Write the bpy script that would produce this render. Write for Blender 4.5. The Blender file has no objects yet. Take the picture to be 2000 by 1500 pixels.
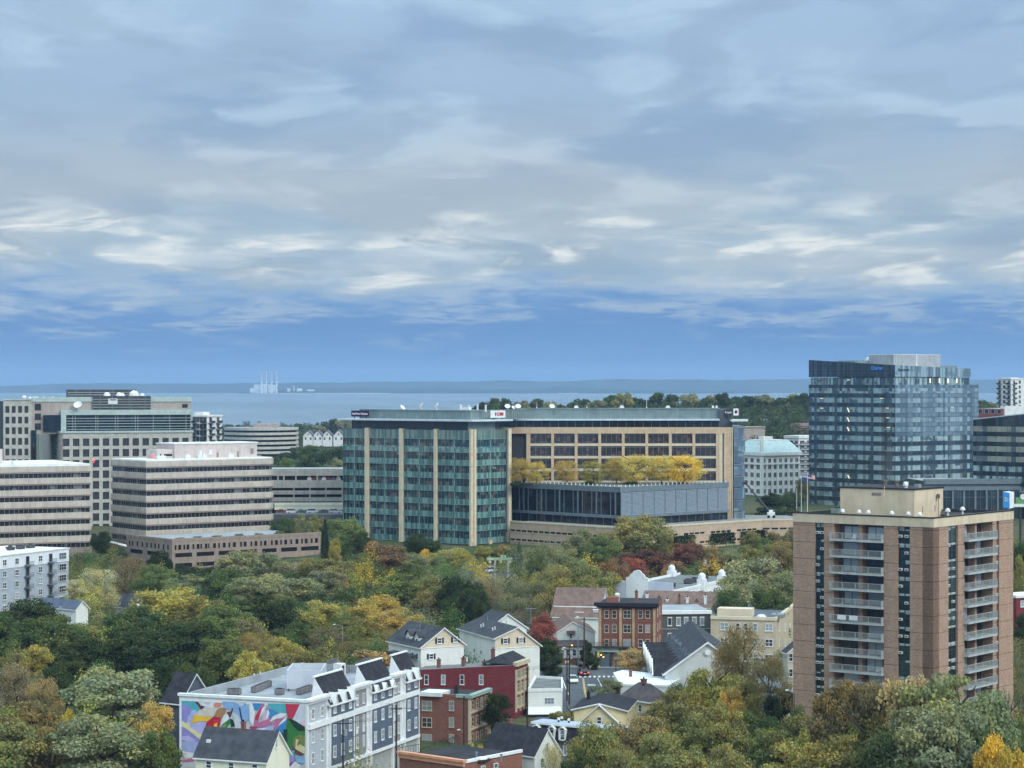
import bpy, bmesh, math, random
import numpy as np
from mathutils import Vector, Matrix
random.seed(11)
SC = bpy.context.scene
COL = SC.collection
# ------------------------------------------------------------------ camera, sky, sun, exposure
F, H, Y0 = 4450.0, 61.0, 750.0          # focal length in photo pixels, eye height, eye-level row
cam = bpy.data.cameras.new('camera'); cam.sensor_width = 36.0; cam.lens = 36.0*F/2000.0
cam.clip_start = 1.0; cam.clip_end = 60000.0
cam_o = bpy.data.objects.new('camera', cam); COL.objects.link(cam_o)
cam_o.location = (0, 0, H); cam_o.rotation_euler = (math.radians(90), 0, 0)
SC.camera = cam_o

def lin(r, g, b, k=1.0):
    f = lambda c: ((c/255.0)/12.92 if c/255.0 <= 0.04045 else ((c/255.0+0.055)/1.055)**2.4)*k
    return (f(r), f(g), f(b), 1.0)

class NT:
    """short-hand for node trees"""
    def __init__(s, tree): s.t = tree; s.n = tree.nodes; s.l = tree.links
    def put(s, sock, v):
        if v is None: return
        if isinstance(v, bpy.types.NodeSocket): s.l.new(v, sock)
        else: sock.default_value = v
    def node(s, typ, **kw):
        n = s.n.new(typ)
        for k, v in kw.items(): setattr(n, k, v)
        return n
    def math(s, op, a, b=None, c=None, clamp=False):
        n = s.node('ShaderNodeMath', operation=op, use_clamp=clamp)
        for i, v in enumerate((a, b, c)): s.put(n.inputs[i], v)
        return n.outputs[0]
    def vmath(s, op, a, b=None):
        n = s.node('ShaderNodeVectorMath', operation=op)
        s.put(n.inputs[0], a); s.put(n.inputs[1], b)
        return n.outputs['Value'] if op in ('DOT_PRODUCT', 'LENGTH') else n.outputs[0]
    def mix(s, f, a, b, blend='MIX'):
        n = s.node('ShaderNodeMix', data_type='RGBA', blend_type=blend)
        s.put(n.inputs[0], f); s.put(n.inputs[6], a); s.put(n.inputs[7], b)
        return n.outputs[2]
    def noise(s, vec, scale, detail=4.0, rough=0.5, dist=0.0, color=False):
        n = s.node('ShaderNodeTexNoise'); s.put(n.inputs['Vector'], vec)
        n.inputs['Scale'].default_value = scale; n.inputs['Detail'].default_value = detail
        n.inputs['Roughness'].default_value = rough; n.inputs['Distortion'].default_value = dist
        return n.outputs['Color' if color else 'Fac']
    def ramp(s, f, stops, interp='LINEAR'):
        n = s.node('ShaderNodeValToRGB'); s.put(n.inputs[0], f)
        e = n.color_ramp; e.interpolation = interp
        while len(e.elements) < len(stops): e.elements.new(0.5)
        for el, (p, c) in zip(e.elements, stops):
            el.position = p; el.color = c if len(c) == 4 else (*c, 1)
        return n.outputs[0]
    def smooth(s, v, a, b):
        n = s.node('ShaderNodeMapRange', interpolation_type='SMOOTHSTEP'); s.put(n.inputs[0], v)
        n.inputs[1].default_value = a; n.inputs[2].default_value = b
        return n.outputs[0]
    def comb(s, x, y, z):
        n = s.node('ShaderNodeCombineXYZ')
        for i, v in enumerate((x, y, z)): s.put(n.inputs[i], v)
        return n.outputs[0]
    def sep(s, v):
        n = s.node('ShaderNodeSeparateXYZ'); s.put(n.inputs[0], v); return n.outputs

SUN_DIR = Vector((0.62, -0.66, 0.62)).normalized()
world = bpy.data.worlds.new('World'); SC.world = world; world.use_nodes = True
def build_sky():
    t = NT(world.node_tree); t.n.clear()
    d = t.node('ShaderNodeTexCoord').outputs['Generated']
    x, y, z0 = t.sep(d)
    z = t.math('MAXIMUM', z0, 0.0)
    q = t.math('DIVIDE', 1.0, t.math('ADD', z, 0.10))            # cloud-deck plan coordinates, so streaks flatten towards the horizon
    p = t.comb(t.math('MULTIPLY', x, q), t.math('MULTIPLY', y, q), 0.0)
    w = t.vmath('SUBTRACT', t.noise(p, 1.3, 3, 0.5, color=True), (0.5, 0.5, 0.5))
    pw = t.vmath('ADD', p, t.vmath('MULTIPLY', w, (0.42, 0.55, 0.0)))
    w2 = t.vmath('SUBTRACT', t.noise(pw, 6.0, 3, 0.6, color=True), (0.5, 0.5, 0.5))
    pv = t.vmath('ADD', pw, t.vmath('MULTIPLY', w2, (0.09, 0.12, 0.0)))
    def N(off, sc, det, rg, sy=0.75, src=None):
        return t.noise(t.vmath('ADD', t.vmath('MULTIPLY', src or pv, (1.0, sy, 1.0)), off), sc, det, rg)
    n1 = N((0, 0, 0), 2.0, 5, 0.5, 0.6); n2 = N((13.1, 4.2, 0), 3.6, 5, 0.5, 0.65); n3 = N((3.7, 21.2, 0), 2.7, 5, 0.52, 0.7)
    n4 = N((31.7, 11.2, 0), 0.95, 2, 0.5); nd = N((7.7, 1.2, 0), 8.0, 6, 0.6, 0.8); n5 = N((5.1, 40.2, 0), 1.2, 4, 0.5, 0.5)
    def ctr(n, k): return t.math('MULTIPLY', t.math('SUBTRACT', n, 0.5), k)
    zz = t.math('ADD', z, ctr(n5, 0.045)); zz = t.math('ADD', zz, ctr(n2, 0.020)); zz = t.math('ADD', zz, ctr(nd, 0.008))
    L = lin
    k = 1/0.30
    col = t.ramp(t.math('MULTIPLY', zz, k), [
        (0.000*k, L(110, 156, 208)), (0.012*k, L(104, 150, 204)), (0.026*k, L(99, 145, 199)),
        (0.036*k, L(106, 150, 203)), (0.043*k, L(140, 172, 206)), (0.052*k, L(170, 191, 206)),
        (0.072*k, L(168, 190, 206)), (0.095*k, L(162, 184, 204)), (0.125*k, L(159, 184, 211)),
        (0.165*k, L(164, 192, 221)), (0.30*k*0.999, L(194, 213, 228))])
    zf = t.math('ADD', z, ctr(n5, 0.02))
    flat = t.ramp(t.math('MULTIPLY', zf, k), [(0.0, L(112, 158, 209)), (0.010*k, L(107, 153, 205)), (0.024*k, L(98, 143, 197)), (0.034*k, L(104, 147, 198)), (0.06*k, L(104, 147, 198))])
    col = t.mix(t.math('SUBTRACT', 1.0, t.smooth(zz, 0.026, 0.042)), col, flat)
    up = t.smooth(zz, 0.034, 0.056)
    # dark bellies, light billows and warm greys of the layered overcast
    dk = t.math('MULTIPLY', t.smooth(n1, 0.46, 0.60), up)
    col = t.mix(t.math('MULTIPLY', dk, 0.72), col, t.mix(t.smooth(z, 0.06, 0.13), L(146, 168, 188), L(136, 165, 200)))
    lt = t.math('MULTIPLY', t.smooth(n3, 0.50, 0.64), up)
    col = t.mix(t.math('MULTIPLY', lt, 0.62), col, t.mix(t.smooth(z, 0.07, 0.13), L(206, 218, 226), L(185, 211, 232)))
    dk2 = t.math('MULTIPLY', t.smooth(t.math('SUBTRACT', 1.0, n2), 0.50, 0.64), up)
    col = t.mix(t.math('MULTIPLY', dk2, 0.45), col, L(148, 172, 198))
    wm = t.math('MULTIPLY', t.smooth(n4, 0.42, 0.60), t.math('MULTIPLY', t.smooth(zz, 0.040, 0.055), t.math('SUBTRACT', 1.0, t.smooth(z, 0.085, 0.125))))
    col = t.mix(t.math('MULTIPLY', wm, 0.38), col, L(186, 196, 203))
    # bright cream breaks in a wavering band
    zb = t.math('ADD', z, ctr(n5, 0.05))
    win = t.math('MULTIPLY', t.smooth(zb, 0.043, 0.054), t.math('SUBTRACT', 1.0, t.smooth(zb, 0.062, 0.080)))
    br = t.math('MULTIPLY', t.smooth(n2, 0.48, 0.64), t.smooth(nd, 0.26, 0.60))
    col = t.mix(t.math('MULTIPLY', t.math('MULTIPLY', win, br), 0.92), col, L(232, 236, 235))
    # scud trailing below the layer
    sw = t.math('MULTIPLY', t.smooth(zz, 0.016, 0.030), t.math('SUBTRACT', 1.0, t.smooth(zz, 0.040, 0.050)))
    sc_ = t.math('MULTIPLY', t.smooth(n3, 0.42, 0.58), t.smooth(nd, 0.32, 0.58))
    col = t.mix(t.math('MULTIPLY', t.math('MULTIPLY', sw, sc_), 0.7), col, L(170, 190, 210))
    fine = t.math('ADD', 0.96, t.math('MULTIPLY', nd, 0.08))
    col = t.mix(1.0, col, t.comb(fine, fine, fine), 'MULTIPLY')
    # the veiled sun behind the layer brightens the sky round it
    g = t.math('MAXIMUM', t.vmath('DOT_PRODUCT', d, tuple(SUN_DIR)), 0.0)
    g = t.math('ADD', 1.0, t.math('MULTIPLY', t.math('POWER', g, 2.0), 0.9))
    zen = t.math('ADD', 1.0, t.math('MULTIPLY', t.smooth(z, 0.20, 0.9), 1.55))
    g = t.math('MULTIPLY', g, zen)
    col = t.mix(1.0, col, t.comb(g, g, t.math('POWER', g, 0.9)), 'MULTIPLY')
    sky = t.node('ShaderNodeTexSky', sky_type='NISHITA', sun_disc=False)
    sky.sun_elevation = math.asin(SUN_DIR.z); sky.sun_rotation = math.atan2(SUN_DIR.x, SUN_DIR.y)
    col = t.mix(1.0, col, t.mix(1.0, sky.outputs[0], (0.004, 0.004, 0.004, 1), 'MULTIPLY'), 'ADD')
    bg = t.node('ShaderNodeBackground'); t.put(bg.inputs[0], col); bg.inputs[1].default_value = 1.0
    t.l.new(bg.outputs[0], t.node('ShaderNodeOutputWorld').inputs[0])
build_sky()
sun = bpy.data.lights.new('sun', 'SUN'); sun.energy = 1.5; sun.angle = math.radians(16); sun.color = (1.0, 0.93, 0.84)
sun_o = bpy.data.objects.new('sun', sun); COL.objects.link(sun_o)
sun_o.rotation_euler = (-SUN_DIR).to_track_quat('-Z', 'Y').to_euler(); sun_o.location = (0, 0, 300)
SC.view_settings.view_transform = 'Standard'; SC.view_settings.look = 'None'
SC.view_settings.exposure = 0.0; SC.view_settings.gamma = 1.0; SC.view_settings.use_curve_mapping = False
SC.cycles.max_bounces = 5; SC.cycles.diffuse_bounces = 2; SC.cycles.glossy_bounces = 3
SC.cycles.transmission_bounces = 2; SC.cycles.volume_bounces = 0; SC.cycles.transparent_max_bounces = 6
SC.cycles.use_denoising = True; SC.cycles.use_adaptive_sampling = True; SC.cycles.adaptive_threshold = 0.03

# ------------------------------------------------------------------ helpers
def px_x(px, D): return (px-1000.0)/F*D
def px_z(py, D): return H-(py-Y0)/F*D

def sstep(a, b, v):
    t = min(1.0, max(0.0, (v-a)/(b-a))); return t*t*(3-2*t)

def ground_z(x, y):
    pts = [(0, -4), (330, -4), (395, -2.8), (440, -0.4), (455, 0), (545, 0), (600, 1.5), (650, 3), (700, 5), (738, 8.4), (800, 9), (1150, 9), (1900, 6), (2500, 3), (3150, -1), (3350, -4.5), (9e9, -4.5)]
    z = -4.0
    for (a, za), (b, zb) in zip(pts, pts[1:]):
        if a <= y <= b:
            z = za+(zb-za)*((y-a)/(b-a)); break
    hill = 27.0*math.exp(-((y-1560.0)/330.0)**2)*sstep(-70, 60, x)
    return z+hill

MATS = {}
def base_mat(name):
    m = bpy.data.materials.new(name); m.use_nodes = True
    t = NT(m.node_tree); b = t.n['Principled BSDF']
    MATS[name] = m
    return m, t, b

def mat(name, c1, c2=None, scale=0.6, rough=0.8, spec=0.3, streak=0.0, fine=0.0, lines=None, bump=0.0, metal=0.0, world_co=False):
    """painted, stone, metal or roof surface: two tones mixed by noise, optional rain streaks, grain and floor joints"""
    if name in MATS: return MATS[name]
    m, t, b = base_mat(name)
    tc = t.node('ShaderNodeTexCoord').outputs['Object'] if not world_co else t.node('ShaderNodeNewGeometry').outputs['Position']
    if c2 is None: c2 = tuple(v*0.78 for v in c1[:3])+(1,)
    n = t.noise(tc, scale, 5, 0.6)
    col = t.mix(t.smooth(n, 0.35, 0.68), c1, c2)
    if streak:
        s = t.noise(t.vmath('MULTIPLY', tc, (1.3, 1.3, 0.09)), 1.0, 4, 0.6)
        s = t.math('ADD', 1.0-streak, t.math('MULTIPLY', t.smooth(s, 0.3, 0.62), streak))
        col = t.mix(1.0, col, t.comb(s, s, s), 'MULTIPLY')
    if fine:
        s = t.noise(tc, 9.0, 3, 0.7)
        s = t.math('ADD', 1.0-fine, t.math('MULTIPLY', s, 2*fine))
        col = t.mix(1.0, col, t.comb(s, s, s), 'MULTIPLY')
    if lines:                                  # (pitch, width, offset, tint): joints that belong to the wall
        z = t.sep(tc)[2]
        fr = t.math('FRACT', t.math('DIVIDE', t.math('ADD', z, lines[2]), lines[0]))
        k = t.math('LESS_THAN', fr, lines[1]/lines[0])
        col = t.mix(t.math('MULTIPLY', k, 0.75), col, lines[3])
    t.put(b.inputs['Base Color'], col)
    b.inputs['Roughness'].default_value = rough; b.inputs['Specular IOR Level'].default_value = spec
    b.inputs['Metallic'].default_value = metal
    if bump:
        bn = t.node('ShaderNodeBump'); bn.inputs['Strength'].default_value = bump; bn.inputs['Distance'].default_value = 0.05
        t.put(bn.inputs['Height'], t.noise(tc, 4.0, 4, 0.6)); t.l.new(bn.outputs[0], b.inputs['Normal'])
    return m

def brick_mat(name, c1, c2, mortar, lines=None, patch=0.35):
    if name in MATS: return MATS[name]
    m, t, b = base_mat(name)
    tc = t.node('ShaderNodeTexCoord').outputs['Object']
    x, y, z = t.sep(tc)
    bt = t.node('ShaderNodeTexBrick'); t.put(bt.inputs['Vector'], t.comb(t.math('ADD', x, y), z, 0.0))
    bt.inputs['Scale'].default_value = 1.0; bt.inputs['Brick Width'].default_value = 0.42; bt.inputs['Row Height'].default_value = 0.15
    bt.inputs['Mortar Size'].default_value = 0.012; bt.inputs['Color1'].default_value = c1; bt.inputs['Color2'].default_value = c2; bt.inputs['Mortar'].default_value = mortar
    n = t.noise(tc, 0.35, 5, 0.6); n2 = t.noise(t.vmath('MULTIPLY', tc, (1, 1, 0.15)), 0.9, 4, 0.6); n3 = t.noise(tc, 3.0, 3, 0.7)
    s = t.math('ADD', 1-patch, t.math('MULTIPLY', t.math('ADD', n, n2), patch))
    s = t.math('MULTIPLY', s, t.math('ADD', 0.72, t.math('MULTIPLY', n3, 0.56)))
    col = t.mix(1.0, bt.outputs[0], t.comb(s, s, s), 'MULTIPLY')
    if lines:
        fr = t.math('FRACT', t.math('DIVIDE', t.math('ADD', z, lines[2]), lines[0]))
        k = t.math('LESS_THAN', fr, lines[1]/lines[0])
        col = t.mix(t.math('MULTIPLY', k, 0.7), col, lines[3])
    t.put(b.inputs['Base Color'], col); b.inputs['Roughness'].default_value = 0.9; b.inputs['Specular IOR Level'].default_value = 0.15
    return m

def glass(name, dark, pale, share=0.3, cell=None, rough=0.12, ior=1.5, soft=0.0, third=None):
    """window glass seen from outside: mirror-like coat over a dark room, with blinds drawn in some panes"""
    if name in MATS: return MATS[name]
    m, t, b = base_mat(name)
    if cell:
        tc = t.node('ShaderNodeTexCoord').outputs['Object']
        v = t.vmath('FLOOR', t.vmath('DIVIDE', t.vmath('ADD', tc, (0.013, 0.017, 0.011)), cell))
        wn = t.node('ShaderNodeTexWhiteNoise', noise_dimensions='3D'); t.put(wn.inputs[0], v)
        big = t.noise(t.vmath('MULTIPLY', tc, (1, 1, 1.4)), 0.16, 3, 0.6)
        r = t.math('ADD', t.math('MULTIPLY', wn.outputs[0], 0.5), t.math('MULTIPLY', t.math('SUBTRACT', big, 0.25), 1.0))
        r2 = wn.outputs[0]
    else:
        r = t.node('ShaderNodeObjectInfo').outputs['Random']; r2 = t.math('FRACT', t.math('MULTIPLY', r, 17.3))
    k = t.smooth(r, 1.0-share-0.06, 1.0-share+0.06)
    col = t.mix(k, dark, pale)
    if third: col = t.mix(t.math('MULTIPLY', t.math('GREATER_THAN', r2, 0.86), 0.8), col, third)
    s = t.math('ADD', 0.75, t.math('MULTIPLY', r2, 0.5))
    col = t.mix(1.0, col, t.comb(s, s, s), 'MULTIPLY')
    t.put(b.inputs['Base Color'], col)
    b.inputs['Roughness'].default_value = rough; b.inputs['IOR'].default_value = ior
    tcn = t.node('ShaderNodeTexCoord').outputs['Object']
    bn = t.node('ShaderNodeBump'); bn.inputs['Strength'].default_value = 0.12; bn.inputs['Distance'].default_value = 0.03
    t.put(bn.inputs['Height'], t.noise(tcn, 0.7, 2, 0.5)); t.l.new(bn.outputs[0], b.inputs['Normal'])
    return m

def emit(name, c, strength):
    if name in MATS: return MATS[name]
    m, t, b = base_mat(name)
    b.inputs['Base Color'].default_value = c; b.inputs['Emission Color'].default_value = c
    b.inputs['Emission Strength'].default_value = strength
    return m

SMALL = {'mullions', 'spandrel_joints', 'transoms', 'crown_mullions', 'screen_ribs', 'screen_posts', 'beam_joints', 'dentils', 'terrace_light', 'sign_marks', 'roof_railing', 'balcony_railing', 'roof_rail', 'window_frame'}
class MB:
    """collects polygons (each with a material slot) and links them as one mesh object"""
    def __init__(s, dz=0.0): s.v = []; s.f = []; s.m = []; s.dz = dz
    def poly(s, pts, m=0):
        i = len(s.v)
        for p in pts: s.v.append((p[0], p[1], p[2]-s.dz))
        s.f.append(tuple(range(i, i+len(pts)))); s.m.append(m)
    def hexa(s, a, b, m=0, mt=None):
        """a: bottom ring (4, ccw from above), b: top ring"""
        s.poly([a[3], a[2], a[1], a[0]], m); s.poly(b, m if mt is None else mt)
        for i in range(4):
            j = (i+1) % 4
            s.poly([a[i], a[j], b[j], b[i]], m)
    def box(s, x0, y0, z0, x1, y1, z1, m=0, mt=None):
        x0, x1 = min(x0, x1), max(x0, x1); y0, y1 = min(y0, y1), max(y0, y1)
        q = [(x0, y0), (x1, y0), (x1, y1), (x0, y1)]
        s.hexa([(x, y, z0) for x, y in q], [(x, y, z1) for x, y in q], m, mt)
    def fbox(s, fr, u0, u1, z0, z1, d0, d1, m=0):
        """box on a facade: along it u0..u1, height z0..z1, depth d0..d1 outwards"""
        q = [fr.p(u0, d1), fr.p(u1, d1), fr.p(u1, d0), fr.p(u0, d0)]
        s.hexa([(x, y, z0) for x, y in q], [(x, y, z1) for x, y in q], m)
    def prism(s, pts, z0, z1, m=0, mt=None):
        """footprint (ccw) raised from z0 to z1 (z1 may be a list)"""
        n = len(pts); zt = z1 if isinstance(z1, (list, tuple)) else [z1]*n
        for i in range(n):
            j = (i+1) % n
            s.poly([(*pts[i], z0), (*pts[j], z0), (*pts[j], zt[j]), (*pts[i], zt[i])], m)
        s.poly([(*pts[i], zt[i]) for i in range(n)], m if mt is None else mt)
        s.poly([(*pts[i], z0) for i in reversed(range(n))], m)
    def tube(s, p, q, r0, r1=None, n=6, m=0, caps=True):
        r1 = r0 if r1 is None else r1
        p, q = Vector(p), Vector(q); d = (q-p).normalized()
        a = d.orthogonal().normalized(); b = d.cross(a)
        A = [p+(a*math.cos(2*math.pi*i/n)+b*math.sin(2*math.pi*i/n))*r0 for i in range(n)]
        B = [q+(a*math.cos(2*math.pi*i/n)+b*math.sin(2*math.pi*i/n))*r1 for i in range(n)]
        for i in range(n):
            j = (i+1) % n; s.poly([A[i], A[j], B[j], B[i]], m)
        if caps: s.poly(list(reversed(A)), m); s.poly(B, m)
    def dome(s, c, r, h, m=0, n=10, rings=4):
        pr = None
        for k in range(rings+1):
            a = math.pi/2*k/rings
            R = [(c[0]+r*math.cos(a)*math.cos(2*math.pi*i/n), c[1]+r*math.cos(a)*math.sin(2*math.pi*i/n), c[2]+h*math.sin(a)) for i in range(n)]
            if pr:
                for i in range(n):
                    j = (i+1) % n; s.poly([pr[i], pr[j], R[j], R[i]], m)
            pr = R
    def mesh(s, name, mats, smooth=False):
        me = bpy.data.meshes.new(name); me.from_pydata(s.v, [], s.f)
        for x in mats: me.materials.append(x)
        if any(s.m): me.polygons.foreach_set('material_index', s.m)
        if smooth: me.polygons.foreach_set('use_smooth', [True]*len(s.f))
        me.update(); return me
    def build(s, name, mats, parent=None, loc=None, rz=0.0, smooth=False):
        if not isinstance(mats, (list, tuple)): mats = [mats]
        o = put(name, s.mesh(name, mats, smooth), parent, loc, rz)
        if name in SMALL: o['kind'] = 'stuff'
        return o

def put(name, data, parent=None, loc=None, rz=0.0):
    o = bpy.data.objects.new(name, data); COL.objects.link(o)
    if parent: o.parent = parent
    if loc: o.location = loc
    if rz: o.rotation_euler = (0, 0, rz)
    return o

TAGGED = []
def tag(o, label, cat, group=None, kind=None):
    if label: o['label'] = label
    if cat: o['category'] = cat
    if group: o['group'] = group
    if kind: o['kind'] = kind
    TAGGED.append(o)
    return o

def thing(name, label, cat, loc, rz=0.0, group=None):
    return tag(put(name, None, None, loc, rz), label, cat, group)

class Fr:
    """a facade line from p0 to p1 in a building's local plan; u runs left to right seen from outside"""
    def __init__(s, p0, p1, b):
        s.p0 = Vector(p0); s.L = (Vector(p1)-s.p0).length; s.u = (Vector(p1)-s.p0)/s.L; s.n = Vector((s.u.y, -s.u.x)); s.b = b
        c, si = math.cos(b.rz), math.sin(b.rz)
        R = lambda v: Vector((c*v.x-si*v.y, si*v.x+c*v.y))
        s.w0 = R(s.p0)+Vector((b.x, b.y)); s.wu = R(s.u); s.ang = math.atan2(s.u.y, s.u.x)
    def p(s, u, d=0.0):
        v = s.p0+s.u*u+s.n*d; return (v.x, v.y)
    def u_px(s, px):
        k = (px-1000.0)/F
        return (k*s.w0.y-s.w0.x)/(s.wu.x-k*s.wu.y)
    def z_px(s, py, u): return H-(py-Y0)/F*(s.w0.y+u*s.wu.y)

BUILDINGS = []
class Bd:
    """a building: near corner at photo column px and distance D, turned by th degrees; local X runs along its right visible face, local Y along its left one"""
    def __init__(s, name, label, px, D, th, pl=None, pr=None, a=None, b=None, base=None, cat='building', group=None):
        s.x, s.y = px_x(px, D), D; s.rz = math.radians(90-th); t = math.radians(th)
        R, L = Vector((math.sin(t), math.cos(t))), Vector((-math.cos(t), math.sin(t)))
        def ln(d, q):
            k = (q-1000.0)/F; return (k*s.y-s.x)/(d.x-k*d.y)
        s.a = a if a else ln(R, pr); s.b = b if b else ln(L, pl)
        s.base = ground_z(s.x, s.y)-0.3 if base is None else base
        s.root = thing(name, label, cat, (s.x, s.y, s.base), s.rz, group)
        BUILDINGS.append(s)
        s.R = Fr((0, 0), (s.a, 0), s); s.L = Fr((0, s.b), (0, 0), s)
    def z(s, py, D=None): return px_z(py, s.y if D is None else D)
    def mb(s): return MB(s.base)
    def part(s, name, mb, mats, parent=None): return mb.build(name, mats, parent or s.root)
    def rect(s, inset=0.0): return [(inset, inset), (s.a-inset, inset), (s.a-inset, s.b-inset), (inset, s.b-inset)]
    def win(s, fr, u, z, w, h, style, name='window', d=0.0):
        me = win_mesh(style, round(w, 2), round(h, 2))
        x, y = fr.p(u, d)
        return put(name, me, s.root, (x, y, z-s.base), fr.ang)

WINS = {}
def win_mesh(style, w, h):
    """window: frame proud of the wall, sash rails, pane set back in it; local x across, z up, -y outwards"""
    key = (style, w, h)
    if key in WINS: return WINS[key]
    kind, fm, gm = style[0], style[1], style[2]
    mb = MB(); t = min(0.10, w*0.095); x = w/2
    mb.box(-x, -0.10, 0, -x+t, 0.03, h, 0); mb.box(x-t, -0.10, 0, x, 0.03, h, 0)
    mb.box(-x+t, -0.10, h-t, x-t, 0.03, h, 0); mb.box(-x+t, -0.10, 0, x-t, 0.03, t, 0)
    mb.box(-x+t, -0.035, t, x-t, 0.02, h-t, 1)
    if kind in ('dh', 'shutter', 'dh2'): mb.box(-x+t, -0.07, h*0.5-t*0.4, x-t, -0.03, h*0.5+t*0.4, 0)
    if kind in ('two', 'dh2'): mb.box(-t*0.45, -0.085, t, t*0.45, -0.03, h-t, 0)
    if kind == 'grid':
        for k in (1, 2): mb.box(-x+t+(w-2*t)*k/3-t*0.25, -0.07, t, -x+t+(w-2*t)*k/3+t*0.25, -0.03, h-t, 0)
        mb.box(-x+t, -0.068, h*0.5-t*0.25, x-t, -0.03, h*0.5+t*0.25, 0)
    if kind == 'arch':
        mb.box(-x-0.06, -0.16, h, x+0.06, 0.03, h+0.16, 0); mb.box(-x-0.08, -0.16, -0.12, x+0.08, 0.03, 0, 0)
    if kind in ('dh', 'shutter', 'dh2'): mb.box(-x-0.05, -0.15, -0.08, x+0.05, 0.03, 0.0, 0)
    mats = [fm, gm]
    if kind == 'shutter':
        for sx in (-1, 1): mb.box(sx*(x+0.02), -0.07, 0, sx*(x+0.02+w*0.36), 0.02, h, 2)
        mats.append(style[3])
    WINS[key] = mb.mesh('window', mats)
    return WINS[key]

def text_on(name, body, size, m, parent, fr, u, z, d, dz, extrude=0.03, squash=1.0):
    c = bpy.data.curves.new(name, 'FONT'); c.body = body; c.size = size; c.extrude = extrude; c.align_x = 'CENTER'; c.align_y = 'CENTER'
    c.resolution_u = 2
    tmp = bpy.data.objects.new(name, c); COL.objects.link(tmp)
    bpy.context.view_layer.update()
    me = bpy.data.meshes.new_from_object(tmp.evaluated_get(bpy.context.evaluated_depsgraph_get()))
    bpy.data.objects.remove(tmp); bpy.data.curves.remove(c)
    me.materials.clear(); me.materials.append(m)
    o = put(name, me, parent)
    x, y = fr.p(u, d); o.location = (x, y, z-dz); o.rotation_euler = (math.pi/2, 0, fr.ang); o.scale = (squash, 1, 1)
    return o
# ------------------------------------------------------------------ the setting
def structure(o, label=None): o['kind'] = 'structure'; return o

def ground_mat():
    m, t, b = base_mat('ground')
    p = t.node('ShaderNodeNewGeometry').outputs['Position']
    n = t.noise(p, 0.05, 6, 0.6); n2 = t.noise(p, 0.6, 5, 0.65)
    c = t.mix(t.smooth(n, 0.4, 0.6), lin(74, 82, 52), lin(92, 88, 66))
    c = t.mix(t.smooth(n2, 0.45, 0.7), c, lin(52, 60, 40))
    t.put(b.inputs['Base Color'], c); b.inputs['Roughness'].default_value = 0.95; b.inputs['Specular IOR Level'].default_value = 0.1
    return m
def build_ground():
    ys = list(range(150, 1000, 10))+list(range(1000, 2200, 25))+list(range(2200, 3600, 100))
    xs_n = 90
    V, Fc = [], []
    for y in ys:
        w = 0.42*y+160
        for i in range(xs_n+1):
            x = -w+2*w*i/xs_n
            V.append((x, y, ground_z(x, y)))
    for j in range(len(ys)-1):
        for i in range(xs_n):
            a = j*(xs_n+1)+i
            Fc.append((a, a+1, a+xs_n+2, a+xs_n+1))
    me = bpy.data.meshes.new('ground'); me.from_pydata(V, [], Fc); me.materials.append(ground_mat())
    me.polygons.foreach_set('use_smooth', [True]*len(Fc))
    structure(put('ground', me))
build_ground()

def water_mat():
    m, t, b = base_mat('sea_water')
    p = t.node('ShaderNodeNewGeometry').outputs['Position']
    n = t.noise(t.vmath('MULTIPLY', p, (0.0022, 0.0007, 0.0)), 1.0, 6, 0.62)
    n2 = t.noise(t.vmath('MULTIPLY', p, (0.02, 0.006, 0.0)), 1.0, 4, 0.6)
    c = t.mix(t.smooth(t.math('ADD', n, t.math('MULTIPLY', t.math('SUBTRACT', n2, 0.5), 0.35)), 0.38, 0.66), lin(86, 104, 120), lin(114, 130, 144))
    t.put(b.inputs['Base Color'], c)
    b.inputs['Roughness'].default_value = 0.42; b.inputs['IOR'].default_value = 1.33
    bn = t.node('ShaderNodeBump'); bn.inputs['Strength'].default_value = 0.5; bn.inputs['Distance'].default_value = 0.6
    t.put(bn.inputs['Height'], t.noise(t.vmath('MULTIPLY', p, (0.10, 0.05, 0.1)), 1.0, 4, 0.6)); t.l.new(bn.outputs[0], b.inputs['Normal'])
    return m
def build_sea():
    mb = MB(); Y = [2700, 4000, 6500, 10000, 14000, 17300]; X = 8200
    for a, b in zip(Y, Y[1:]): mb.poly([(-X, a, -3), (X, a, -3), (X, b, -3), (-X, b, -3)])
    structure(mb.build('sea', water_mat()))
build_sea()

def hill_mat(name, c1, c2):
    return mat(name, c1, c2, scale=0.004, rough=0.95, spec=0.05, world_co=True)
def far_ridge(name, D, prof, depth, m):
    """a wooded ridge: crest heights given by photo columns, rounded towards the viewer and behind"""
    mb = MB(); rows = []
    rnd = random.Random(name)
    n = 220; x0, x1 = prof[0][0], prof[-1][0]
    cr = []
    for i in range(n+1):
        px = x0+(x1-x0)*i/n
        for (a, ya), (b, yb) in zip(prof, prof[1:]):
            if a <= px <= b: y = ya+(yb-ya)*sstep(a, b, px); break
        y += 0.5*math.sin(px*0.05)+0.4*math.sin(px*0.113+1)+rnd.uniform(-0.35, 0.35)
        cr.append((px_x(px, D), max(px_z(y, D), -2.0)))
    for k, (dy, f) in enumerate([(-depth*0.5, 0.0), (-depth*0.42, 0.22), (-depth*0.25, 0.62), (0, 1.0), (depth*0.4, 0.7), (depth*0.5, 0.0)]):
        rows.append([(x, D+dy, -3.4+(z+3.4)*f) for x, z in cr])
    for r0, r1 in zip(rows, rows[1:]):
        for i in range(n): mb.poly([r0[i], r0[i+1], r1[i+1], r1[i]])
    return structure(mb.build(name, m, smooth=True))
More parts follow.
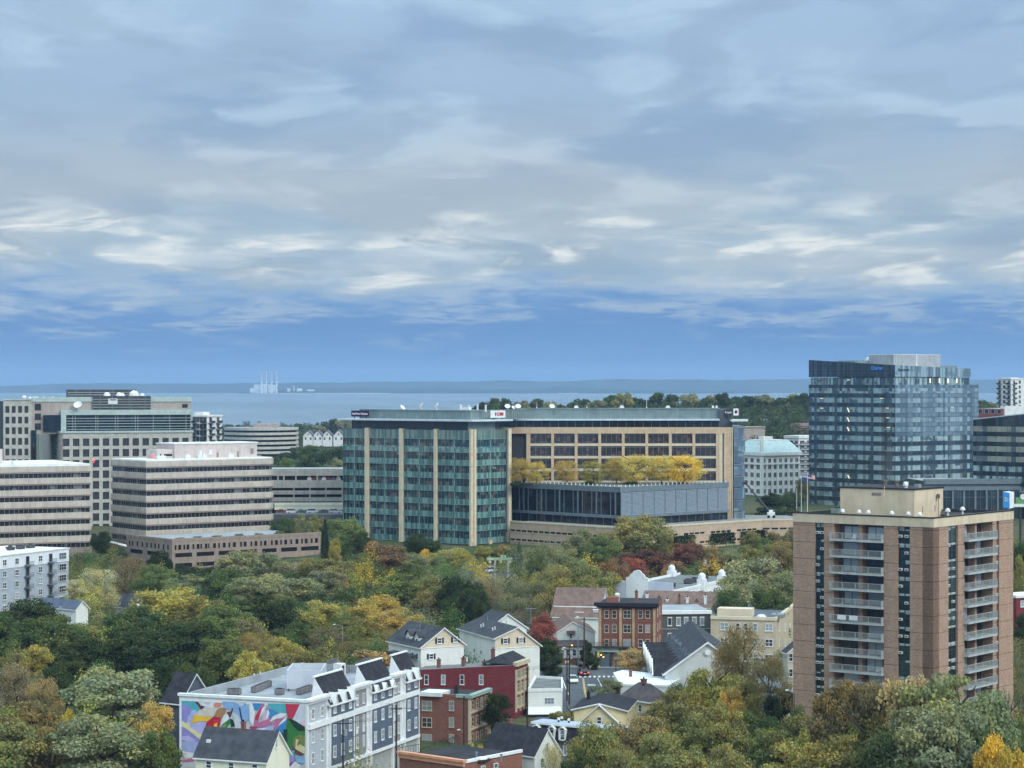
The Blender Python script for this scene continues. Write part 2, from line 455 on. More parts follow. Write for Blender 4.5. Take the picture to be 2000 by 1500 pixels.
far_ridge('far_hills', 16600, [(-500, 754), (0, 754), (60, 752), (150, 748.5), (350, 749.5), (520, 748), (640, 747), (760, 745.5), (900, 745), (1000, 743), (1100, 745), (1180, 740.5), (1300, 741), (1420, 742), (1580, 740), (1750, 741), (1900, 741), (2000, 743), (2500, 744)], 700,
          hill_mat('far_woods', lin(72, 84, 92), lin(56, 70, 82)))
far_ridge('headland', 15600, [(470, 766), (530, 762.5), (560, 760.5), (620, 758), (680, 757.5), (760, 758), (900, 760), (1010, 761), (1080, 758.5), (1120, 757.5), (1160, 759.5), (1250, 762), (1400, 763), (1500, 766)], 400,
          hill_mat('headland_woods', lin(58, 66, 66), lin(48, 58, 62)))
def build_shore():
    mb = MB(); D = 15380
    for px0, px1 in ((500, 590), (585, 616), (612, 760), (1090, 1130)):
        x0, x1 = px_x(px0, D), px_x(px1, D)
        mb.box(x0, D-30, -3.5, x1, D+40, -1.0+random.uniform(0, 1.5))
    structure(mb.build('beach', mat('sand', lin(214, 208, 188), lin(190, 186, 170), 0.01)))
build_shore()

# road: the street that meets the crossing in front of the brick corner building
M_asph = mat('asphalt', lin(92, 96, 102), lin(78, 82, 88), 0.25, 0.9, 0.2, fine=0.08, world_co=True)
M_pave = mat('pavement', lin(150, 150, 148), lin(128, 128, 126), 0.4, 0.9, 0.2, fine=0.06, world_co=True)
M_white = mat('road_white', lin(216, 216, 212), lin(190, 190, 186), 1.5, 0.8)
M_yel = mat('road_yellow', lin(186, 158, 104), lin(160, 138, 96), 1.0, 0.8)
def gz(px, py):
    """point of the ground seen at a photo pixel"""
    D = 60.0
    for _ in range(60):
        z = ground_z(px_x(px, D), D)
        D2 = (H-z)*F/(py-Y0)
        if abs(D2-D) < 0.01: break
        D = 0.5*(D+D2)
    return Vector((px_x(px, D), D, ground_z(px_x(px, D), D)))
def sheet(name, pts, m, dz, parent=None, rings=6, drop=0.0):
    """quad strip laid on the ground: pts are left/right photo pixels from near to far"""
    mb = MB(); prev = None; dense = [pts[0]]
    for (a, b), (c, d) in zip(pts, pts[1:]):
        for k in range(1, 9):
            t = k/8; dense.append(((a[0]+(c[0]-a[0])*t, a[1]+(c[1]-a[1])*t), (b[0]+(d[0]-b[0])*t, b[1]+(d[1]-b[1])*t)))
    for (la, lb), (ra, rb) in dense:
        l, r = gz(la, lb), gz(ra, rb)
        row = [l.lerp(r, i/rings) for i in range(rings+1)]
        row = [(p.x, p.y, ground_z(p.x, p.y)+dz) for p in row]
        if prev:
            for i in range(rings): mb.poly([prev[i], prev[i+1], row[i+1], row[i]])
        prev = row
    return mb.build(name, m, parent)
road = structure(sheet('road', [((1010, 1460), (1290, 1460)), ((1030, 1420), (1270, 1420)), ((1060, 1385), (1240, 1385)), ((1082, 1355), (1232, 1355)), ((1084, 1335), (1260, 1335)), ((1060, 1322), (1330, 1330)), ((1030, 1311), (1330, 1316)), ((1000, 1303), (1330, 1308))], M_asph, 0.06))
sheet('centre_line', [((1166, 1420), (1171, 1420)), ((1151, 1385), (1156, 1385)), ((1140, 1350), (1144.5, 1350)), ((1137, 1325), (1140.5, 1325))], M_yel, 0.085, road, 1)
sheet('lane_line', [((1186, 1375), (1188, 1375)), ((1176, 1345), (1178, 1345)), ((1166, 1325), (1167.6, 1325))], M_white, 0.085, road, 1)
sheet('edge_line', [((1110, 1358), (1112, 1358)), ((1103, 1342), (1105, 1342)), ((1098, 1328), (1100, 1328))], M_white, 0.085, road, 1)
sheet('stop_line', [((1148, 1339.6), (1164, 1340)), ((1148, 1337.6), (1164, 1338))], M_white, 0.085, road, 1)
for i in range(9):
    x = 1122+9.2*i
    sheet('crosswalk_bar', [((x, 1323.6), (x+4.6, 1323.8)), ((x+0.4, 1320.6), (x+5.0, 1320.8))], M_white, 0.085, road, 1)
pv = structure(sheet('pavement', [((1000, 1303.4), (1330, 1308.4)), ((1000, 1299), (1330, 1304.4))], M_pave, 0.16))
structure(sheet('parking_lot', [((1405, 1400), (1545, 1400)), ((1410, 1350), (1545, 1350)), ((1425, 1300), (1545, 1300)), ((1430, 1272), (1545, 1272))], mat('lot_asphalt', lin(128, 132, 136), lin(108, 112, 116), 0.3, 0.9, 0.2, fine=0.08, world_co=True), 0.05))
structure(sheet('road', [((940, 1152), (1010, 1118)), ((925, 1128), (985, 1106)), ((905, 1112), (960, 1102))], M_asph, 0.06))
# ------------------------------------------------------------------ trees
def foliage_mat():
    m, t, b = base_mat('foliage')
    oi = t.node('ShaderNodeObjectInfo')
    base = t.mix(1.0, oi.outputs['Color'], t.node('ShaderNodeAttribute', attribute_name='tint').outputs['Color'], 'MULTIPLY')
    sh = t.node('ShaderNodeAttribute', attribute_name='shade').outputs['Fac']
    hu = t.node('ShaderNodeAttribute', attribute_name='clump').outputs['Fac']
    c = t.mix(t.math('MULTIPLY', hu, 0.75), base, t.mix(1.0, base, (1.45, 1.2, 0.75, 1), 'MULTIPLY'))
    h2 = t.math('FRACT', t.math('MULTIPLY', hu, 7.7))
    c = t.mix(t.math('MULTIPLY', t.math('GREATER_THAN', h2, 0.55), 0.45), c, t.mix(1.0, base, (0.62, 0.78, 0.80, 1), 'MULTIPLY'))
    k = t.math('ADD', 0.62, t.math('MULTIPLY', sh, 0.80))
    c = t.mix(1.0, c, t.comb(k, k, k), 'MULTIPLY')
    t.n.remove(b)
    df = t.node('ShaderNodeBsdfDiffuse'); t.put(df.inputs[0], c)
    tr = t.node('ShaderNodeBsdfTranslucent'); t.put(tr.inputs[0], c)
    mx = t.node('ShaderNodeMixShader'); mx.inputs[0].default_value = 0.35
    t.l.new(df.outputs[0], mx.inputs[1]); t.l.new(tr.outputs[0], mx.inputs[2])
    t.l.new(mx.outputs[0], t.n['Material Output'].inputs[0])
    return m
M_leaf = foliage_mat()
M_bark = mat('bark', lin(86, 76, 66), lin(60, 54, 48), 3.0, 0.95, 0.1)

def leaf_mesh(name, C, N, S, shade, clump, tint=None):
    """quads at centres C with normals N, half sizes S"""
    n = len(C); rs = np.random.RandomState(n)
    N = N/np.linalg.norm(N, axis=1, keepdims=True)
    a = np.cross(N, rs.normal(size=(n, 3))); a /= np.linalg.norm(a, axis=1, keepdims=True)
    b = np.cross(N, a)
    S = S[:, None]; asp = rs.uniform(0.55, 0.9, (n, 1))
    fold = N*S*rs.uniform(-0.35, 0.35, (n, 1))
    V = np.stack([C-a*S, C-b*S*asp+fold, C+a*S, C+b*S*asp+fold], 1).reshape(-1, 3)
    me = bpy.data.meshes.new(name)
    me.vertices.add(4*n); me.vertices.foreach_set('co', V.astype(np.float32).ravel())
    me.loops.add(4*n); me.loops.foreach_set('vertex_index', np.arange(4*n, dtype=np.int32))
    me.polygons.add(n); me.polygons.foreach_set('loop_start', np.arange(0, 4*n, 4, dtype=np.int32))
    for nm, arr in (('shade', shade), ('clump', clump)):
        at = me.attributes.new(nm, 'FLOAT', 'FACE'); at.data.foreach_set('value', arr.astype(np.float32))
    tc = np.ones((n, 4), np.float32)
    if tint is not None: tc[:, :3] = tint
    at = me.attributes.new('tint', 'FLOAT_COLOR', 'FACE'); at.data.foreach_set('color', tc.ravel())
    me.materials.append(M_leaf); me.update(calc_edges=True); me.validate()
    return me

def crown(name, seed, nc=58, nl=330, leaf=0.0145, shape='round', spread=1.0, thin=1.0, rr=(0.055, 0.125)):
    """foliage of many leaf clumps in a crown of unit width and unit height (ground at 0); lobes swell and dip so the outline is uneven"""
    rs = np.random.RandomState(seed)
    Cs, Ns, Ss, sh, cl = [], [], [], [], []
    lob = rs.normal(size=(7, 3)); lob /= np.linalg.norm(lob, axis=1, keepdims=True); amp = rs.uniform(-0.30, 0.26, 7)
    ax = {'round': (.42, .42, .36, .60), 'wide': (.46, .46, .26, .68), 'oval': (.38, .38, .42, .55), 'column': (.42, .42, .44, .47)}[shape]
    for i in range(nc):
        d = rs.normal(size=3); d /= np.linalg.norm(d)
        r = rs.uniform(0.12, 1.0)**0.42*spread
        r *= 1.0+float(np.sum(amp*np.clip(lob@d, 0, 1)**3))
        c = np.array([d[0]*ax[0]*r, d[1]*ax[1]*r, ax[3]+d[2]*ax[2]*r])
        rad = rs.uniform(*rr)
        m = int(nl*(rad/0.1)**2*thin)
        v = rs.normal(size=(m, 3)); v /= np.linalg.norm(v, axis=1, keepdims=True)
        k = rs.uniform(0.35, 1.0, (m, 1))**0.6*rs.uniform(0.85, 1.35, (m, 1))
        sq = np.array([rs.uniform(.9, 1.5), rs.uniform(.9, 1.5), rs.uniform(.55, .9)])
        P = c+v*rad*k*sq
        Cs.append(P); Ns.append(v*0.8+rs.normal(size=(m, 3))*0.6+np.array([0, 0, 0.45])); Ss.append(leaf*rs.uniform(0.6, 1.4, m))
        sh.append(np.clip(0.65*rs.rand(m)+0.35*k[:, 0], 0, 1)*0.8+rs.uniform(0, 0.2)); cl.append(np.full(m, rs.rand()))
    C = np.concatenate(Cs)
    return leaf_mesh(name, C, np.concatenate(Ns), np.concatenate(Ss), np.concatenate(sh), np.concatenate(cl))

def conifer(name, seed, n=7000):
    rs = np.random.RandomState(seed)
    t = rs.rand(n)**0.75; h = 0.06+0.94*t
    lay = np.floor(h*15); ph = rs.rand(16)*6.28
    ang = np.floor(rs.rand(n)*9)/9*6.283+ph[lay.astype(int)]+rs.normal(size=n)*0.16
    fr = (h*15-lay)
    R = 0.5*(1-h)**0.85*(0.55+0.5*(1-fr))*rs.uniform(0.25, 1.0, n)**0.5+0.01
    C = np.stack([R*np.cos(ang), R*np.sin(ang), h-0.05*R], 1)
    N = np.stack([np.cos(ang)*0.6, np.sin(ang)*0.6, np.ones(n)], 1)+rs.normal(size=(n, 3))*0.4
    return leaf_mesh(name, C, N, rs.uniform(0.010, 0.020, n), rs.rand(n)*0.7+0.3*(R > 0.3), np.floor(rs.rand(n)*4)/9)

def trunk_mesh(name, seed, limbs=7, fork=0.32, spread=0.3):
    rs = random.Random(seed); mb = MB()
    p = Vector((0, 0, -0.02)); r = 0.026
    pts = [p]
    for i in range(5): pts.append(Vector((rs.uniform(-.02, .02)*i, rs.uniform(-.02, .02)*i, 0.16*(i+1))))
    for i in range(5): mb.tube(pts[i], pts[i+1], r*(1-i*0.17), r*(1-(i+1)*0.17), 6, 0, False)
    for k in range(limbs):
        b = fork+(0.78-fork)*k/limbs; i = min(4, int(b/0.16)); s = pts[i].lerp(pts[i+1], (b-pts[i].z)/max(1e-3, pts[i+1].z-pts[i].z))
        a = k*2.4+rs.uniform(-.4, .4); m1 = s+Vector((math.cos(a)*spread*0.5, math.sin(a)*spread*0.5, 0.10)); m2 = m1+Vector((math.cos(a+0.3)*spread*0.5, math.sin(a+0.3)*spread*0.5, 0.12))
        mb.tube(s, m1, 0.012, 0.008, 5, 0, False); mb.tube(m1, m2, 0.008, 0.003, 4, 0, False)
        mb.tube(m1, m1+Vector((math.cos(a-0.8)*0.12, math.sin(a-0.8)*0.12, 0.12)), 0.006, 0.002, 4, 0, False)
    return mb.mesh(name, [M_bark])

def bare_mesh(name, seed, depth=5):
    rs = random.Random(seed); mb = MB()
    def br(p, d, L, r, k):
        q = p+d*L; mb.tube(p, q, r, r*0.65, 4 if k < 3 else 3, 0, False)
        if k >= depth: return
        for _ in range(3 if k else 4):
            e = (d+Vector((rs.uniform(-1, 1), rs.uniform(-1, 1), rs.uniform(-0.3, 0.6)))*0.62).normalized()
            br(p.lerp(q, rs.uniform(0.55, 1.0)), e, L*rs.uniform(0.6, 0.8), r*0.58, k+1)
    br(Vector((0, 0, 0)), Vector((0.03, 0, 1)), 0.30, 0.022, 0)
    return mb.mesh(name, [M_bark])

CROWNS = {
    'round': [crown('crown', 1), crown('crown', 2, 66, 300), crown('crown', 3, 50, 350), crown('crown', 4, 72, 280), crown('crown', 40, 60, 310), crown('crown', 41, 54, 330, rr=(.07, .14))],
    'wide': [crown('crown', 5, 60, 300, shape='wide'), crown('crown', 6, 52, 320, shape='wide')],
    'oval': [crown('crown', 7, 60, 300, shape='oval'), crown('crown', 8, 52, 320, shape='oval')],
    'sparse': [crown('crown', 9, 70, 260, 0.010, 'oval', thin=0.75), crown('crown', 10, 76, 240, 0.010, 'round', thin=0.72)],
    'column': [crown('crown', 11, 80, 320, 0.015, 'column')],
    'shrub': [crown('crown', 12, 30, 200, 0.024, 'column', rr=(.08, .16)), crown('crown', 13, 28, 210, 0.024, 'column', rr=(.08, .16))],
    'far': [crown('crown', 14, 26, 110, 0.036, rr=(.09, .16)), crown('crown', 15, 28, 110, 0.036, 'wide', rr=(.09, .16)), crown('crown', 16, 26, 110, 0.036, 'oval', rr=(.09, .16))],
    'conifer': [conifer('crown', 17, 12000), conifer('crown', 18, 12000)],
}
TRUNKS = [trunk_mesh('trunk', 21), trunk_mesh('trunk', 22, 8, 0.36, 0.34), trunk_mesh('trunk', 23, 6, 0.28, 0.28)]
BARE = [bare_mesh('branches', 31), bare_mesh('branches', 32)]
PAL = {'amber': (206, 180, 96), 'blue green': (98, 118, 100), 'dark green': (54, 72, 49), 'deep green': (72, 93, 60), 'mid green': (96, 117, 73), 'olive': (118, 122, 74), 'olive brown': (121, 114, 78), 'yellow green': (150, 150, 76), 'golden': (170, 151, 75), 'yellow': (203, 173, 65), 'orange': (196, 133, 69), 'russet': (148, 106, 71), 'red': (155, 72, 64), 'dark red': (118, 69, 60), 'sage': (124, 139, 109), 'blue green_': (88, 115, 97), 'pale sage': (151, 157, 127), 'grey green': (114, 122, 97), 'tan': (157, 140, 99), 'grey brown': (122, 116, 95), 'lime': (163, 165, 82)}
NT_ = [0]
TREES = []
def tree(px, ytop, wpx, color, kind='round', region='', D=None, h=None, name=None, noun=None, hmin=9.0, ybase=None):
    """a tree whose top shows at photo row ytop; its distance follows from its height unless given"""
    rs = random.Random(NT_[0]*7+3); NT_[0] += 1
    if h is None: h = {'conifer': 15.0, 'shrub': 3.2, 'column': 9.0}.get(kind, 13.0)*rs.uniform(0.92, 1.08)
    if D is None:
        D = 450.0
        for _ in range(40):
            D = 0.5*D+0.5*max(300.0, (H-ground_z(px_x(px, D), D)-h)*F/(ytop-Y0))
    x = px_x(px, D); g = ground_z(x, D) if ybase is None else px_z(ybase, D)
    if ybase is not None or h is None: h = px_z(ytop, D)-g
    else: h = px_z(ytop, D)-g
    w = wpx/F*D
    nm = name or {'conifer': 'conifer', 'shrub': 'shrub', 'bare': 'bare_tree'}.get(kind, 'tree')
    rt = put(nm, None, None, (x, D, g), rs.uniform(0, 6.28)); rt.scale = (w*1.04, w*1.04, h)
    noun = noun or {'conifer': 'conifer', 'shrub': 'shrub', 'bare': 'bare branching tree', 'column': 'columnar tree', 'sparse': 'thin-leaved tree'}.get(kind, 'leafy tree')
    TREES.append((rt, f'{color} {noun} {region}', px, 'shrub' if kind == 'shrub' else 'tree'))
    if kind == 'bare':
        put('branches', BARE[NT_[0] % 2], rt)
        return rt
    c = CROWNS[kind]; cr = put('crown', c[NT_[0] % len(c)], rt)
    j = rs.uniform(0.9, 1.1); q = PAL[color]
    col = lin(min(255, q[0]*j*rs.uniform(.97, 1.03)), min(255, q[1]*j), min(255, q[2]*j*rs.uniform(.95, 1.05)))
    gy = sum(col[:3])/3; ds = .08 if color in ('amber', 'yellow') else .34 if 'red' in color or color in ('russet', 'orange') else .24
    cr.color = tuple(min(.9, (v+(gy-v)*ds)*k_) for v, k_ in zip(col[:3], (1.15, 1.18, 1.1) if ds < .1 else (1.02, 1.08, 1.0) if ds > .3 else (1.36, 1.22, 1.04)))+(1,)
    if kind == 'conifer':
        mbk = MB(); mbk.tube((0, 0, -0.03), (0, 0, 0.9), 0.03, 0.004, 6); put('trunk', TRUNK_C, rt)
    else: put('trunk', TRUNKS[NT_[0] % 3], rt)
    return rt
_mb = MB(); _mb.tube((0, 0, -0.03), (0, 0, 0.9), 0.03, 0.004, 6); TRUNK_C = _mb.mesh('trunk', [M_bark])
# ------------------------------------------------------------------ materials of the office buildings
M_stone = mat('grey_stone', lin(190, 186, 178), lin(172, 168, 160), 0.5, 0.85, 0.2, streak=0.12, fine=0.05)
M_stone2 = mat('pink_stone', lin(176, 162, 154), lin(160, 148, 142), 0.5, 0.85, 0.2, streak=0.10, fine=0.05)
M_band = mat('precast_band', lin(200, 188, 176), lin(182, 170, 160), 0.3, 0.85, 0.2, streak=0.16, fine=0.05)
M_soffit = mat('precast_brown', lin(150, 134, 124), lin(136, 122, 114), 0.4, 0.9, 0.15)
M_roofw = mat('white_membrane', lin(226, 226, 222), lin(206, 206, 204), 0.3, 0.8, 0.2, fine=0.05)
M_roofg = mat('grey_membrane', lin(160, 164, 170), lin(140, 144, 150), 0.2, 0.85, 0.2, fine=0.06)
M_roofd = mat('dark_membrane', lin(62, 62, 66), lin(48, 48, 52), 0.3, 0.9, 0.15, fine=0.08)
M_pent = mat('pinkish_panel', lin(206, 190, 186), lin(190, 176, 172), 0.4, 0.8, 0.2, streak=0.1)
M_whitep = mat('white_paint', lin(232, 232, 230), lin(214, 214, 214), 0.6, 0.6, 0.3, streak=0.06)
M_mint = mat('pale_green_metal', lin(178, 192, 186), lin(160, 176, 170), 0.5, 0.5, 0.4)
M_dkmetal = mat('dark_metal', lin(58, 58, 62), lin(46, 46, 50), 1.0, 0.6, 0.4)
M_gymetal = mat('grey_metal', lin(140, 146, 150), lin(120, 126, 130), 1.0, 0.5, 0.4)
M_mull = mat('grey_mullion', lin(120, 124, 126), lin(104, 108, 112), 2.0, 0.5, 0.4)
M_dkmull = mat('dark_mullion', lin(64, 62, 64), lin(52, 50, 52), 2.0, 0.5, 0.4)
G_dark = glass('dark_office_glass', lin(44, 46, 52), lin(92, 92, 94), 0.16, None, 0.1, 1.45)
G_rib = glass('ribbon_glass', lin(42, 40, 46), lin(104, 104, 104), 0.30, (1.5, 1.5, 40.0), 0.1, 1.45)
G_black = glass('black_glass', lin(26, 30, 38), lin(48, 56, 66), 0.25, (2.0, 2.0, 2.0), 0.06, 1.5)
M_louv = mat('dark_louvre', lin(70, 66, 74), lin(56, 54, 62), 0.6, 0.6, 0.4)
M_slot = mat('garage_inside', lin(34, 32, 34), lin(26, 24, 26), 0.5, 0.95, 0.1)

def dish(mb, x, y, z, r, m=0, ang=0.0):
    """rooftop satellite dish: tilted bowl on a post"""
    mb.tube((x, y, z), (x, y, z+r*0.9), r*0.10, r*0.10, 5, m)
    d = Vector((math.cos(ang)*0.75, math.sin(ang)*0.75, 0.66)).normalized(); c = Vector((x, y, z+r*1.0))
    a = d.orthogonal().normalized(); b = d.cross(a); n = 12; pr = None
    for k in range(4):
        t = k/3.0; R = [c+d*(r*0.42*t*t)+(a*math.cos(6.2832*i/n)+b*math.sin(6.2832*i/n))*(r*t if t else 0.001) for i in range(n)]
        if pr:
            for i in range(n): mb.poly([pr[i], pr[(i+1) % n], R[(i+1) % n], R[i]], m)
        pr = R

def roof_unit(b, name, x, y, z, sx, sy, sz, m, legs=True):
    """air handler: cased box on skids with a fan cowl and side louvre"""
    mb = b.mb(); mb.box(x, y, z+0.25, x+sx, y+sy, z+sz, 0)
    mb.box(x+0.1, y+0.1, z-0.05, x+sx-0.1, y+0.3, z+0.25, 1); mb.box(x+0.1, y+sy-0.3, z-0.05, x+sx-0.1, y+sy-0.1, z+0.25, 1)
    mb.tube((x+sx*0.5, y+sy*0.5, z+sz), (x+sx*0.5, y+sy*0.5, z+sz+0.25), min(sx, sy)*0.36, None, 10, 1)
    mb.box(x+sx*0.15, y-0.04, z+0.25+sz*0.2, x+sx*0.85, y, z+sz*0.8, 1)
    return b.part(name, mb, [m, M_dkmetal])

# ------------------------------------------------------------------ grey stone office block, far left
def stone_office():
    b = Bd('stone_office_building', 'grey stone office block with square punched windows and dark rooftop louvres', 118, 830, 72, pr=376, b=34, base=4.0)
    top = b.z(846)
    R, L = b.R, b.L
    sty = ('two', M_dkmull, G_dark)
    mb = b.mb(); mb.prism(b.rect(0.35), b.base, top-0.4, 0, 1); b.part('core', mb, [M_dkmetal, M_roofg])
    # stone grid of the long front and the side: piers and spandrel courses leave square openings
    cols = [R.u_px(123+19.42*i) for i in range(13)]; w = R.u_px(123+12.8)-cols[0]; pitch = 21.0*830/F; wh = 14.6*830/F
    rows = [b.z(871.5)-pitch*i for i in range(10)]          # sill heights
    edges = [0.0]+[0.5*(cols[i]+w+cols[i+1]) for i in range(12)]+[R.L]
    def grid(fr, cols, w, rows, wh, top, tag_):
        e = [c for c in cols]
        prev = 0.0
        for c in cols+[None]:
            mb = b.mb(); u1 = c if c is not None else fr.L
            mb.fbox(fr, prev, u1, b.base, top, -0.9, 0.0); b.part('stone_pier', mb, M_stone); prev = (c+w) if c is not None else 0
        for c in cols:
            zt = top
            for r in rows+[None]:
                z1 = zt; z0 = (r+wh) if r is not None else b.base
                if z1-z0 > 0.2:
                    mb = b.mb(); mb.fbox(fr, c, c+w, z0, z1, -0.9, -0.06); b.part('spandrel', mb, M_stone)
                if r is not None:
                    b.win(fr, c+w/2, r, w, wh, sty, d=-0.45); zt = r
    grid(R, cols, w, rows, wh, top, 'r')
    cl = [L.u_px(p) for p in (77, 89, 101)]
    grid(L, cl, L.u_px(84.5)-cl[0], rows, wh, top, 'l')
    # ledge over the front
    mb = b.mb(); mb.fbox(R, -0.3, R.L+0.3, top, top+0.7, -1.2, 0.35); mb.fbox(L, 0, L.L+0.3, top, top+0.7, -1.2, 0.3); b.part('cornice', mb, M_mint)
    # upper storeys set back
    zt = b.z(784)
    mb = b.mb(); mb.prism([(-9.5, 7.0), (b.a, 3.0), (b.a, b.b), (-9.5, b.b)], top-0.4, zt, 0, 1); b.part('upper_storeys', mb, [M_stone2, M_roofg])
    fu = Fr((-9.5, 7.0), (b.a, 3.0), b)
    mb = b.mb(); mb.fbox(fu, -0.3, fu.L+0.2, zt-0.2, zt+1.5, -0.6, 0.25); b.part('parapet', mb, M_mint)
    # glazed bay with a pale frame and sun-shade bars
    u0, u1 = fu.u_px(124), fu.u_px(371); zb = top+0.7; z1 = b.z(811)
    mb = b.mb(); mb.fbox(fu, fu.u_px(84), u1, zb, z1, 0.0, 1.2); b.part('glazed_bay', mb, G_black)
    mb = b.mb(); mb.fbox(fu, u0-1.0, u0+0.9, zb, z1, 1.2, 1.6); b.part('bay_post', mb, M_mint)
    mb = b.mb(); mb.fbox(fu, u0-1.0, u1+0.4, z1, z1+1.9, -0.1, 1.7); b.part('bay_beam', mb, M_mint)
    mb = b.mb()
    for i in range(26): u = u0-0.6+(u1-u0+0.6)*i/25; mb.fbox(fu, u, u+0.12, z1+0.1, z1+1.7, 1.7, 1.76)
    b.part('beam_joints', mb, M_stone)
    for k in range(5):
        z = zb+0.5+(z1-zb-0.8)*k/5.0
        mb = b.mb(); mb.fbox(fu, u0+1.1, u1, z, z+0.17, 1.2, 1.45); b.part('shade_bar', mb, M_mint)
    mb = b.mb()
    for px in (141, 146, 186, 190, 224, 229, 263, 268, 298, 330, 362): u = fu.u_px(px); mb.fbox(fu, u, u+0.25, zb, z1, 1.2, 1.38)
    b.part('mullions', mb, M_mull)
    for k, y in enumerate((796, 815, 834)):
        b.win(fu, fu.u_px(74), b.z(y+5, 838), 2.2, 2.4, sty, d=0.05)
    b.win(fu, fu.u_px(361), b.z(796, 848), 2.0, 1.3, sty, d=0.05)
    mb = b.mb(); mb.fbox(fu, fu.u_px(60.5), fu.u_px(71), b.base, top+1, 0.0, 0.5); b.part('glass_slot', mb, G_black)
    # left wing with four bays
    W = Fr((-19.6, 8.2), (-9.5, 7.0), b)
    zt2 = b.z(782)
    mb = b.mb(); mb.prism([W.p(0, -0.4), W.p(W.L, -0.4), (-9.0, b.b), (-19.6, b.b)], b.base, zt2-0.3, 0, 1); b.part('wing_core', mb, [M_dkmetal, M_roofg])
    wc = [W.u_px(10.5+12.4*i) for i in range(4)]; ww = W.u_px(18.2)-wc[0]
    wr = [px_z(806.5, 832)-20.8*832/F*i for i in range(6)]
    grid(W, wc, ww, wr, 13.4*832/F, zt2, 'w')
    mb = b.mb(); mb.fbox(W, -0.2, W.L+0.3, zt2, zt2+0.5, -1.0, 0.25); b.part('wing_parapet', mb, M_mint)
    # rooftop louvre boxes
    fb = Fr((4, 16), (b.a, 16), b)
    def louvre_box(px0, px1, y0, y1, dep, D0):
        nonlocal fb
        u0, u1 = fb.u_px(px0), fb.u_px(px1); za, zb_ = px_z(y1, D0), px_z(y0, D0)
        mb = b.mb(); mb.fbox(fb, u0, u1, za, zb_, -10, dep); o = b.part('plant_screen', mb, [M_louv])
        for k in range(4):
            m2 = b.mb(); z = za+(zb_-za)*(k+0.7)/5; m2.fbox(fb, u0-0.05, u1+0.05, z, z+0.16, dep, dep+0.12); b.part('screen_bar', m2, M_mint, o)
        m2 = b.mb()
        for t in (0.12, 0.33, 0.62, 0.66, 0.9): u = u0+(u1-u0)*t; m2.fbox(fb, u, u+0.2, za, zb_, dep, dep+0.2)
        b.part('screen_posts', m2, M_mull, o)
    louvre_box(136, 270, 761, 784, -6, 852)
    fb = fu; louvre_box(181, 294, 773.5, 799.5, .9, 838)
    mb = b.mb(); mb.fbox(fb, fb.u_px(211), fb.u_px(229), px_z(789, 838), px_z(778.5, 838), 1.05, 1.2); b.part('roof_sign', mb, M_whitep)
    mb = b.mb(); mb.fbox(fb, fb.u_px(214), fb.u_px(227), px_z(782, 838), px_z(780, 838), 1.2, 1.26); b.part('sign_lettering', mb, M_dkmetal)
    for px, y, r in ((210, 773.5, 1.3), (234, 771.5, 1.2), (240, 773.5, 1.0), (263, 773.5, 1.9), (279, 773.5, 0.9)):
        mb = b.mb(); u = fb.u_px(px); x, yy = fb.p(u, -3); z = px_z(773.5, 838)
        mb.dome((x, yy, z), r, r*1.1, 0); b.part('roof_dome', mb, M_whitep)
    for px in (48, 60, 67, 73, 86, 104):
        mb = b.mb(); u = fu.u_px(px); x, yy = fu.p(u, -4); z = zt2 if px < 60 else zt
        mb.box(x-0.5, yy-0.5, z-0.3, x+0.5, yy+0.5, z+1.0); mb.dome((x, yy, z+1.0), 0.9, 0.7); b.part('roof_vent', mb, M_whitep)
    mb = b.mb(); dish(mb, *fu.p(fu.u_px(152), 2.5), zb+0.0+(z1+1.9-zb), 1.6, 0, -2.0); b.part('satellite_dish', mb, M_whitep)
stone_office()

# ------------------------------------------------------------------ banded precast offices
def banded(b, foot, zr, n, pitch, sp, tops, skip=()):
    """floors of pale precast bands and ribbon windows round a footprint"""
    def inset(pts, d):
        n_ = len(pts); out = []
        for i in range(n_):
            p0, p1, p2 = Vector(pts[i-1]), Vector(pts[i]), Vector(pts[(i+1) % n_])
            e1 = (p1-p0).normalized(); e2 = (p2-p1).normalized()
            n1, n2 = Vector((-e1.y, e1.x)), Vector((-e2.y, e2.x)); bis = (n1+n2).normalized(); k = d/max(0.3, bis.dot(n1))
            out.append(tuple(p1+bis*k))
        return out
    ins = inset(foot, 0.55); ins2 = inset(foot, 0.42)
    faces = [(foot[i-1], foot[i]) for i in range(len(foot))]
    z = zr
    for i in range(n):
        mb = b.mb(); mb.prism(foot, z-sp, z, 0, 1 if i == 0 else 0)
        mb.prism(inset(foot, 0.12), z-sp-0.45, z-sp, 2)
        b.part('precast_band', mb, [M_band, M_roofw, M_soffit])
        z0, z1 = z-pitch, z-sp-0.45
        mb = b.mb(); mb.prism(ins, z0, z1, 0); rb = b.part('ribbon_window', mb, G_rib)
        m2 = b.mb()
        for p0, p1 in tops:
            f = Fr(p0, p1, b); k = max(2, int(f.L/1.5))
            for j in range(k+1): u = 0.5+(f.L-1.0)*j/k; m2.fbox(f, u-0.07, u+0.07, z0, z1, -0.56, -0.40)
        b.part('mullions', m2, M_mull, rb)
        z -= pitch
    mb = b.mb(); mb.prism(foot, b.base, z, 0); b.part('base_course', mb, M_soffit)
    return z

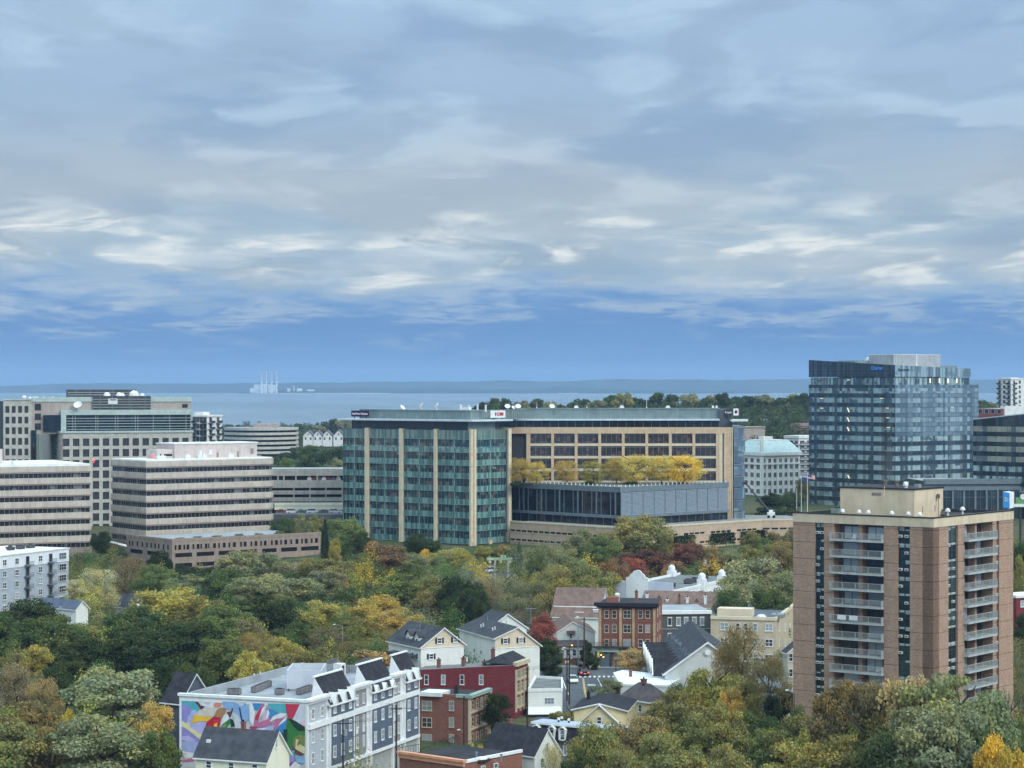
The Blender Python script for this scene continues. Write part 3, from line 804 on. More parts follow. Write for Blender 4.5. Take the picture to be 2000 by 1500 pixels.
def office_c():
    b = Bd('banded_office_building', 'pale banded office building with ribbon windows and pinkish rooftop plant house', 285, 730, 52, pl=216, pr=541, base=4.0)
    zr = b.z(901); pitch = 22.6*730/F; sp = 11.3*730/F
    foot = [(0, 0), (b.a-2.2, 0), (b.a, 2.2), (b.a, b.b), (0, b.b)]
    banded(b, foot, zr, 7, pitch, sp, [((0, 0), (b.a-2.2, 0)), ((b.a-2.2, 0), (b.a, 2.2)), ((0, b.b), (0, 0))])
    mb = b.mb(); mb.prism([(0.3, 0.3), (b.a-2.2, 0.3), (b.a-0.3, 2.4), (b.a-0.3, b.b-.3), (0.3, b.b-.3)], zr, zr+0.35, 0); b.part('roof_edge', mb, M_roofw)
    f = Fr((6, 9), (b.a, 9), b)
    u0, u1 = f.u_px(341), f.u_px(502); za, z1 = zr+0.35, b.z(868.5, 745)
    mb = b.mb(); mb.fbox(f, u0, u1, za, z1, -12, 0, 0); mb.fbox(f, u0-.2, u1+.2, z1, z1+.4, -12.2, .25, 1); b.part('plant_house', mb, [M_pent, M_roofw])
    mb = b.mb(); mb.fbox(f, f.u_px(309), u0, za, b.z(878, 745), -8, -1, 0); mb.fbox(f, f.u_px(315), f.u_px(339), b.z(891, 745), b.z(887, 745), -1, -0.9, 1); b.part('plant_annex', mb, [M_pent, M_slot])
    for px, w, y0, y1, m in ((391, 7, 890, 881, M_whitep), (411, 7, 890, 880, M_whitep), (425, 4, 896, 886, M_soffit), (465, 4, 896, 884, M_soffit), (472, 8, 890, 877, M_pent), (492, 7, 890, 879, M_soffit)):
        mb = b.mb(); u = f.u_px(px); mb.fbox(f, u-w*0.08, u+w*0.08, b.z(y0, 745), b.z(y1, 745), 0, 0.15); b.part('plant_house_panel', mb, m)
    for px in (296, 304, 352, 376, 384, 436):
        mb = b.mb(); u = f.u_px(px); x, y = f.p(u, 4.5); mb.box(x-.9, y-.7, za-0.1, x+.9, y+.7, za+1.2); mb.tube((x, y, za+1.2), (x, y, za+1.7), .4, .4, 8); b.part('roof_vent', mb, M_roofw)
    mb = b.mb(); x, y = f.p(f.u_px(284), 5); mb.tube((x, y, za-.2), (x, y, za+1.0), .12); mb.dome((x, y, za+1.0), .45, .7); b.part('beacon', mb, emit('beacon_red', (1.0, 0.12, 0.12, 1), 0.8))
    # brown stair tower at the far corner
    mb = b.mb(); mb.prism([(b.a, b.b-9), (b.a+3.2, b.b-9), (b.a+3.2, b.b-3), (b.a, b.b-3)], b.base, zr+0.6); b.part('stair_tower', mb, M_soffit)
office_c()

def office_b():
    b = Bd('banded_office_building', 'pale banded office building cut off by the left picture edge', -60, 700, 62, pr=179, b=40, base=4.0)
    zr = px_z(909, b.y+b.R.u_px(178)*b.R.wu.y); pitch = 22.6*722/F; sp = 11.3*722/F
    foot = [(0, 0), (b.a, 0), (b.a, b.b), (0, b.b)]
    banded(b, foot, zr, 7, pitch, sp, [((0, 0), (b.a, 0))])
    mb = b.mb(); mb.prism([(0.4, .4), (b.a-.4, .4), (b.a-.4, b.b-.4), (.4, b.b-.4)], zr, zr+0.6, 0); b.part('roof_edge', mb, M_roofw)
    f = Fr((2, 12), (b.a, 12), b); mb = b.mb(); mb.fbox(f, f.u_px(-60), f.u_px(5), zr+0.6, zr+5.2, -12, 0); b.part('plant_house', mb, M_pent)
    mb = b.mb(); x, y = f.p(f.u_px(172), 6); mb.tube((x, y, zr+.5), (x, y, zr+1.2), .12); mb.dome((x, y, zr+1.2), .45, .7); b.part('beacon', mb, emit('beacon_red', (1.0, 0.12, 0.12, 1), 0.8))
    mb = b.mb(); x, y = f.p(f.u_px(16), 8); mb.box(x-1, y-1, zr+.5, x+1, y+1, zr+1.6); b.part('roof_vent', mb, M_roofw)
office_b()

M_garage = mat('brown_precast', lin(160, 142, 132), lin(144, 128, 118), 0.4, 0.9, 0.15, streak=0.15, fine=0.06)
def openings(b, fr, z0, z1, us, mat_=None, name='opening'):
    for u0, u1 in us:
        mb = b.mb(); mb.fbox(fr, u0, u1, z0, z1, -0.4, 0.03, 0)
        mb.fbox(fr, u0-0.12, u0, z0-0.1, z1+0.1, 0, 0.10, 1); mb.fbox(fr, u1, u1+0.12, z0-0.1, z1+0.1, 0, 0.10, 1); mb.fbox(fr, u0, u1, z1, z1+0.1, 0, 0.12, 1)
        b.part(name, mb, [mat_ or M_slot, M_garage])
def podium_garage():
    b = Bd('podium_garage', 'brown podium garage with small square openings below the banded offices', 336, 690, 52, pl=247, pr=626, base=1.0)
    zt = b.z(1058)
    mb = b.mb(); mb.prism(b.rect(), b.base, zt, 0, 1); b.part('wall', mb, [M_garage, M_roofg])
    mb = b.mb(); mb.fbox(b.R, -.1, b.R.L+.1, zt, zt+.8, -.5, .12); mb.fbox(b.L, 0, b.L.L, zt, zt+.8, -.5, .12); b.part('parapet', mb, M_garage)
    R, L = b.R, b.L
    px = [341, 348, 358, 364, 376, 384, 391, 400, 405.5, 416, 426, 435, 446, 455, 469, 476, 489, 497, 508, 515, 529, 537, 547, 555, 567, 577, 588, 595, 607, 615]
    z0 = b.z(1072)-0.4
    openings(b, R, z0, z0+1.5, [(R.u_px(p), R.u_px(p+(5.5 if i % 2 else 3.4))) for i, p in enumerate(px)])
    openings(b, L, z0, z0+1.5, [(L.u_px(p), L.u_px(p+3)) for p in (252, 258, 267, 277, 286, 294, 302, 309, 318, 327)])
    for k, y in enumerate((1089, 1109)):
        z = b.z(y)
        openings(b, R, z, z+1.25, [(R.u_px(a), R.u_px(c)) for a, c in ((342, 375), (384, 418), (427, 460), (470, 502), (512, 540), (549, 580), (588, 622))])
        openings(b, L, z, z+1.25, [(L.u_px(a), L.u_px(c)) for a, c in ((255, 279), (288, 312))])
    b2 = Bd('podium_garage', 'low brown garage wing beside the grey apartment block', 248, 722, 66, pr=262, pl=134, base=1.0)
    zt = b2.z(1068)
    mb = b2.mb(); mb.prism(b2.rect(), b2.base, zt, 0, 1); b2.part('wall', mb, [M_garage, M_roofw])
    openings(b2, b2.L, zt-2.8, zt-1.6, [(b2.L.u_px(p), b2.L.u_px(p+4)) for p in (135, 142, 153, 166, 180, 195, 210, 225)])
    for y in (1108, 1124): z = b2.z(y); openings(b2, b2.L, z, z+1.2, [(b2.L.u_px(a), b2.L.u_px(c)) for a, c in ((153, 170), (180, 200), (210, 236))])
podium_garage()

def parking_structure():
    b = Bd('parking_garage', 'grey concrete parking garage with open decks left of the green glass tower', 520, 815, 86, pr=690, b=36, base=8.0)
    R = b.R; M = mat('garage_concrete', lin(168, 164, 158), lin(148, 146, 142), 0.4, 0.9, 0.15, streak=0.18, fine=0.05)
    mb = b.mb(); mb.prism(b.rect(0.8), b.base, b.z(920), 0, 1); b.part('dark_decks', mb, [M_slot, M_roofg])
    for y0, y1, d in ((916, 929.5, 0.0), (938, 953, 0.25), (958.2, 965.8, 0.1), (971.6, 979.5, 0.12), (981, 984, 0.0)):
        mb = b.mb(); mb.fbox(R, 0, R.L, b.z(y1), b.z(y0), -0.8, d); b.part('deck_parapet', mb, M)
    for i, px in enumerate((541.5, 553, 576.5, 618, 658, 572.5, 604, 635, 667)):
        up = i < 5
        mb = b.mb(); u = R.u_px(px); y = (929.5, 938) if up else (953, 981); mb.fbox(R, u, u+0.5, b.z(y[1]), b.z(y[0]), -0.7, 0.02); b.part('column', mb, M)
    rng = random.Random(3)
    for k in range(7):
        mb = b.mb(); u = R.u_px(600+9.5*k); z = b.z(938); mb.fbox(R, u, u+1.5, z, z+0.9, -0.79, -0.70, 0); mb.fbox(R, u+.3, u+1.2, z+.9, z+1.3, -0.79, -0.70, 0)
        b.part('parked_car_tail', mb, mat('car_tail_%d' % (k % 3), lin(*((200, 200, 204), (120, 60, 60), (90, 96, 110))[k % 3])))
    w = Bd('barrier_wall', 'long cream roadside barrier wall below the parking garage', 536, 800, 89, pr=672, b=0.8, base=16.8, cat='wall')
    for k in range(8):
        mb = w.mb(); u0, u1 = w.R.L*k/8, w.R.L*(k+1)/8-0.06; mb.fbox(w.R, u0, u1, w.base, w.z(982.5), -0.8, 0.0); mb.fbox(w.R, u0, u1, w.z(988.6), w.z(988.0), 0, 0.05, 1)
        w.part('panel', mb, [mat('cream_concrete', lin(236, 232, 208), lin(220, 216, 194), 0.4), M_mull])
parking_structure()

# ------------------------------------------------------------------ green glass tower
G_green = glass('green_vision_glass', lin(38, 58, 66), lin(86, 112, 112), 0.32, (1.4, 1.4, 1.4), 0.08, 1.55, third=lin(92, 74, 70))
G_span = glass('green_spandrel_glass', lin(84, 118, 118), lin(112, 144, 140), 0.45, (0.75, 0.75, 8.0), 0.10, 1.6)
G_spant = glass('green_top_glass', lin(96, 116, 110), lin(118, 132, 122), 0.45, (0.75, 0.75, 8.0), 0.12, 1.6)
M_tan = mat('tan_stone', lin(206, 180, 152), lin(190, 166, 140), 0.5, 0.85, 0.2, streak=0.10, fine=0.06)
M_tan2 = mat('pale_tan_stone', lin(214, 198, 172), lin(200, 184, 160), 0.6, 0.85, 0.2, fine=0.05)
M_screen = mat('ribbed_green_screen', lin(126, 142, 142), lin(112, 128, 130), 0.3, 0.55, 0.4, streak=0.18)
M_gmull = mat('green_mullion', lin(128, 156, 152), lin(108, 136, 134), 1.0, 0.45, 0.4)
M_slab = mat('pale_slab', lin(206, 214, 222), lin(190, 198, 206), 0.6, 0.6, 0.3)
M_dkgrey = mat('dark_grey_panel', lin(84, 88, 98), lin(72, 76, 86), 0.5, 0.6, 0.3, streak=0.12)

def green_tower():
    b = Bd('glass_office_tower', 'green glass office tower with slim stone fins and a ribbed rooftop screen', 922, 740, 38, pl=670, pr=993, base=8.0)
    R, L = b.R, b.L
    zt = b.z(841); pitch = 25.6*740/F; vis = 14.8*740/F
    z_end = b.z(1061)
    mb = b.mb(); mb.prism(b.rect(0.5), b.z(1058), zt, 0, 1); b.part('core', mb, [G_black, M_roofg])
    mb = b.mb(); mb.prism(b.rect(3.0), b.base-1, b.z(1058), 0); b.part('ground_storey', mb, [mat('lobby_wall', lin(132, 112, 98), lin(110, 94, 84), 0.4)])
    bays = [(L, a, c) for a, c in ((670.5, 715), (722, 782), (789, 849.5), (855, 920))]+[(R, 926.5, 988)]
    for fr, p0, p1 in bays:
        u0, u1 = fr.u_px(p0), fr.u_px(p1)
        if p0 < 672: u0 = 0.0
        if p1 == 920: u1 = fr.L-0.3
        n = max(3, int((u1-u0)/1.45))
        z = zt
        for k in range(9):
            hs = (17.4 if k == 0 else 25.6-14.8)*740/F
            mb = b.mb(); mb.fbox(fr, u0, u1, z-hs, z, -0.4, 0.10, 0)
            s = b.part('spandrel_glass', mb, [G_spant if k == 0 else G_span])
            m2 = b.mb()
            for j in range(n+1): u = u0+(u1-u0-0.06)*j/n; m2.fbox(fr, u, u+0.06, z-hs, z, 0.10, 0.15)
            m2.fbox(fr, u0, u1, z-hs-0.12, z-hs, -0.1, 0.22)
            b.part('spandrel_joints', m2, M_gmull, s)
            z -= hs
            if k == 8: break
            h = vis if k else vis
            mb = b.mb(); mb.fbox(fr, u0, u1, z-h, z-0.12, -0.4, 0.0); g = b.part('window_bay', mb, G_green)
            m2 = b.mb()
            for j in range(n+1): u = u0+(u1-u0-0.05)*j/n; m2.fbox(fr, u, u+0.05, z-h, z-0.12, 0.0, 0.07)
            um = (u0+u1)/2; m2.fbox(fr, um-0.22, um+0.22, z-h, z-0.12, 0.0, 0.10)
            if k >= 6:
                m2.fbox(fr, u0, u0+0.3, z-h, z-.12, 0, .1); m2.fbox(fr, u1-.3, u1, z-h, z-.12, 0, .1)
            b.part('mullions', m2, M_gmull, g)
            z -= h
    for fr, p0, p1, yb in ((L, 714.5, 721.5, 1052), (L, 781.5, 788.5, 1060), (L, 849.5, 855, 1062), (L, 919.5, 923.5, 1068), (R, 922, 926.5, 1068), (R, 988.5, 995, 1085)):
        u0, u1 = fr.u_px(p0), fr.u_px(p1)
        mb = b.mb(); mb.fbox(fr, u0+(u1-u0)*0.12, u1, b.base-2, zt+0.4, -0.6, 0.9, 0); mb.fbox(fr, u0-0.35, u0+(u1-u0)*0.12, b.base+4, zt, -0.6, 0.3, 1)
        b.part('stone_fin', mb, [M_tan2, M_dkgrey])
    # ground columns
    for fr, p in ((L, 719), (L, 786), (L, 853), (L, 921), (R, 957), (R, 992)):
        x, y = fr.p(fr.u_px(p), -0.4); mb = b.mb(); mb.box(x-.8, y-.8, b.base-2, x+.8, y+.8, b.z(1058)); b.part('ground_column', mb, M_tan)
    # recessed top storey, thin slab and rooftop screen
    zs = b.z(823.5)
    mb = b.mb(); mb.prism([(2.2, 2.2), (b.a-2, 2.2), (b.a-2, b.b-2), (2.2, b.b-2)], zt, zs); b.part('recessed_storey', mb, M_dkgrey)
    mb = b.mb(); mb.fbox(R, R.u_px(924), R.u_px(976), zt, zs-.1, -2.2, -1.9); b.part('pale_panels', mb, M_screen)
    mb = b.mb(); mb.prism([(-1.2, -1.2), (b.a+1.0, -1.2), (b.a+1.0, b.b+1.5), (-1.2, b.b+1.5)], zs, zs+0.55); b.part('roof_slab', mb, M_slab)
    zp = b.z(803)
    mb = b.mb(); mb.prism([(3.5, 3.5), (b.a+14, 3.5), (b.a+14, b.b-4.5), (3.5, b.b-4.5)], zs+.55, zp, 0, 1); scr = b.part('plant_screen', mb, [M_screen, M_roofg])
    m2 = b.mb()
    for f in (Fr((3.5, 3.5), (b.a+14, 3.5), b), Fr((3.5, b.b-4.5), (3.5, 3.5), b)):
        k = int(f.L/1.1)
        for j in range(k+1): u = f.L*j/k; m2.fbox(f, u-.06, u+.06, zs+.55, zp, 0, .10)
        m2.fbox(f, 0, f.L, zp-.05, zp+.3, -.2, .25)
    b.part('screen_ribs', m2, M_screen, scr)
    f = Fr((3.5, b.b-4.5), (3.5, 3.5), b)
    for px, r in ((770, 1.0), (808, 1.5), (838, 1.5), (1, 0)):
        if not r: continue
        x, y = f.p(f.u_px(px), -4); mb = b.mb(); dish(mb, x, y, zp-.3, r, 0, 2.2 if px > 780 else -1.5); b.part('satellite_dish', mb, M_whitep)
    for px, hh in ((881, 2.6), (897, 2.4), (914, 2.8), (930, 2.6)):
        x, y = f.p(f.u_px(px), -5); mb = b.mb(); mb.tube((x, y, zp-.3), (x, y, zp+hh-.8), .3, .3, 8); mb.tube((x, y, zp+hh-.8), (x, y, zp+hh-.6), .42, .42, 8); b.part('exhaust_stack', mb, M_whitep)
    x, y = f.p(f.u_px(888), -6); mb = b.mb(); mb.box(x-1, y-1.4, zp-.3, x+1, y+1.4, zp+1.2); b.part('roof_unit', mb, M_whitep)
    mb = b.mb()
    for k in range(6): x, y = f.p(f.u_px(848+4*k), -3); mb.tube((x, y, zp-.2), (x, y, zp+.9), .05)
    x, y = f.p(f.u_px(848), -3); x2, y2 = f.p(f.u_px(868), -3); mb.tube((x, y, zp+.9), (x2, y2, zp+.9), .05); b.part('roof_rail', mb, M_mull)
    # roof signs
    fs = Fr((1.0, b.b-1.5), (1.0, 0), b); u0, u1 = fs.u_px(686), fs.u_px(720); D = b.y+0.92*(L.w0.y-b.y)
    mb = b.mb(); mb.fbox(fs, u0, u1, b.z(814, 768), b.z(802, 768), -.3, 0, 0)
    for t in (.15, .5, .85): mb.fbox(fs, u0+(u1-u0)*t-.1, u0+(u1-u0)*t+.1, zs+.5, b.z(814, 768), -.3, -.1, 1)
    s = b.part('roof_sign', mb, [mat('purple_sign', lin(52, 24, 60), lin(46, 20, 54), 1.0, 0.5), M_dkmetal])
    text_on('lettering', 'NatWest Markets', 1.05, emit('sign_white', (0.8, 0.8, 0.85, 1), 0.15), b.root, fs, (u0+u1)/2, b.z(808.4, 768), 0.02, b.base, squash=0.92)
    fs = Fr((0.5, -0.2), (b.a+8, -0.2), b); u0, u1 = fs.u_px(959), fs.u_px(987)
    mb = b.mb(); mb.fbox(fs, u0, u1, b.z(816, 748), b.z(802, 748), -.35, 0, 0)
    for t in (.2, .8): mb.fbox(fs, u0+(u1-u0)*t-.1, u0+(u1-u0)*t+.1, zs+.5, b.z(816, 748), -.3, -.1, 1)
    b.part('roof_sign', mb, [M_whitep, M_dkmetal])
    mb = b.mb(); zc = b.z(809, 748); um = u0+(u1-u0)*0.32
    pts = [(0, 1.0), (.35, .62), (.62, .55), (.5, .15), (.62, -.2), (.4, -.5), (0, -1.0), (-.4, -.5), (-.62, -.2), (-.5, .15), (-.62, .55), (-.35, .62)]
    mb.poly([(*fs.p(um+a*0.55, 0.04), zc+c*0.75) for a, c in pts]); b.part('sign_emblem', mb, mat('sign_black', lin(24, 26, 30), lin(20, 22, 26), 1.0))
    mb = b.mb(); mb.fbox(fs, u0+(u1-u0)*.40, u0+(u1-u0)*.86, zc-.52, zc+.52, 0, .03); b.part('sign_block', mb, mat('sign_red', lin(190, 58, 70), lin(180, 52, 64), 1.0))
    mb = b.mb()
    for t in (.43, .50, .56): mb.fbox(fs, u0+(u1-u0)*t, u0+(u1-u0)*(t+.035), zc-.2, zc+.28, .03, .05)
    b.part('sign_marks', mb, M_whitep)
green_tower()
# ------------------------------------------------------------------ tan stone wing, glazed podium and tan garage
G_tanwin = glass('wing_glass', lin(62, 58, 58), lin(140, 134, 122), 0.20, (1.1, 1.1, 1.1), 0.1, 1.45, third=lin(96, 72, 66))
G_brown = glass('brown_glass', lin(78, 66, 70), lin(104, 92, 92), 0.4, (1.6, 1.6, 1.3), 0.1, 1.5)
G_bluegrey = glass('blue_grey_glass', lin(92, 108, 122), lin(116, 132, 144), 0.4, (1.5, 1.5, 3.5), 0.08, 1.7)
M_louvb = mat('blue_grey_louvre', lin(132, 144, 156), lin(118, 130, 142), 0.8, 0.45, 0.4)
M_fascia = mat('blue_grey_fascia', lin(112, 122, 130), lin(100, 110, 118), 0.5, 0.5, 0.4, streak=0.08)
def tan_wing():
    D = 770.0
    b = Bd('stone_office_wing', 'tan stone office wing with wide windows behind the yellow roof terrace trees', 992, D, 90, pr=1432, b=34, base=12.0)
    R = b.R; z = lambda y: px_z(y, D)
    zt = z(834.5)
    mb = b.mb(); mb.box(0.2, 1.2, b.base, b.a, 34, zt-.2, 0, 1); b.part('core', mb, [M_dkmetal, M_roofg])
    cols = [R.u_px(1036+46.0*i) for i in range(8)]; w = R.u_px(1076.5)-R.u_px(1036)
    rows = [(866.3, 846.8), (891, 871.2), (915, 895.5), (939, 920.5)]
    zb = z(955)
    prev = R.u_px(1028)
    for i, c in enumerate(cols+[R.u_px(1404)]):
        u1 = c; mb = b.mb(); mb.fbox(R, prev, u1, zb, z(846.8), -1.2, 0.0); b.part('stone_pier', mb, M_tan); prev = c+w
    mb = b.mb(); mb.fbox(R, R.u_px(994), R.u_px(1432), z(846.8), zt, -1.2, 0.06); b.part('stone_frieze', mb, M_tan)
    for k, (y0, y1) in enumerate(rows):
        nxt = rows[k+1][1] if k+1 < len(rows) else 955
        for c in cols:
            mb = b.mb(); mb.fbox(R, c, c+w, z(nxt), z(y0), -1.2, -0.08); b.part('spandrel', mb, M_tan2)
            mb = b.mb(); mb.fbox(R, c, c+w, z(y0), z(y1), -1.15, -0.62, 0)
            g = b.part('window', mb, G_tanwin)
            m2 = b.mb(); m2.fbox(R, c, c+w, z(y1)-.55, z(y1)-.35, -.62, -.5)
            for t in (.25, .5, .75): m2.fbox(R, c+w*t-.05, c+w*t+.05, z(y0), z(y1), -.62, -.54)
            m2.fbox(R, c, c+w, z(y0), z(y0)+.15, -.62, -.4)
            b.part('window_frame', m2, M_mull, g)
    # stone end pier with a brown joint and the glazed end bay
    mb = b.mb(); mb.fbox(R, R.u_px(1404.5), R.u_px(1411), z(1000), z(846.8), -1.2, 0.0); b.part('stone_pier', mb, M_tan2)
    mb = b.mb(); mb.fbox(R, R.u_px(1411), R.u_px(1414), z(1000), z(846.8), -1.2, -0.5); b.part('brown_joint', mb, M_soffit)
    mb = b.mb(); mb.fbox(R, R.u_px(1414), R.u_px(1430), z(1018), z(846.8), -3, 0.0); b.part('stone_pier', mb, M_tan)
    mb = b.mb(); mb.fbox(R, R.u_px(1430), R.u_px(1431.4), z(1018), zt, -3, 0.3); b.part('corner_fin', mb, M_tan2)
    # left recess with brown glass in a stone portal
    mb = b.mb(); mb.fbox(R, R.u_px(994.5), R.u_px(1028), zb, z(845.8), -3.0, -2.6); g = b.part('recessed_glazing', mb, G_brown)
    for y in (849, 868, 878, 895): 
        m2 = b.mb(); m2.fbox(R, R.u_px(995), R.u_px(1024), z(y+2), z(y), -2.6, -2.3); b.part('floor_band', m2, M_louvb, g)
    mb = b.mb(); mb.fbox(R, R.u_px(1021), R.u_px(1024.5), zb, z(845.8), -3, -1.4); b.part('portal_jamb', mb, M_louv)
    mb = b.mb(); mb.fbox(R, R.u_px(978), R.u_px(994), z(838.5), zt+.1, -2.5, 1.2); b.part('portal_lintel', mb, M_tan2)
    # dark clerestory, slab, ribbed screen
    zs = z(821.5)
    mb = b.mb(); mb.box(-3, 2.5, zt-.1, R.u_px(1406), 30, zs, 0); cl = b.part('clerestory', mb, G_black)
    m2 = b.mb(); f = Fr((-3, 2.5), (R.u_px(1406), 2.5), b)
    for j in range(27): u = f.L*j/26; m2.fbox(f, u, u+.12, zt, zs, 0, .14)
    b.part('mullions', m2, M_mull, cl)
    mb = b.mb(); mb.box(-4, 1.2, zs, R.u_px(1406), 33, zs+.55); b.part('roof_slab', mb, M_slab)
    zp = z(799)
    mb = b.mb(); mb.box(2.5, 4.5, zs+.55, R.u_px(1409), 30, zp, 0, 1); sc = b.part('plant_screen', mb, [M_screen, M_roofg])
    m2 = b.mb(); f = Fr((2.5, 4.5), (R.u_px(1409), 4.5), b); k = 66
    for j in range(k+1): u = f.L*j/k; m2.fbox(f, u-.05, u+.05, zs+.55, zp, 0, .09)
    m2.fbox(f, 0, f.L, zp-.05, zp+.35, -.2, .22); b.part('screen_ribs', m2, M_screen, sc)
    mb = b.mb(); mb.box(R.u_px(1406), 3.2, zt, R.u_px(1432), 28, z(800), 0); b.part('end_block', mb, M_dkgrey)
    x0 = R.u_px(1430)
    mb = b.mb(); mb.prism([(x0-.5, -2.2), (x0+5.6, 1.5), (x0+5.6, 10), (x0-.5, 10)], z(823), z(819.5)); b.part('end_canopy', mb, M_slab)
    # glazed end: stacked blue-grey bays
    for k in range(8):
        y0 = 836+23.4*k; o = 0.35*(k % 2)
        mb = b.mb(); mb.prism([(x0+.6, 0.6-o), (x0+4.2+o, 1.6), (x0+4.2+o, 26), (x0+.6, 26)], z(min(1018, y0+22.6)), z(y0)); g = b.part('glass_bay', mb, G_bluegrey)
        m2 = b.mb(); f = Fr((x0+.6, .6-o), (x0+4.2+o, 1.6), b)
        for t in (0.02, .33, .66, .98): m2.fbox(f, f.L*t-.05, f.L*t+.05, z(min(1018, y0+22.6)), z(y0), 0, .08)
        m2.fbox(f, 0, f.L, z(y0+2.2), z(y0), 0, .12); b.part('mullions', m2, M_fascia, g)
    mb = b.mb(); mb.prism([(x0+.4, .3), (x0+4.6, 1.4), (x0+4.6, 27), (x0+.4, 27)], z(836), z(833)); b.part('bay_roof', mb, M_louvb)
    for px in (1451,): 
        mb = b.mb(); mb.box(x0+2.6, 1.5, z(1025), x0+3.6, 2.5, z(1002)); b.part('stone_post', mb, M_tan2)
    for px, r in ((991, 1.0), (1003, .7), (1012, 1.0), (1079, 1.0)):
        mb = b.mb(); dish(mb, f_x(b, R, px), 8, zp-.3, r, 0, -1.4); b.part('satellite_dish', mb, M_whitep)
    for px in (1127, 1217, 1308, 1397, 1404):
        mb = b.mb(); x = f_x(b, R, px); s = .75 if px < 1390 else .35
        mb.box(x-s, 8, zp-.2, x+s, 9.5, zp+.7); mb.box(x-s*.7, 8.2, zp+.7, x+s*.7, 9.3, zp+1.1); b.part('roof_vent', mb, M_whitep)
    for px, h in ((1266, 4.6), (1049, 2.2), (1148, 1.2)):
        mb = b.mb(); x = f_x(b, R, px); mb.tube((x, 9, zp-.2), (x, 9, zp+h), .08, .05, 5); mb.tube((x, 9, zp-.2), (x, 9, zp+.6), .25, .2, 6); b.part('antenna_mast', mb, M_whitep)
    # signs at the right end
    f = Fr((R.u_px(1400), 2.6), (R.u_px(1450), 2.6), b); u0, u1 = f.u_px(1416), f.u_px(1429)
    mb = b.mb(); mb.fbox(f, u0, u1, z(812), z(799.5), -.3, 0); b.part('roof_sign', mb, mat('dark_sign', lin(62, 56, 66), lin(54, 48, 58), 1.0))
    for t in (.2, .45): 
        mb = b.mb(); mb.fbox(f, u0+(u1-u0)*t, u0+(u1-u0)*t+.2, z(818), z(812), -.3, -.1); b.part('sign_leg', mb, M_dkmetal)
    text_on('lettering', 'Kayak', 0.95, MATS['sign_white'], b.root, f, (u0+u1)/2, z(805.6), .03, b.base)
    u0, u1 = f.u_px(1432.5), f.u_px(1442.5)
    mb = b.mb(); mb.fbox(f, u0, u1, z(811.5), z(798), -.3, 0); b.part('roof_sign', mb, M_whitep)
    mb = b.mb(); mb.fbox(f, u0+.65, u1-.35, z(807.5), z(801.8), 0, .04); b.part('sign_block', mb, MATS['sign_red'])
    mb = b.mb(); zc = z(804.7); mb.poly([(*f.p(u0+.7, .06), zc+.75), (*f.p(u0+.4, .06), zc), (*f.p(u0+.7, .06), zc-.75), (*f.p(u0+1.0, .06), zc-.2), (*f.p(u0+1.0, .06), zc+.3)]); b.part('sign_emblem', mb, MATS['sign_black'])
def f_x(b, fr, px): return fr.u_px(px)
tan_wing()

def podium():
    b = Bd('glass_podium', 'low podium with dark glazed side and blue-grey louvred side under the roof terrace', 1211, 728, 46, pl=997, pr=1423, base=12.0)
    R, L = b.R, b.L; z = lambda y: b.z(y)
    zt = z(953)
    mb = b.mb(); mb.prism(b.rect(.6), z(1030), zt, 0, 1); b.part('core', mb, [M_dkmetal, mat('terrace_floor', lin(120, 122, 116), lin(100, 104, 98), .3)])
    mb = b.mb(); mb.fbox(R, -.15, R.L, z(962), zt+.25, -.6, .15); b.part('parapet', mb, M_fascia)
    mb = b.mb(); mb.fbox(L, 0, L.L, z(962), zt+.25, -.6, .15); b.part('parapet', mb, M_fascia)
    for fr in (R, L):
        mb = b.mb(); mb.fbox(fr, 0, fr.L, z(1013), z(1007), -.6, .18); b.part('sill_band', mb, M_fascia)
        mb = b.mb(); mb.fbox(fr, .5, fr.L, z(1030), z(1013), -.6, -.5); g = b.part('lower_glazing', mb, G_black)
        m2 = b.mb()
        for j in range(14): u = .5+(fr.L-.6)*j/13; m2.fbox(fr, u, u+.1, z(1030), z(1013), -.5, -.4)
        b.part('mullions', m2, M_mull, g)
    n = 12
    for j in range(n):
        u0, u1 = L.L*j/n, L.L*(j+1)/n
        mb = b.mb(); mb.fbox(L, u0+.14, u1, z(1007), z(962), -.5, -.1); g = b.part('glass_panel', mb, G_black)
        m2 = b.mb(); m2.fbox(L, u0, u0+.14, z(1007), z(962), -.5, .12)
        if j % 2: m2.fbox(L, (u0+u1)/2-.35, (u0+u1)/2+.35, z(1006), z(963), -.5, -.06)
        b.part('mullion', m2, M_fascia, g)
    n = 10; um = (L.u_px(1)-L.u_px(0))
    for j in range(n):
        u0, u1 = .3+(R.L-.5)*j/n, .3+(R.L-.5)*(j+1)/n
        mb = b.mb(); mb.fbox(R, u0, u1, z(1007), z(962), -.5, -.2, 1)
        h = z(962)-z(1007)
        for k in range(18):
            zz = z(1007)+h*k/18; q = R
            A = [q.p(u0+.1, -.05), q.p(u1-.1, -.05)]; B = [q.p(u0+.1, .12), q.p(u1-.1, .12)]
            mb.poly([(*B[0], zz), (*B[1], zz), (*A[1], zz+h/18*.8), (*A[0], zz+h/18*.8)], 0)
        mb.fbox(R, u0-.05, u0+.1, z(1007), z(962), -.2, .16, 2)
        b.part('louvre_panel', mb, [M_louvb, M_dkgrey, M_fascia])
    for fr, n in ((L, 26), (R, 26)):
        mb = b.mb()
        for j in range(n):
            u = fr.L*(j+.5)/n; mb.fbox(fr, u-.1, u+.1, zt+.2, zt+.95, -.6, -.4)
        b.part('terrace_light', mb, M_whitep)
    # roof planters
    for px, w in ((1010, 22), (1232, 30), (1330, 24)):
        f = Fr((2, b.b-6), (b.a-6, 2), b)
    return b
POD = podium()

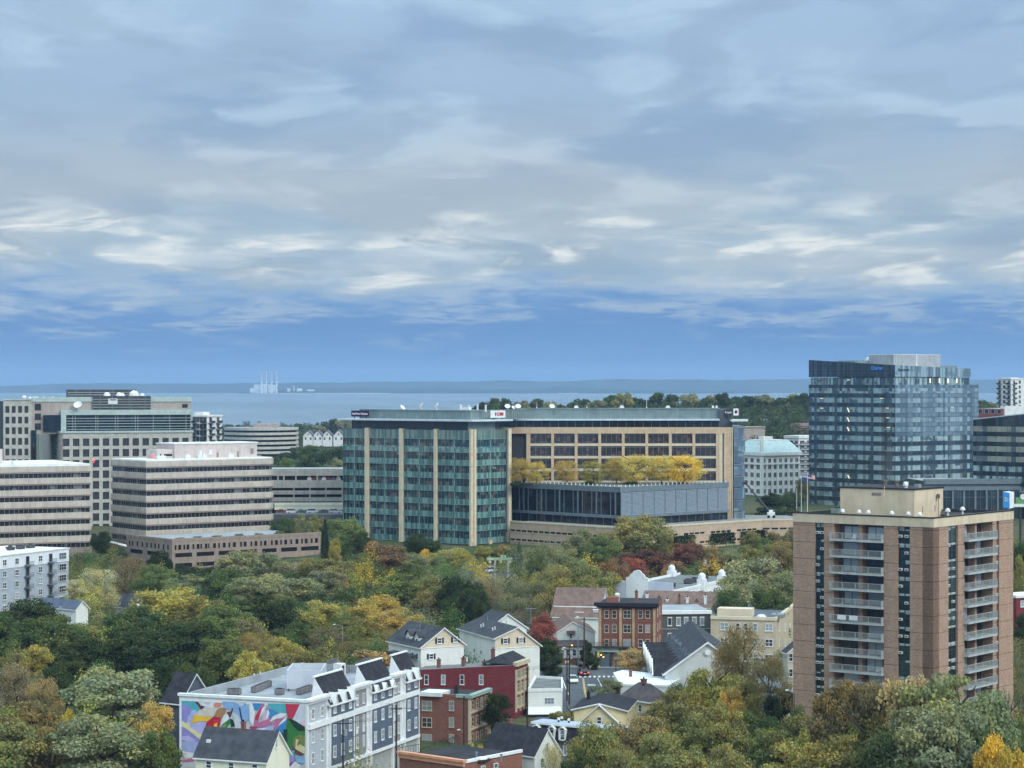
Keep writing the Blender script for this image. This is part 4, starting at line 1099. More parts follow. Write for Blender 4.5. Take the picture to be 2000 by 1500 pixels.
M_tang = mat('tan_precast', lin(196, 172, 150), lin(180, 158, 138), 0.3, 0.9, 0.15, streak=0.12, fine=0.05)
def tan_garage():
    b = Bd('garage_base', 'long tan garage base with dark slots and clipped hedges under the glass podium', 1226, 712, 46, pl=996, pr=1488, base=5.0)
    R, L = b.R, b.L; z = lambda y: b.z(y); zt = z(1034)
    x2, y2 = R.L, 0.0
    mb = b.mb(); mb.prism([(0, 0), (R.L, 0), (R.L+17, -11.5), (R.L+30, 14), (R.L, b.b), (0, b.b)], b.base-3, zt, 0, 1); b.part('wall', mb, [M_tang, M_pave])
    E = Fr((R.L, 0), (R.L+17, -11.5), b)
    for fr in (R, L, E):
        mb = b.mb(); mb.fbox(fr, 0, fr.L, zt, zt+.5, -.4, .15); b.part('coping', mb, M_tan2)
        for yy in (1052.5, 1071):
            n = int(fr.L/2.6)
            for j in range(n):
                if (j*7+int(yy)) % 5 == 0 and fr is R: continue
                u = fr.L*(j+.12)/n; mb = b.mb(); mb.fbox(fr, u, u+fr.L/n*.8, z(yy), z(yy-3.8), -.4, .03); b.part('slot', mb, M_slot)
            mb = b.mb(); mb.fbox(fr, 0, fr.L, z(yy+1.4), z(yy+.6), 0, .16); b.part('ledge', mb, M_tan2)
    # planted ledge in front of the right side
    mb = b.mb(); mb.fbox(R, R.u_px(1300), R.L, b.base-3, z(1076), 0.0, 3.0, 0); b.part('planter_wall', mb, M_tang)
    for px0, px1, y0 in ((1310, 1348, 1043), (1386, 1425, 1038), (1446, 1488, 1034)):
        u0, u1 = R.u_px(px0), R.u_px(px1)
        hd = hedge('clipped dark green hedge on the tan garage ledge', (b, R), u0, u1, z(1076)-.05, 3.6, .3, 2.6, px0)
HEDGES = []
def hedge(label, bf, u0, u1, z0, h, d0, d1, px, color='dark green'):
    """clipped hedge: leafy shell round a stem row, its own thing"""
    b, fr = bf; um = (u0+u1)/2; x, y = fr.p(um, (d0+d1)/2)
    c, s = math.cos(b.rz), math.sin(b.rz)
    wx, wy = c*x-s*y+b.x, s*x+c*y+b.y
    rs = np.random.RandomState(int(px)); n = 1500
    P = rs.uniform(-1, 1, (n, 3)); k = rs.randint(0, 3, n); P[np.arange(n), k] = np.sign(P[np.arange(n), k]+1e-9)*rs.uniform(.82, 1.05, n)
    P[:, 2] = np.abs(P[:, 2]); N = P+rs.normal(size=(n, 3))*.4
    P = P*np.array([(u1-u0)/2, (d1-d0)/2, h])
    me = leaf_mesh('foliage', P, N, rs.uniform(.16, .32, n), rs.rand(n), np.floor(rs.rand(n)*4)/9)
    r = put('hedge', None, None, (wx, wy, z0), b.rz+fr.ang); o = put('foliage', me, r); q = PAL[color]; o.color = lin(q[0]*.8, q[1]*.8, q[2]*.8)
    mb = MB(); 
    for i in range(4): mb.tube(((u1-u0)*(-.4+.27*i), 0, -.02), ((u1-u0)*(-.4+.27*i), 0, h*.8), .06, .03, 5)
    mb.build('stem', M_bark, r)
    TREES.append((r, label, px, 'hedge')); return r
tan_garage()

# ------------------------------------------------------------------ cream classical block and neighbours
M_cream = mat('cream_stone', lin(238, 236, 230), lin(224, 222, 218), .4, .85, .2, streak=.06)
M_teal = mat('pale_copper_roof', lin(190, 210, 210), lin(176, 198, 200), .3, .6, .3, streak=.15)
G_clas = glass('classical_glass', lin(74, 58, 60), lin(104, 92, 92), .3, None, .15, 1.45)
def classical():
    b = Bd('classical_building', 'cream classical block with pale green mansard roof beside the glass tower', 1487, 1020, 60, pl=1440, pr=1561, base=8.0)
    R, L = b.R, b.L; z = lambda y: b.z(y)
    mb = b.mb(); mb.prism(b.rect(), b.base, z(886), 0); b.part('wall', mb, M_cream)
    mb = b.mb(); A = [(-1, -1), (b.a+1, -1), (b.a+1, b.b+1), (-1, b.b+1)]
    mb.prism(A, z(890), z(884), 0); b.part('cornice', mb, M_whitep)
    mb = b.mb(); Z0, Z1 = z(884), z(862); i = 3.2
    T = [(i, i, Z1), (b.a-i, i, Z1), (b.a-i, b.b-i, Z1), (i, b.b-i, Z1)]
    mb.hexa([(p[0], p[1], Z0) for p in A], T, 0); b.part('mansard_roof', mb, M_teal)
    mb = b.mb(); mb.box(3.5, 3.5, Z1-.1, b.a-3.5, b.b-3.5, Z1+.5); mb.box(5, 5, Z1+.5, 10, 9, Z1+2); b.part('roof_top', mb, M_roofw)
    sty = ('two', M_cream, G_clas)
    for fr, n in ((R, 7), (L, 4)):
        for k in range(n):
            u = fr.L*(k+.5)/n; wd = fr.L/n*.55
            b.win(fr, u, z(904.5), wd, 9*1020/F, sty, d=.02)
            for r in range(4): b.win(fr, u, z(917+r*15.9), wd*1.05, 9.6*1020/F, sty, d=.02)
        for k in range(n+1):
            u = fr.L*k/n; mb = b.mb(); mb.fbox(fr, u-.45, u+.45, z(985), z(906), -.1, .35); b.part('pilaster', mb, M_cream)
        mb = b.mb(); mb.fbox(fr, 0, fr.L, z(908), z(905.5), -.1, .6); b.part('string_course', mb, M_whitep)
        mb = b.mb(); mb.fbox(fr, 0, fr.L, z(973), z(970), -.1, .6); b.part('string_course', mb, M_whitep)
    mb = b.mb(); mb.fbox(R, -.6, .9, z(985), z(860), -.2, .6); b.part('corner_pier', mb, M_cream)
classical()

M_balc = mat('white_render', lin(226, 224, 222), lin(208, 206, 206), .4, .85, .2, streak=.08)
M_dkwin = glass('small_dark_glass', lin(52, 54, 60), lin(96, 98, 102), .3, None, .15, 1.45)
def balcony_block():
    b = Bd('apartment_building', 'white balcony apartment block half hidden behind the blue glass tower', 1560, 1120, 55, pl=1532, pr=1600, base=8.0)
    z = b.z
    mb = b.mb(); mb.prism(b.rect(), b.base, z(856), 0, 1); b.part('wall', mb, [M_balc, M_roofw])
    mb = b.mb(); mb.prism([(-.5, -.5), (b.a, -.5), (b.a, b.b), (-.5, b.b)], z(856), z(851)); b.part('roof_slab', mb, M_roofw)
    for fr in (b.R, b.L):
        for k in range(7):
            zz = z(868+k*9.6)
            mb = b.mb(); mb.fbox(fr, .3, fr.L-.3, zz-.2, zz, 0, 1.3); mb.fbox(fr, .3, fr.L-.3, zz, zz+1.0, 1.2, 1.28, 1); b.part('balcony', mb, [M_balc, M_mull])
            for j in range(3): b.win(fr, fr.L*(j+.5)/3, zz+.05, fr.L/3*.6, 1.7, ('plain', M_dkmull, M_dkwin), 'balcony_door')
balcony_block()

# ------------------------------------------------------------------ blue glass tower and its neighbours
G_bl_w = glass('blue_vision_glass', lin(72, 86, 92), lin(150, 170, 172), .54, (1.5, 1.5, 50.0), .05, 1.6, third=lin(96, 92, 88))
G_bl_d = glass('blue_dark_glass', lin(46, 54, 62), lin(62, 72, 80), .4, (1.5, 1.5, 50.0), .05, 1.5)
G_bl_s = glass('sky_reflection_tint', lin(108, 126, 136), lin(138, 156, 164), .5, (1.5, 1.5, 50.0), .04, 1.6)  # paler copy of the blue glass, sky reflection put into its colour
G_bl_sd = glass('sky_reflection_band_tint', lin(90, 106, 118), lin(106, 122, 132), .5, (1.5, 1.5, 50.0), .04, 1.55)  # spandrel glass lightened in colour to imitate reflected sky
M_bmull = mat('blue_mullion', lin(92, 104, 118), lin(80, 92, 106), 1.0, .4, .4)
M_lamp = emit('room_lamp', (1.0, 0.82, 0.5, 1), 1.1)
def blue_tower():
    b = Bd('glass_office_tower', 'tall blue glass office tower with sloping crown and grey rooftop block', 1748, 930, 53, pl=1580, pr=1911, base=8.0)
    R, L = b.R, b.L; z = b.z; pitch = 18.9*930/F
    mb = b.mb(); mb.prism(b.rect(.4), b.base, z(757), 0, 1); b.part('core', mb, [G_black, M_roofg])
    # floors: bright vision band, dark spandrel band
    for k in range(13):
        yv0, yv1 = 758+18.9*k, 768.5+18.9*k
        if k == 0: pass
        for fr in (L, R):
            sky = fr is R and k < 5  # upper right face takes the glass with painted sky reflection
            L_ = fr.L
            mb = b.mb(); mb.fbox(fr, 0, L_, z(yv1), z(yv0), -.4, 0.0); g = b.part('window_band', mb, G_bl_s if sky else G_bl_w)
            m2 = b.mb(); n = int(L_/1.5)
            for j in range(n+1): u = (L_-.06)*j/n; m2.fbox(fr, u, u+.05, z(yv1), z(yv0), 0, .04)
            b.part('mullions', m2, M_bmull, g)
            mb = b.mb(); mb.fbox(fr, -.02 if fr is R else 0, L_, z(yv0+18.9), z(yv1), -.4, .07); s = b.part('spandrel_band', mb, G_bl_sd if sky else G_bl_d)
            m2 = b.mb()
            for zz in (z(yv1)-.02, z(yv0+18.9)+.02): m2.fbox(fr, 0, L_, zz-.05, zz+.05, .07, .13)
            b.part('transoms', m2, M_bmull, s)
    # set-back top storey and the crown with sloping edge
    a2 = R.u_px(1895)
    mb = b.mb(); mb.prism([(.5, .5), (a2, .5), (a2, b.b-.8), (.5, b.b-.8)], z(758), z(737), 0); g = b.part('top_storey', mb, [G_bl_w])
    for i, fr in enumerate((L, R)):
        m2 = b.mb(); n = 26
        for j in range(n): u = (fr.L if fr is L else a2)*(j+.5)/n; m2.fbox(fr, u-.08, u+.08, z(752), z(737), -.5, -.38)
        b.part('mullions', m2, M_bmull, g)
        mb = b.mb(); mb.fbox(fr, 0, fr.L, z(758), z(751.5), -.5, .06); b.part('spandrel_band', mb, G_bl_d if i == 0 else G_bl_sd)
    zc = [px_z(713, b.y), px_z(720, b.y+a2*R.wu.y), px_z(718, b.y+60), px_z(703, L.w0.y)]
    zb = z(736)
    mb = b.mb(); p = [(0, 0), (a2, 0), (a2, b.b), (0, b.b)]
    mb.poly([(0, b.b, zb), (0, 0, zb), (0, 0, zc[0]), (0, b.b, zc[3])], 0); mb.poly([(0, 0, zb), (a2, 0, zb), (a2, 0, zc[1]), (0, 0, zc[0])], 1)
    mb.poly([(a2, 0, zb), (a2, b.b, zb), (a2, b.b, zc[2]), (a2, 0, zc[1])], 1); mb.poly([(a2, b.b, zb), (0, b.b, zb), (0, b.b, zc[3]), (a2, b.b, zc[2])], 0)
    mb.poly([(x, y, zb) for x, y in reversed(p)], 0); mb.poly([(x, y, q-.6) for (x, y), q in zip(p, zc)], 2)
    b.part('crown', mb, [G_bl_d, G_bl_s, M_roofg])  # right crown faces coloured paler for the sky they would mirror
    m2 = b.mb(); n = 24
    for j in range(n+1):
        t = j/n; u = L.L*t; zt = zc[3]+(zc[0]-zc[3])*t; m2.fbox(L, u-.04, u+.04, zb, zt, 0, .07); u = a2*t; m2.fbox(R, u-.04, u+.04, zb, zc[0]+(zc[1]-zc[0])*t, 0, .07)
    for t in (.33, .66): m2.fbox(L, 0, L.L, zb+(zc[0]-zb)*t, zb+(zc[0]-zb)*t+.08, 0, .08)
    b.part('crown_mullions', m2, M_bmull)
    # rooftop block
    fp = Fr((2, 12), (b.a, 12), b); u0, u1 = fp.u_px(1745), fp.u_px(1837); D2 = b.y+14
    mb = b.mb(); mb.fbox(fp, u0, u1, zc[0]-6, px_z(692.5, D2), -14, 0); pb = b.part('plant_block', mb, mat('ribbed_grey', lin(168, 170, 172), lin(156, 158, 162), .4, .6, .3, streak=.2))
    m2 = b.mb(); m2.fbox(fp, fp.u_px(1789), fp.u_px(1791), zc[0]-6, px_z(692, D2), 0, .2); m2.fbox(fp, u0, u1, px_z(692.5, D2), px_z(691.5, D2), -14.1, .15); b.part('block_trim', m2, M_roofw, pb)
    fq = Fr((3, 26), (b.a, 26), b)
    mb = b.mb(); mb.fbox(fq, fq.u_px(1670), fq.u_px(1744), zc[0]-5, px_z(704, D2+8), -10, 0); b.part('plant_block', mb, M_screen)
    mb = b.mb(); mb.fbox(fq, fq.u_px(1715), fq.u_px(1744), px_z(704.2, D2+8), px_z(701.5, D2+8), -8, .3); b.part('roof_hood', mb, M_roofw)
    mb = b.mb(); mb.fbox(fp, fp.u_px(1838), fp.u_px(1870), zc[1]-3, px_z(713.5, D2), -8, 0); b.part('plant_block', mb, M_screen)
    mb = b.mb(); x, y = fq.p(fq.u_px(1703), -2); mb.dome((x, y, px_z(704, D2+8)), 1.2, 1.5); b.part('roof_dome', mb, M_whitep)
    # lettering
    text_on('lettering', 'Charter', 2.1, emit('sign_blue', (0.05, 0.25, 0.75, 1), .5), b.root, L, L.u_px(1713), px_z(719, L.w0.y+L.u_px(1713)*L.wu.y), .14, b.base)
    text_on('lettering', 'Spectrum', 1.75, mat('sign_ink', lin(40, 46, 62), lin(36, 42, 56), 1.0), b.root, R, R.u_px(1765), px_z(722, b.y+R.u_px(1765)*R.wu.y), .14, b.base)
    # lit ceiling lamps behind the glass
    for px, y0, y1, fr in ((1657, 796, 806, L), (1657, 815, 825, L), (1657, 834, 844, L), (1658, 928, 937, L)):
        mb = b.mb(); u = fr.u_px(px); D_ = fr.w0.y+u*fr.wu.y
        a, c = fr.p(u-.9, .02), fr.p(u+.2, .02); e, f_ = fr.p(u+.9, .02), fr.p(u-.2, .02)
        mb.poly([(*a, px_z(y0, D_)), (*fr.p(u-.3, .02), px_z(y0, D_)), (*e, px_z(y1, D_)), (*fr.p(u+.3, .02), px_z(y1, D_))]); b.part('ceiling_lamp', mb, M_lamp)
    for px in (1818, 1836, 1853, 1870):
        mb = b.mb(); u = R.u_px(px); mb.fbox(R, u-.25, u+.25, px_z(748, b.y+u*R.wu.y), px_z(739, b.y+u*R.wu.y), -.45, -.30); b.part('ceiling_lamp', mb, M_lamp)
    for px, y in ((1605, 778), (1605, 797), (1733, 797), (1734, 816), (1735, 835), (1722, 778), (1860, 795), (1860, 868), (1657, 742)):
        fr = L if px < 1748 else R; u = fr.u_px(px); D_ = fr.w0.y+u*fr.wu.y
        mb = b.mb(); mb.fbox(fr, u-.9, u+.9, px_z(y+.5, D_), px_z(y-.4, D_), .0, .05); b.part('ceiling_lamp', mb, M_lamp)
blue_tower()

def right_wing():
    b = Bd('glass_office_block', 'lower blue glass office block with warm lit rooms at the right picture edge', 2060, 860, 48, pl=1901, pr=2150, base=8.0)
    R, L = b.R, b.L; z = b.z
    f = L; zt = px_z(819.5, L.w0.y); zt2 = px_z(803, b.y)
    mb = b.mb(); mb.prism(b.rect(.3), b.base, [zt2-.4, zt2-.4, zt-.4, zt-.4]); b.part('core', mb, [G_black])
    G_w = glass('warm_room_glass', lin(100, 112, 122), lin(150, 148, 134), .5, (2.2, 2.2, 50.), .06, 1.7)
    n = 8
    for k in range(n):
        y0 = 832+19.2*k
        for fr in (L, R):
            D0, D1 = fr.w0.y, fr.w0.y+fr.L*fr.wu.y
            mb = b.mb(); za, zc = px_z(y0, L.w0.y), px_z(y0+10.5, L.w0.y); zd = px_z(y0+19.2, L.w0.y)
            mb.fbox(fr, 0, fr.L, zc, za, -.3, 0); g = b.part('window_band', mb, G_w if k < 4 else G_bl_w)
            m2 = b.mb()
            for j in range(15): u = fr.L*j/14; m2.fbox(fr, u-.05, u+.05, zc, za, 0, .05)
            b.part('mullions', m2, M_bmull, g)
            mb = b.mb(); mb.fbox(fr, 0, fr.L, zd, zc, -.3, .06); b.part('spandrel_band', mb, G_bl_d)
    mb = b.mb(); mb.poly([(*L.p(0, .05), px_z(832, L.w0.y)), (*L.p(L.L, .05), px_z(832, L.w0.y)), (*L.p(L.L, .05), zt2), (*L.p(0, .05), zt)]); mb.poly([(*R.p(0, .05), px_z(832, L.w0.y)), (*R.p(R.L, .05), px_z(832, L.w0.y)), (*R.p(R.L, .05), zt2), (*R.p(0, .05), zt2)])
    b.part('crown_band', mb, G_bl_d)
    mb = b.mb(); q = [L.p(0, .1), L.p(L.L, .1), L.p(L.L, -.3), L.p(0, -.3)]; zz = [zt, zt2, zt2, zt]
    mb.hexa([(*p_, h_) for p_, h_ in zip(q, zz)], [(*p_, h_+.35) for p_, h_ in zip(q, zz)]); b.part('roof_edge', mb, M_slab)
right_wing()

def right_podium():
    b = Bd('glass_podium', 'long grey-fasciaed glass podium with tall piers in front of the blue tower', 1808, 868, 84, pr=2100, b=30, base=8.0)
    R = b.R; z = b.z
    mb = b.mb(); mb.prism(b.rect(.5), b.base, z(940), 0, 1); b.part('core', mb, [G_bl_d, M_roofg])
    for y0, y1, d in ((936, 946, .6), (946.5, 950.5, .1), (950.5, 958, .4)):
        mb = b.mb(); mb.fbox(R, -.4, R.L, z(y1), z(y0), -2, d); b.part('fascia', mb, M_fascia if y0 != 946.5 else M_dkgrey)
    for j in range(13):
        u = R.u_px(1859)+(R.u_px(1881)-R.u_px(1859))*(j-2)
        if u < 0: continue
        mb = b.mb(); mb.fbox(R, u, u+.75, b.base, z(958), -.2, .25); b.part('pier', mb, M_fascia)
        mb = b.mb(); mb.fbox(R, u+.75, u+4.2, b.base, z(958), -.4, -.1); g = b.part('glass_panel', mb, G_bl_d)
        m2 = b.mb(); m2.fbox(R, u+.75, u+4.2, z(972), z(971), -.1, .0); m2.fbox(R, u+2.4, u+2.5, b.base, z(958), -.1, .0); b.part('mullions', m2, M_bmull, g)
right_podium()

# ------------------------------------------------------------------ far buildings
def far_block(name, label, px, D, th, pl, pr, ytop, base, wall, rows, pitch_px, colsR, colsL, w, h, roof=None, balc=False):
    b = Bd(name, label, px, D, th, pl=pl, pr=pr, base=base, cat='building')
    zt = b.z(ytop); mb = b.mb(); mb.prism(b.rect(), base, zt, 0, 1); b.part('wall', mb, [wall, roof or M_roofw])
    mb = b.mb(); mb.prism([(-.4, -.4), (b.a+.4, -.4), (b.a+.4, b.b+.4), (-.4, b.b+.4)], zt, zt+.7); b.part('parapet', mb, roof or M_roofw)
    for fr, n in ((b.R, colsR), (b.L, colsL)):
        for k in range(n):
            for r in range(rows):
                zz = zt-pitch_px*D/F*(r+1)+.4
                b.win(fr, fr.L*(k+.5)/n, zz, w, h, ('plain', M_mull, M_dkwin))
                if balc and k in (0, n-1):
                    mb = b.mb(); u = fr.L*(k+.5)/n; mb.fbox(fr, u-1.6, u+1.6, zz-.5, zz-.3, 0, 1.3); mb.fbox(fr, u-1.6, u+1.6, zz-.3, zz+.6, 1.2, 1.3, 1); b.part('balcony', mb, [M_mull, M_dkmetal])
    return b
c1 = far_block('apartment_tower', 'white apartment tower with dark side balconies right of the grey stone office', 404, 960, 30, 376, 433, 814, 8, M_balc, 8, 12.4, 2, 4, 1.7, 2.0, None, True)
mb = c1.mb(); mb.box(2.5, 4, c1.z(814), 7, 9, c1.z(805)); c1.part('lift_house', mb, M_balc)
c2 = far_block('apartment_tower', 'white apartment tower rising at the right horizon', 1975, 1450, 50, 1948, 2030, 741, 8, M_balc, 7, 9.6, 5, 3, 1.8, 2.0, None, True)
mb = c2.mb(); mb.box(3, 3, c2.z(741), 12, 10, c2.z(737.5)); c2.part('lift_house', mb, M_balc)
b = Bd('low_building', 'low building with brick-red wall near the right horizon', 1958, 1150, 62, pl=1909, pr=2080, base=8, cat='building')
mb = b.mb(); mb.prism(b.rect(), 8, b.z(798), 0, 1); b.part('wall', mb, [mat('far_red', lin(158, 92, 86), lin(140, 80, 76), .3), M_roofw])
mb = b.mb(); mb.box(1, -.5, 8, b.a, 3, b.z(793)); b.part('white_wing', mb, M_balc)
for k in range(4): b.win(b.L, b.L.L*(k+.5)/4, b.z(808), 3.0, 2.2, ('plain', M_balc, M_dkwin))
b = Bd('low_building', 'brown brick block below the hillside trees left of the blue tower', 1562, 1330, 60, pl=1546, pr=1600, base=14, cat='building')
mb = b.mb(); mb.prism(b.rect(), 14, b.z(827), 0); b.part('wall', mb, [mat('far_brown', lin(150, 120, 116), lin(132, 106, 104), .2)])
for k in range(3):
    mb = b.mb(); mb.fbox(b.R, .2, b.R.L, b.z(834+4*k), b.z(832+4*k), 0, .2); b.part('window_band', mb, G_dark)
b = Bd('low_building', 'long low roof just right of the tan wing end', 1452, 1250, 80, pr=1494, b=12, base=14, cat='building')
mb = b.mb(); mb.prism(b.rect(), 14, b.z(835)); mb.prism([(-.5, -.5), (b.a+.5, -.5), (b.a+.5, 12.5), (-.5, 12.5)], b.z(835), b.z(833.5)); b.part('wall', mb, M_stone2)

def curved_deck():
    D = 1350.0
    r = thing('round_office_building', 'low round-fronted banded building in front of the bay', 'building', (px_x(505, D), D, 8.0))
    pts = []
    n = 22
    for i in range(n+1):
        px = 430+(573-430)*i/n; t = (i/n-.5)*2
        pts.append((px_x(px, D)-px_x(505, D), 18*(t*t)-6*0))
    poly = pts+[(pts[-1][0], 34), (pts[0][0], 34)]
    for k in range(6):
        mb = MB(8.0); y = 836+9.2*k
        mb.prism([(x, yy) for x, yy in poly], px_z(y+5, D), px_z(y, D), 0, 1); mb.build('deck_band', [M_stone, M_roofg], r)
        mb = MB(8.0); mb.prism([(x*.985, yy+.8) for x, yy in poly], px_z(y+9.2, D), px_z(y+5, D)); mb.build('ribbon_window', G_black, r)
    mb = MB(8.0); x0, x1 = px_x(489, D)-px_x(505, D), px_x(537, D)-px_x(505, D); mb.box(x0, 14, px_z(837, D), x1, 26, px_z(828, D)); mb.build('plant_house', M_stone2, r)
curved_deck()

M_slate = mat('slate_roof', lin(104, 108, 118), lin(88, 92, 102), .4, .8, .25, fine=.06)
def row_house(px0, px1, ypk, yev, yb, D, label):
    r = thing('gabled_house', label, 'house', (px_x((px0+px1)/2, D), D, px_z(yb, D)))
    x0, x1 = px_x(px0, D)-r.location.x, px_x(px1, D)-r.location.x; zb = px_z(yb, D); ze, zp = px_z(yev, D)-zb, px_z(ypk, D)-zb; m = (x0+x1)/2
    mb = MB(); mb.poly([(x0, 0, -2), (x1, 0, -2), (x1, 0, ze), (m, 0, zp), (x0, 0, ze)]); mb.poly([(x0, 0, -2), (x0, 0, ze), (x0, 14, ze), (x0, 14, -2)]); mb.poly([(x1, 0, -2), (x1, 14, -2), (x1, 14, ze), (x1, 0, ze)]); mb.build('wall', M_balc, r)
    mb = MB()
    for s in (-1, 1):
        xe = m+s*(x1-x0)/2*1.12; zz = ze-(zp-ze)*.12
        mb.hexa([(m, -.5, zp), (xe, -.5, zz), (xe, 14, zz), (m, 14, zp)], [(m, -.5, zp+.35), (xe, -.5, zz+.35), (xe, 14, zz+.35), (m, 14, zp+.35)])
    mb.build('roof', M_slate, r)
    for k in (-.25, .25): put('window', win_mesh(('plain', M_whitep, M_dkwin), 1.2, 1.8), r, (m+k*(x1-x0), 0, ze*.45))
    put('window', win_mesh(('plain', M_whitep, M_dkwin), 1.0, 1.3), r, (m, 0, ze+.2))
for i, (a, c, lb) in enumerate(((592, 612, 'leftmost'), (611, 630, 'second'), (629, 649, 'third'), (651, 672, 'rightmost'))):
    row_house(a, c, 841-(1.5 if i == 3 else 0), 851, 866, 1500, f'white gabled house by the bay, {lb} of the four in the row')

# power station on the far shore
def power_station():
    D = 15450.0; r = thing('power_station', 'distant power station with four striped chimneys across the water', 'power station', (px_x(520, D), D, -3))
    X_ = lambda px: px_x(px, D)-r.location.x
    Mw = mat('pale_cladding', lin(214, 218, 224), lin(200, 204, 212), .01, .8); Mr = mat('chimney_red', lin(176, 96, 90), lin(160, 88, 84), .05)
    for p0, p1, y in ((496, 508, 751), (507, 523, 750), (522, 536, 751.5), (488, 497, 758)):
        mb = MB(-3); mb.box(X_(p0), 0, -3, X_(p1), 90, px_z(y, D)); mb.box(X_(p0)+4, -6, -3, X_(p1)-4, 0, px_z(y+5, D)); mb.build('boiler_house', Mw, r)
    for px, yt in ((512.3, 724), (521.2, 724), (531.6, 724), (541.4, 724)):
        mb = MB(-3); z1 = px_z(743, D); mb.tube((X_(px), -40, -3), (X_(px), -40, z1), 6.2, 5.2, 12); c = mb.build('chimney', Mw, r)
        ys = [743, 740.6, 737.4, 734.8, 732.2, 729.4, 726.6, 724]
        for k in range(7):
            m2 = MB(-3); m2.tube((X_(px), -40, px_z(ys[k], D)), (X_(px), -40, px_z(ys[k+1], D)), 5.2-.1*k, 5.1-.1*k, 12); m2.build('painted_ring', Mr if k % 2 == 0 else Mw, c)
    for px, y, w in ((573, 754, 1.4), (563, 758.5, 6), (584, 758.5, 10), (606, 761, 14)):
        mb = MB(-3); mb.box(X_(px-w/2), 20, -3, X_(px+w/2), 60, px_z(y, D)); mb.box(X_(px-w/4), 16, -3, X_(px+w/4), 20, px_z(y+2, D)); mb.build('outbuilding', Mw, r)
power_station()
# ------------------------------------------------------------------ brick apartment tower
M_brick = brick_mat('tower_brick', lin(176, 143, 121), lin(152, 120, 102), lin(176, 155, 138), lines=(2.68, .10, .5, lin(92, 66, 56)), patch=.42)
M_beige = mat('beige_panel', lin(216, 196, 168), lin(202, 182, 156), .4, .85, .2, streak=.10, fine=.04)
M_recess = mat('recess_wall', lin(124, 102, 92), lin(100, 82, 74), .5, .9, .15)
M_conc = mat('painted_concrete', lin(186, 190, 186), lin(166, 170, 166), .8, .85, .2, streak=.1)
M_rail = mat('galvanised_rail', lin(186, 190, 190), lin(166, 170, 170), 2.0, .5, .4)
G_door = glass('balcony_glass', lin(50, 48, 52), lin(176, 180, 184), .42, None, .1, 1.45)
G_strip = glass('dark_green_glass', lin(30, 46, 48), lin(60, 76, 74), .3, None, .08, 1.5)
M_pale = mat('pale_spandrel', lin(176, 182, 180), lin(156, 162, 160), 1.0, .7)
M_ac = mat('ac_white', lin(226, 222, 214), lin(206, 202, 196), 2.0, .6)
def rail_panel_mesh(w, h, mats):
    mb = MB(); n = max(4, int(w/.14))
    mb.box(-w/2, -.03, h-.06, w/2, .03, h, 0); mb.box(-w/2, -.02, .06, w/2, .02, .11, 0)
    for i in range(n+1): x = -w/2+(w-.03)*i/n; mb.box(x, -.012, .1, x+.022, .012, h-.05, 0)
    for i in range(5): x = -w/2+(w-.07)*i/4; mb.box(x, -.035, 0, x+.07, .035, h, 0)
    return mb.mesh('railing', mats)
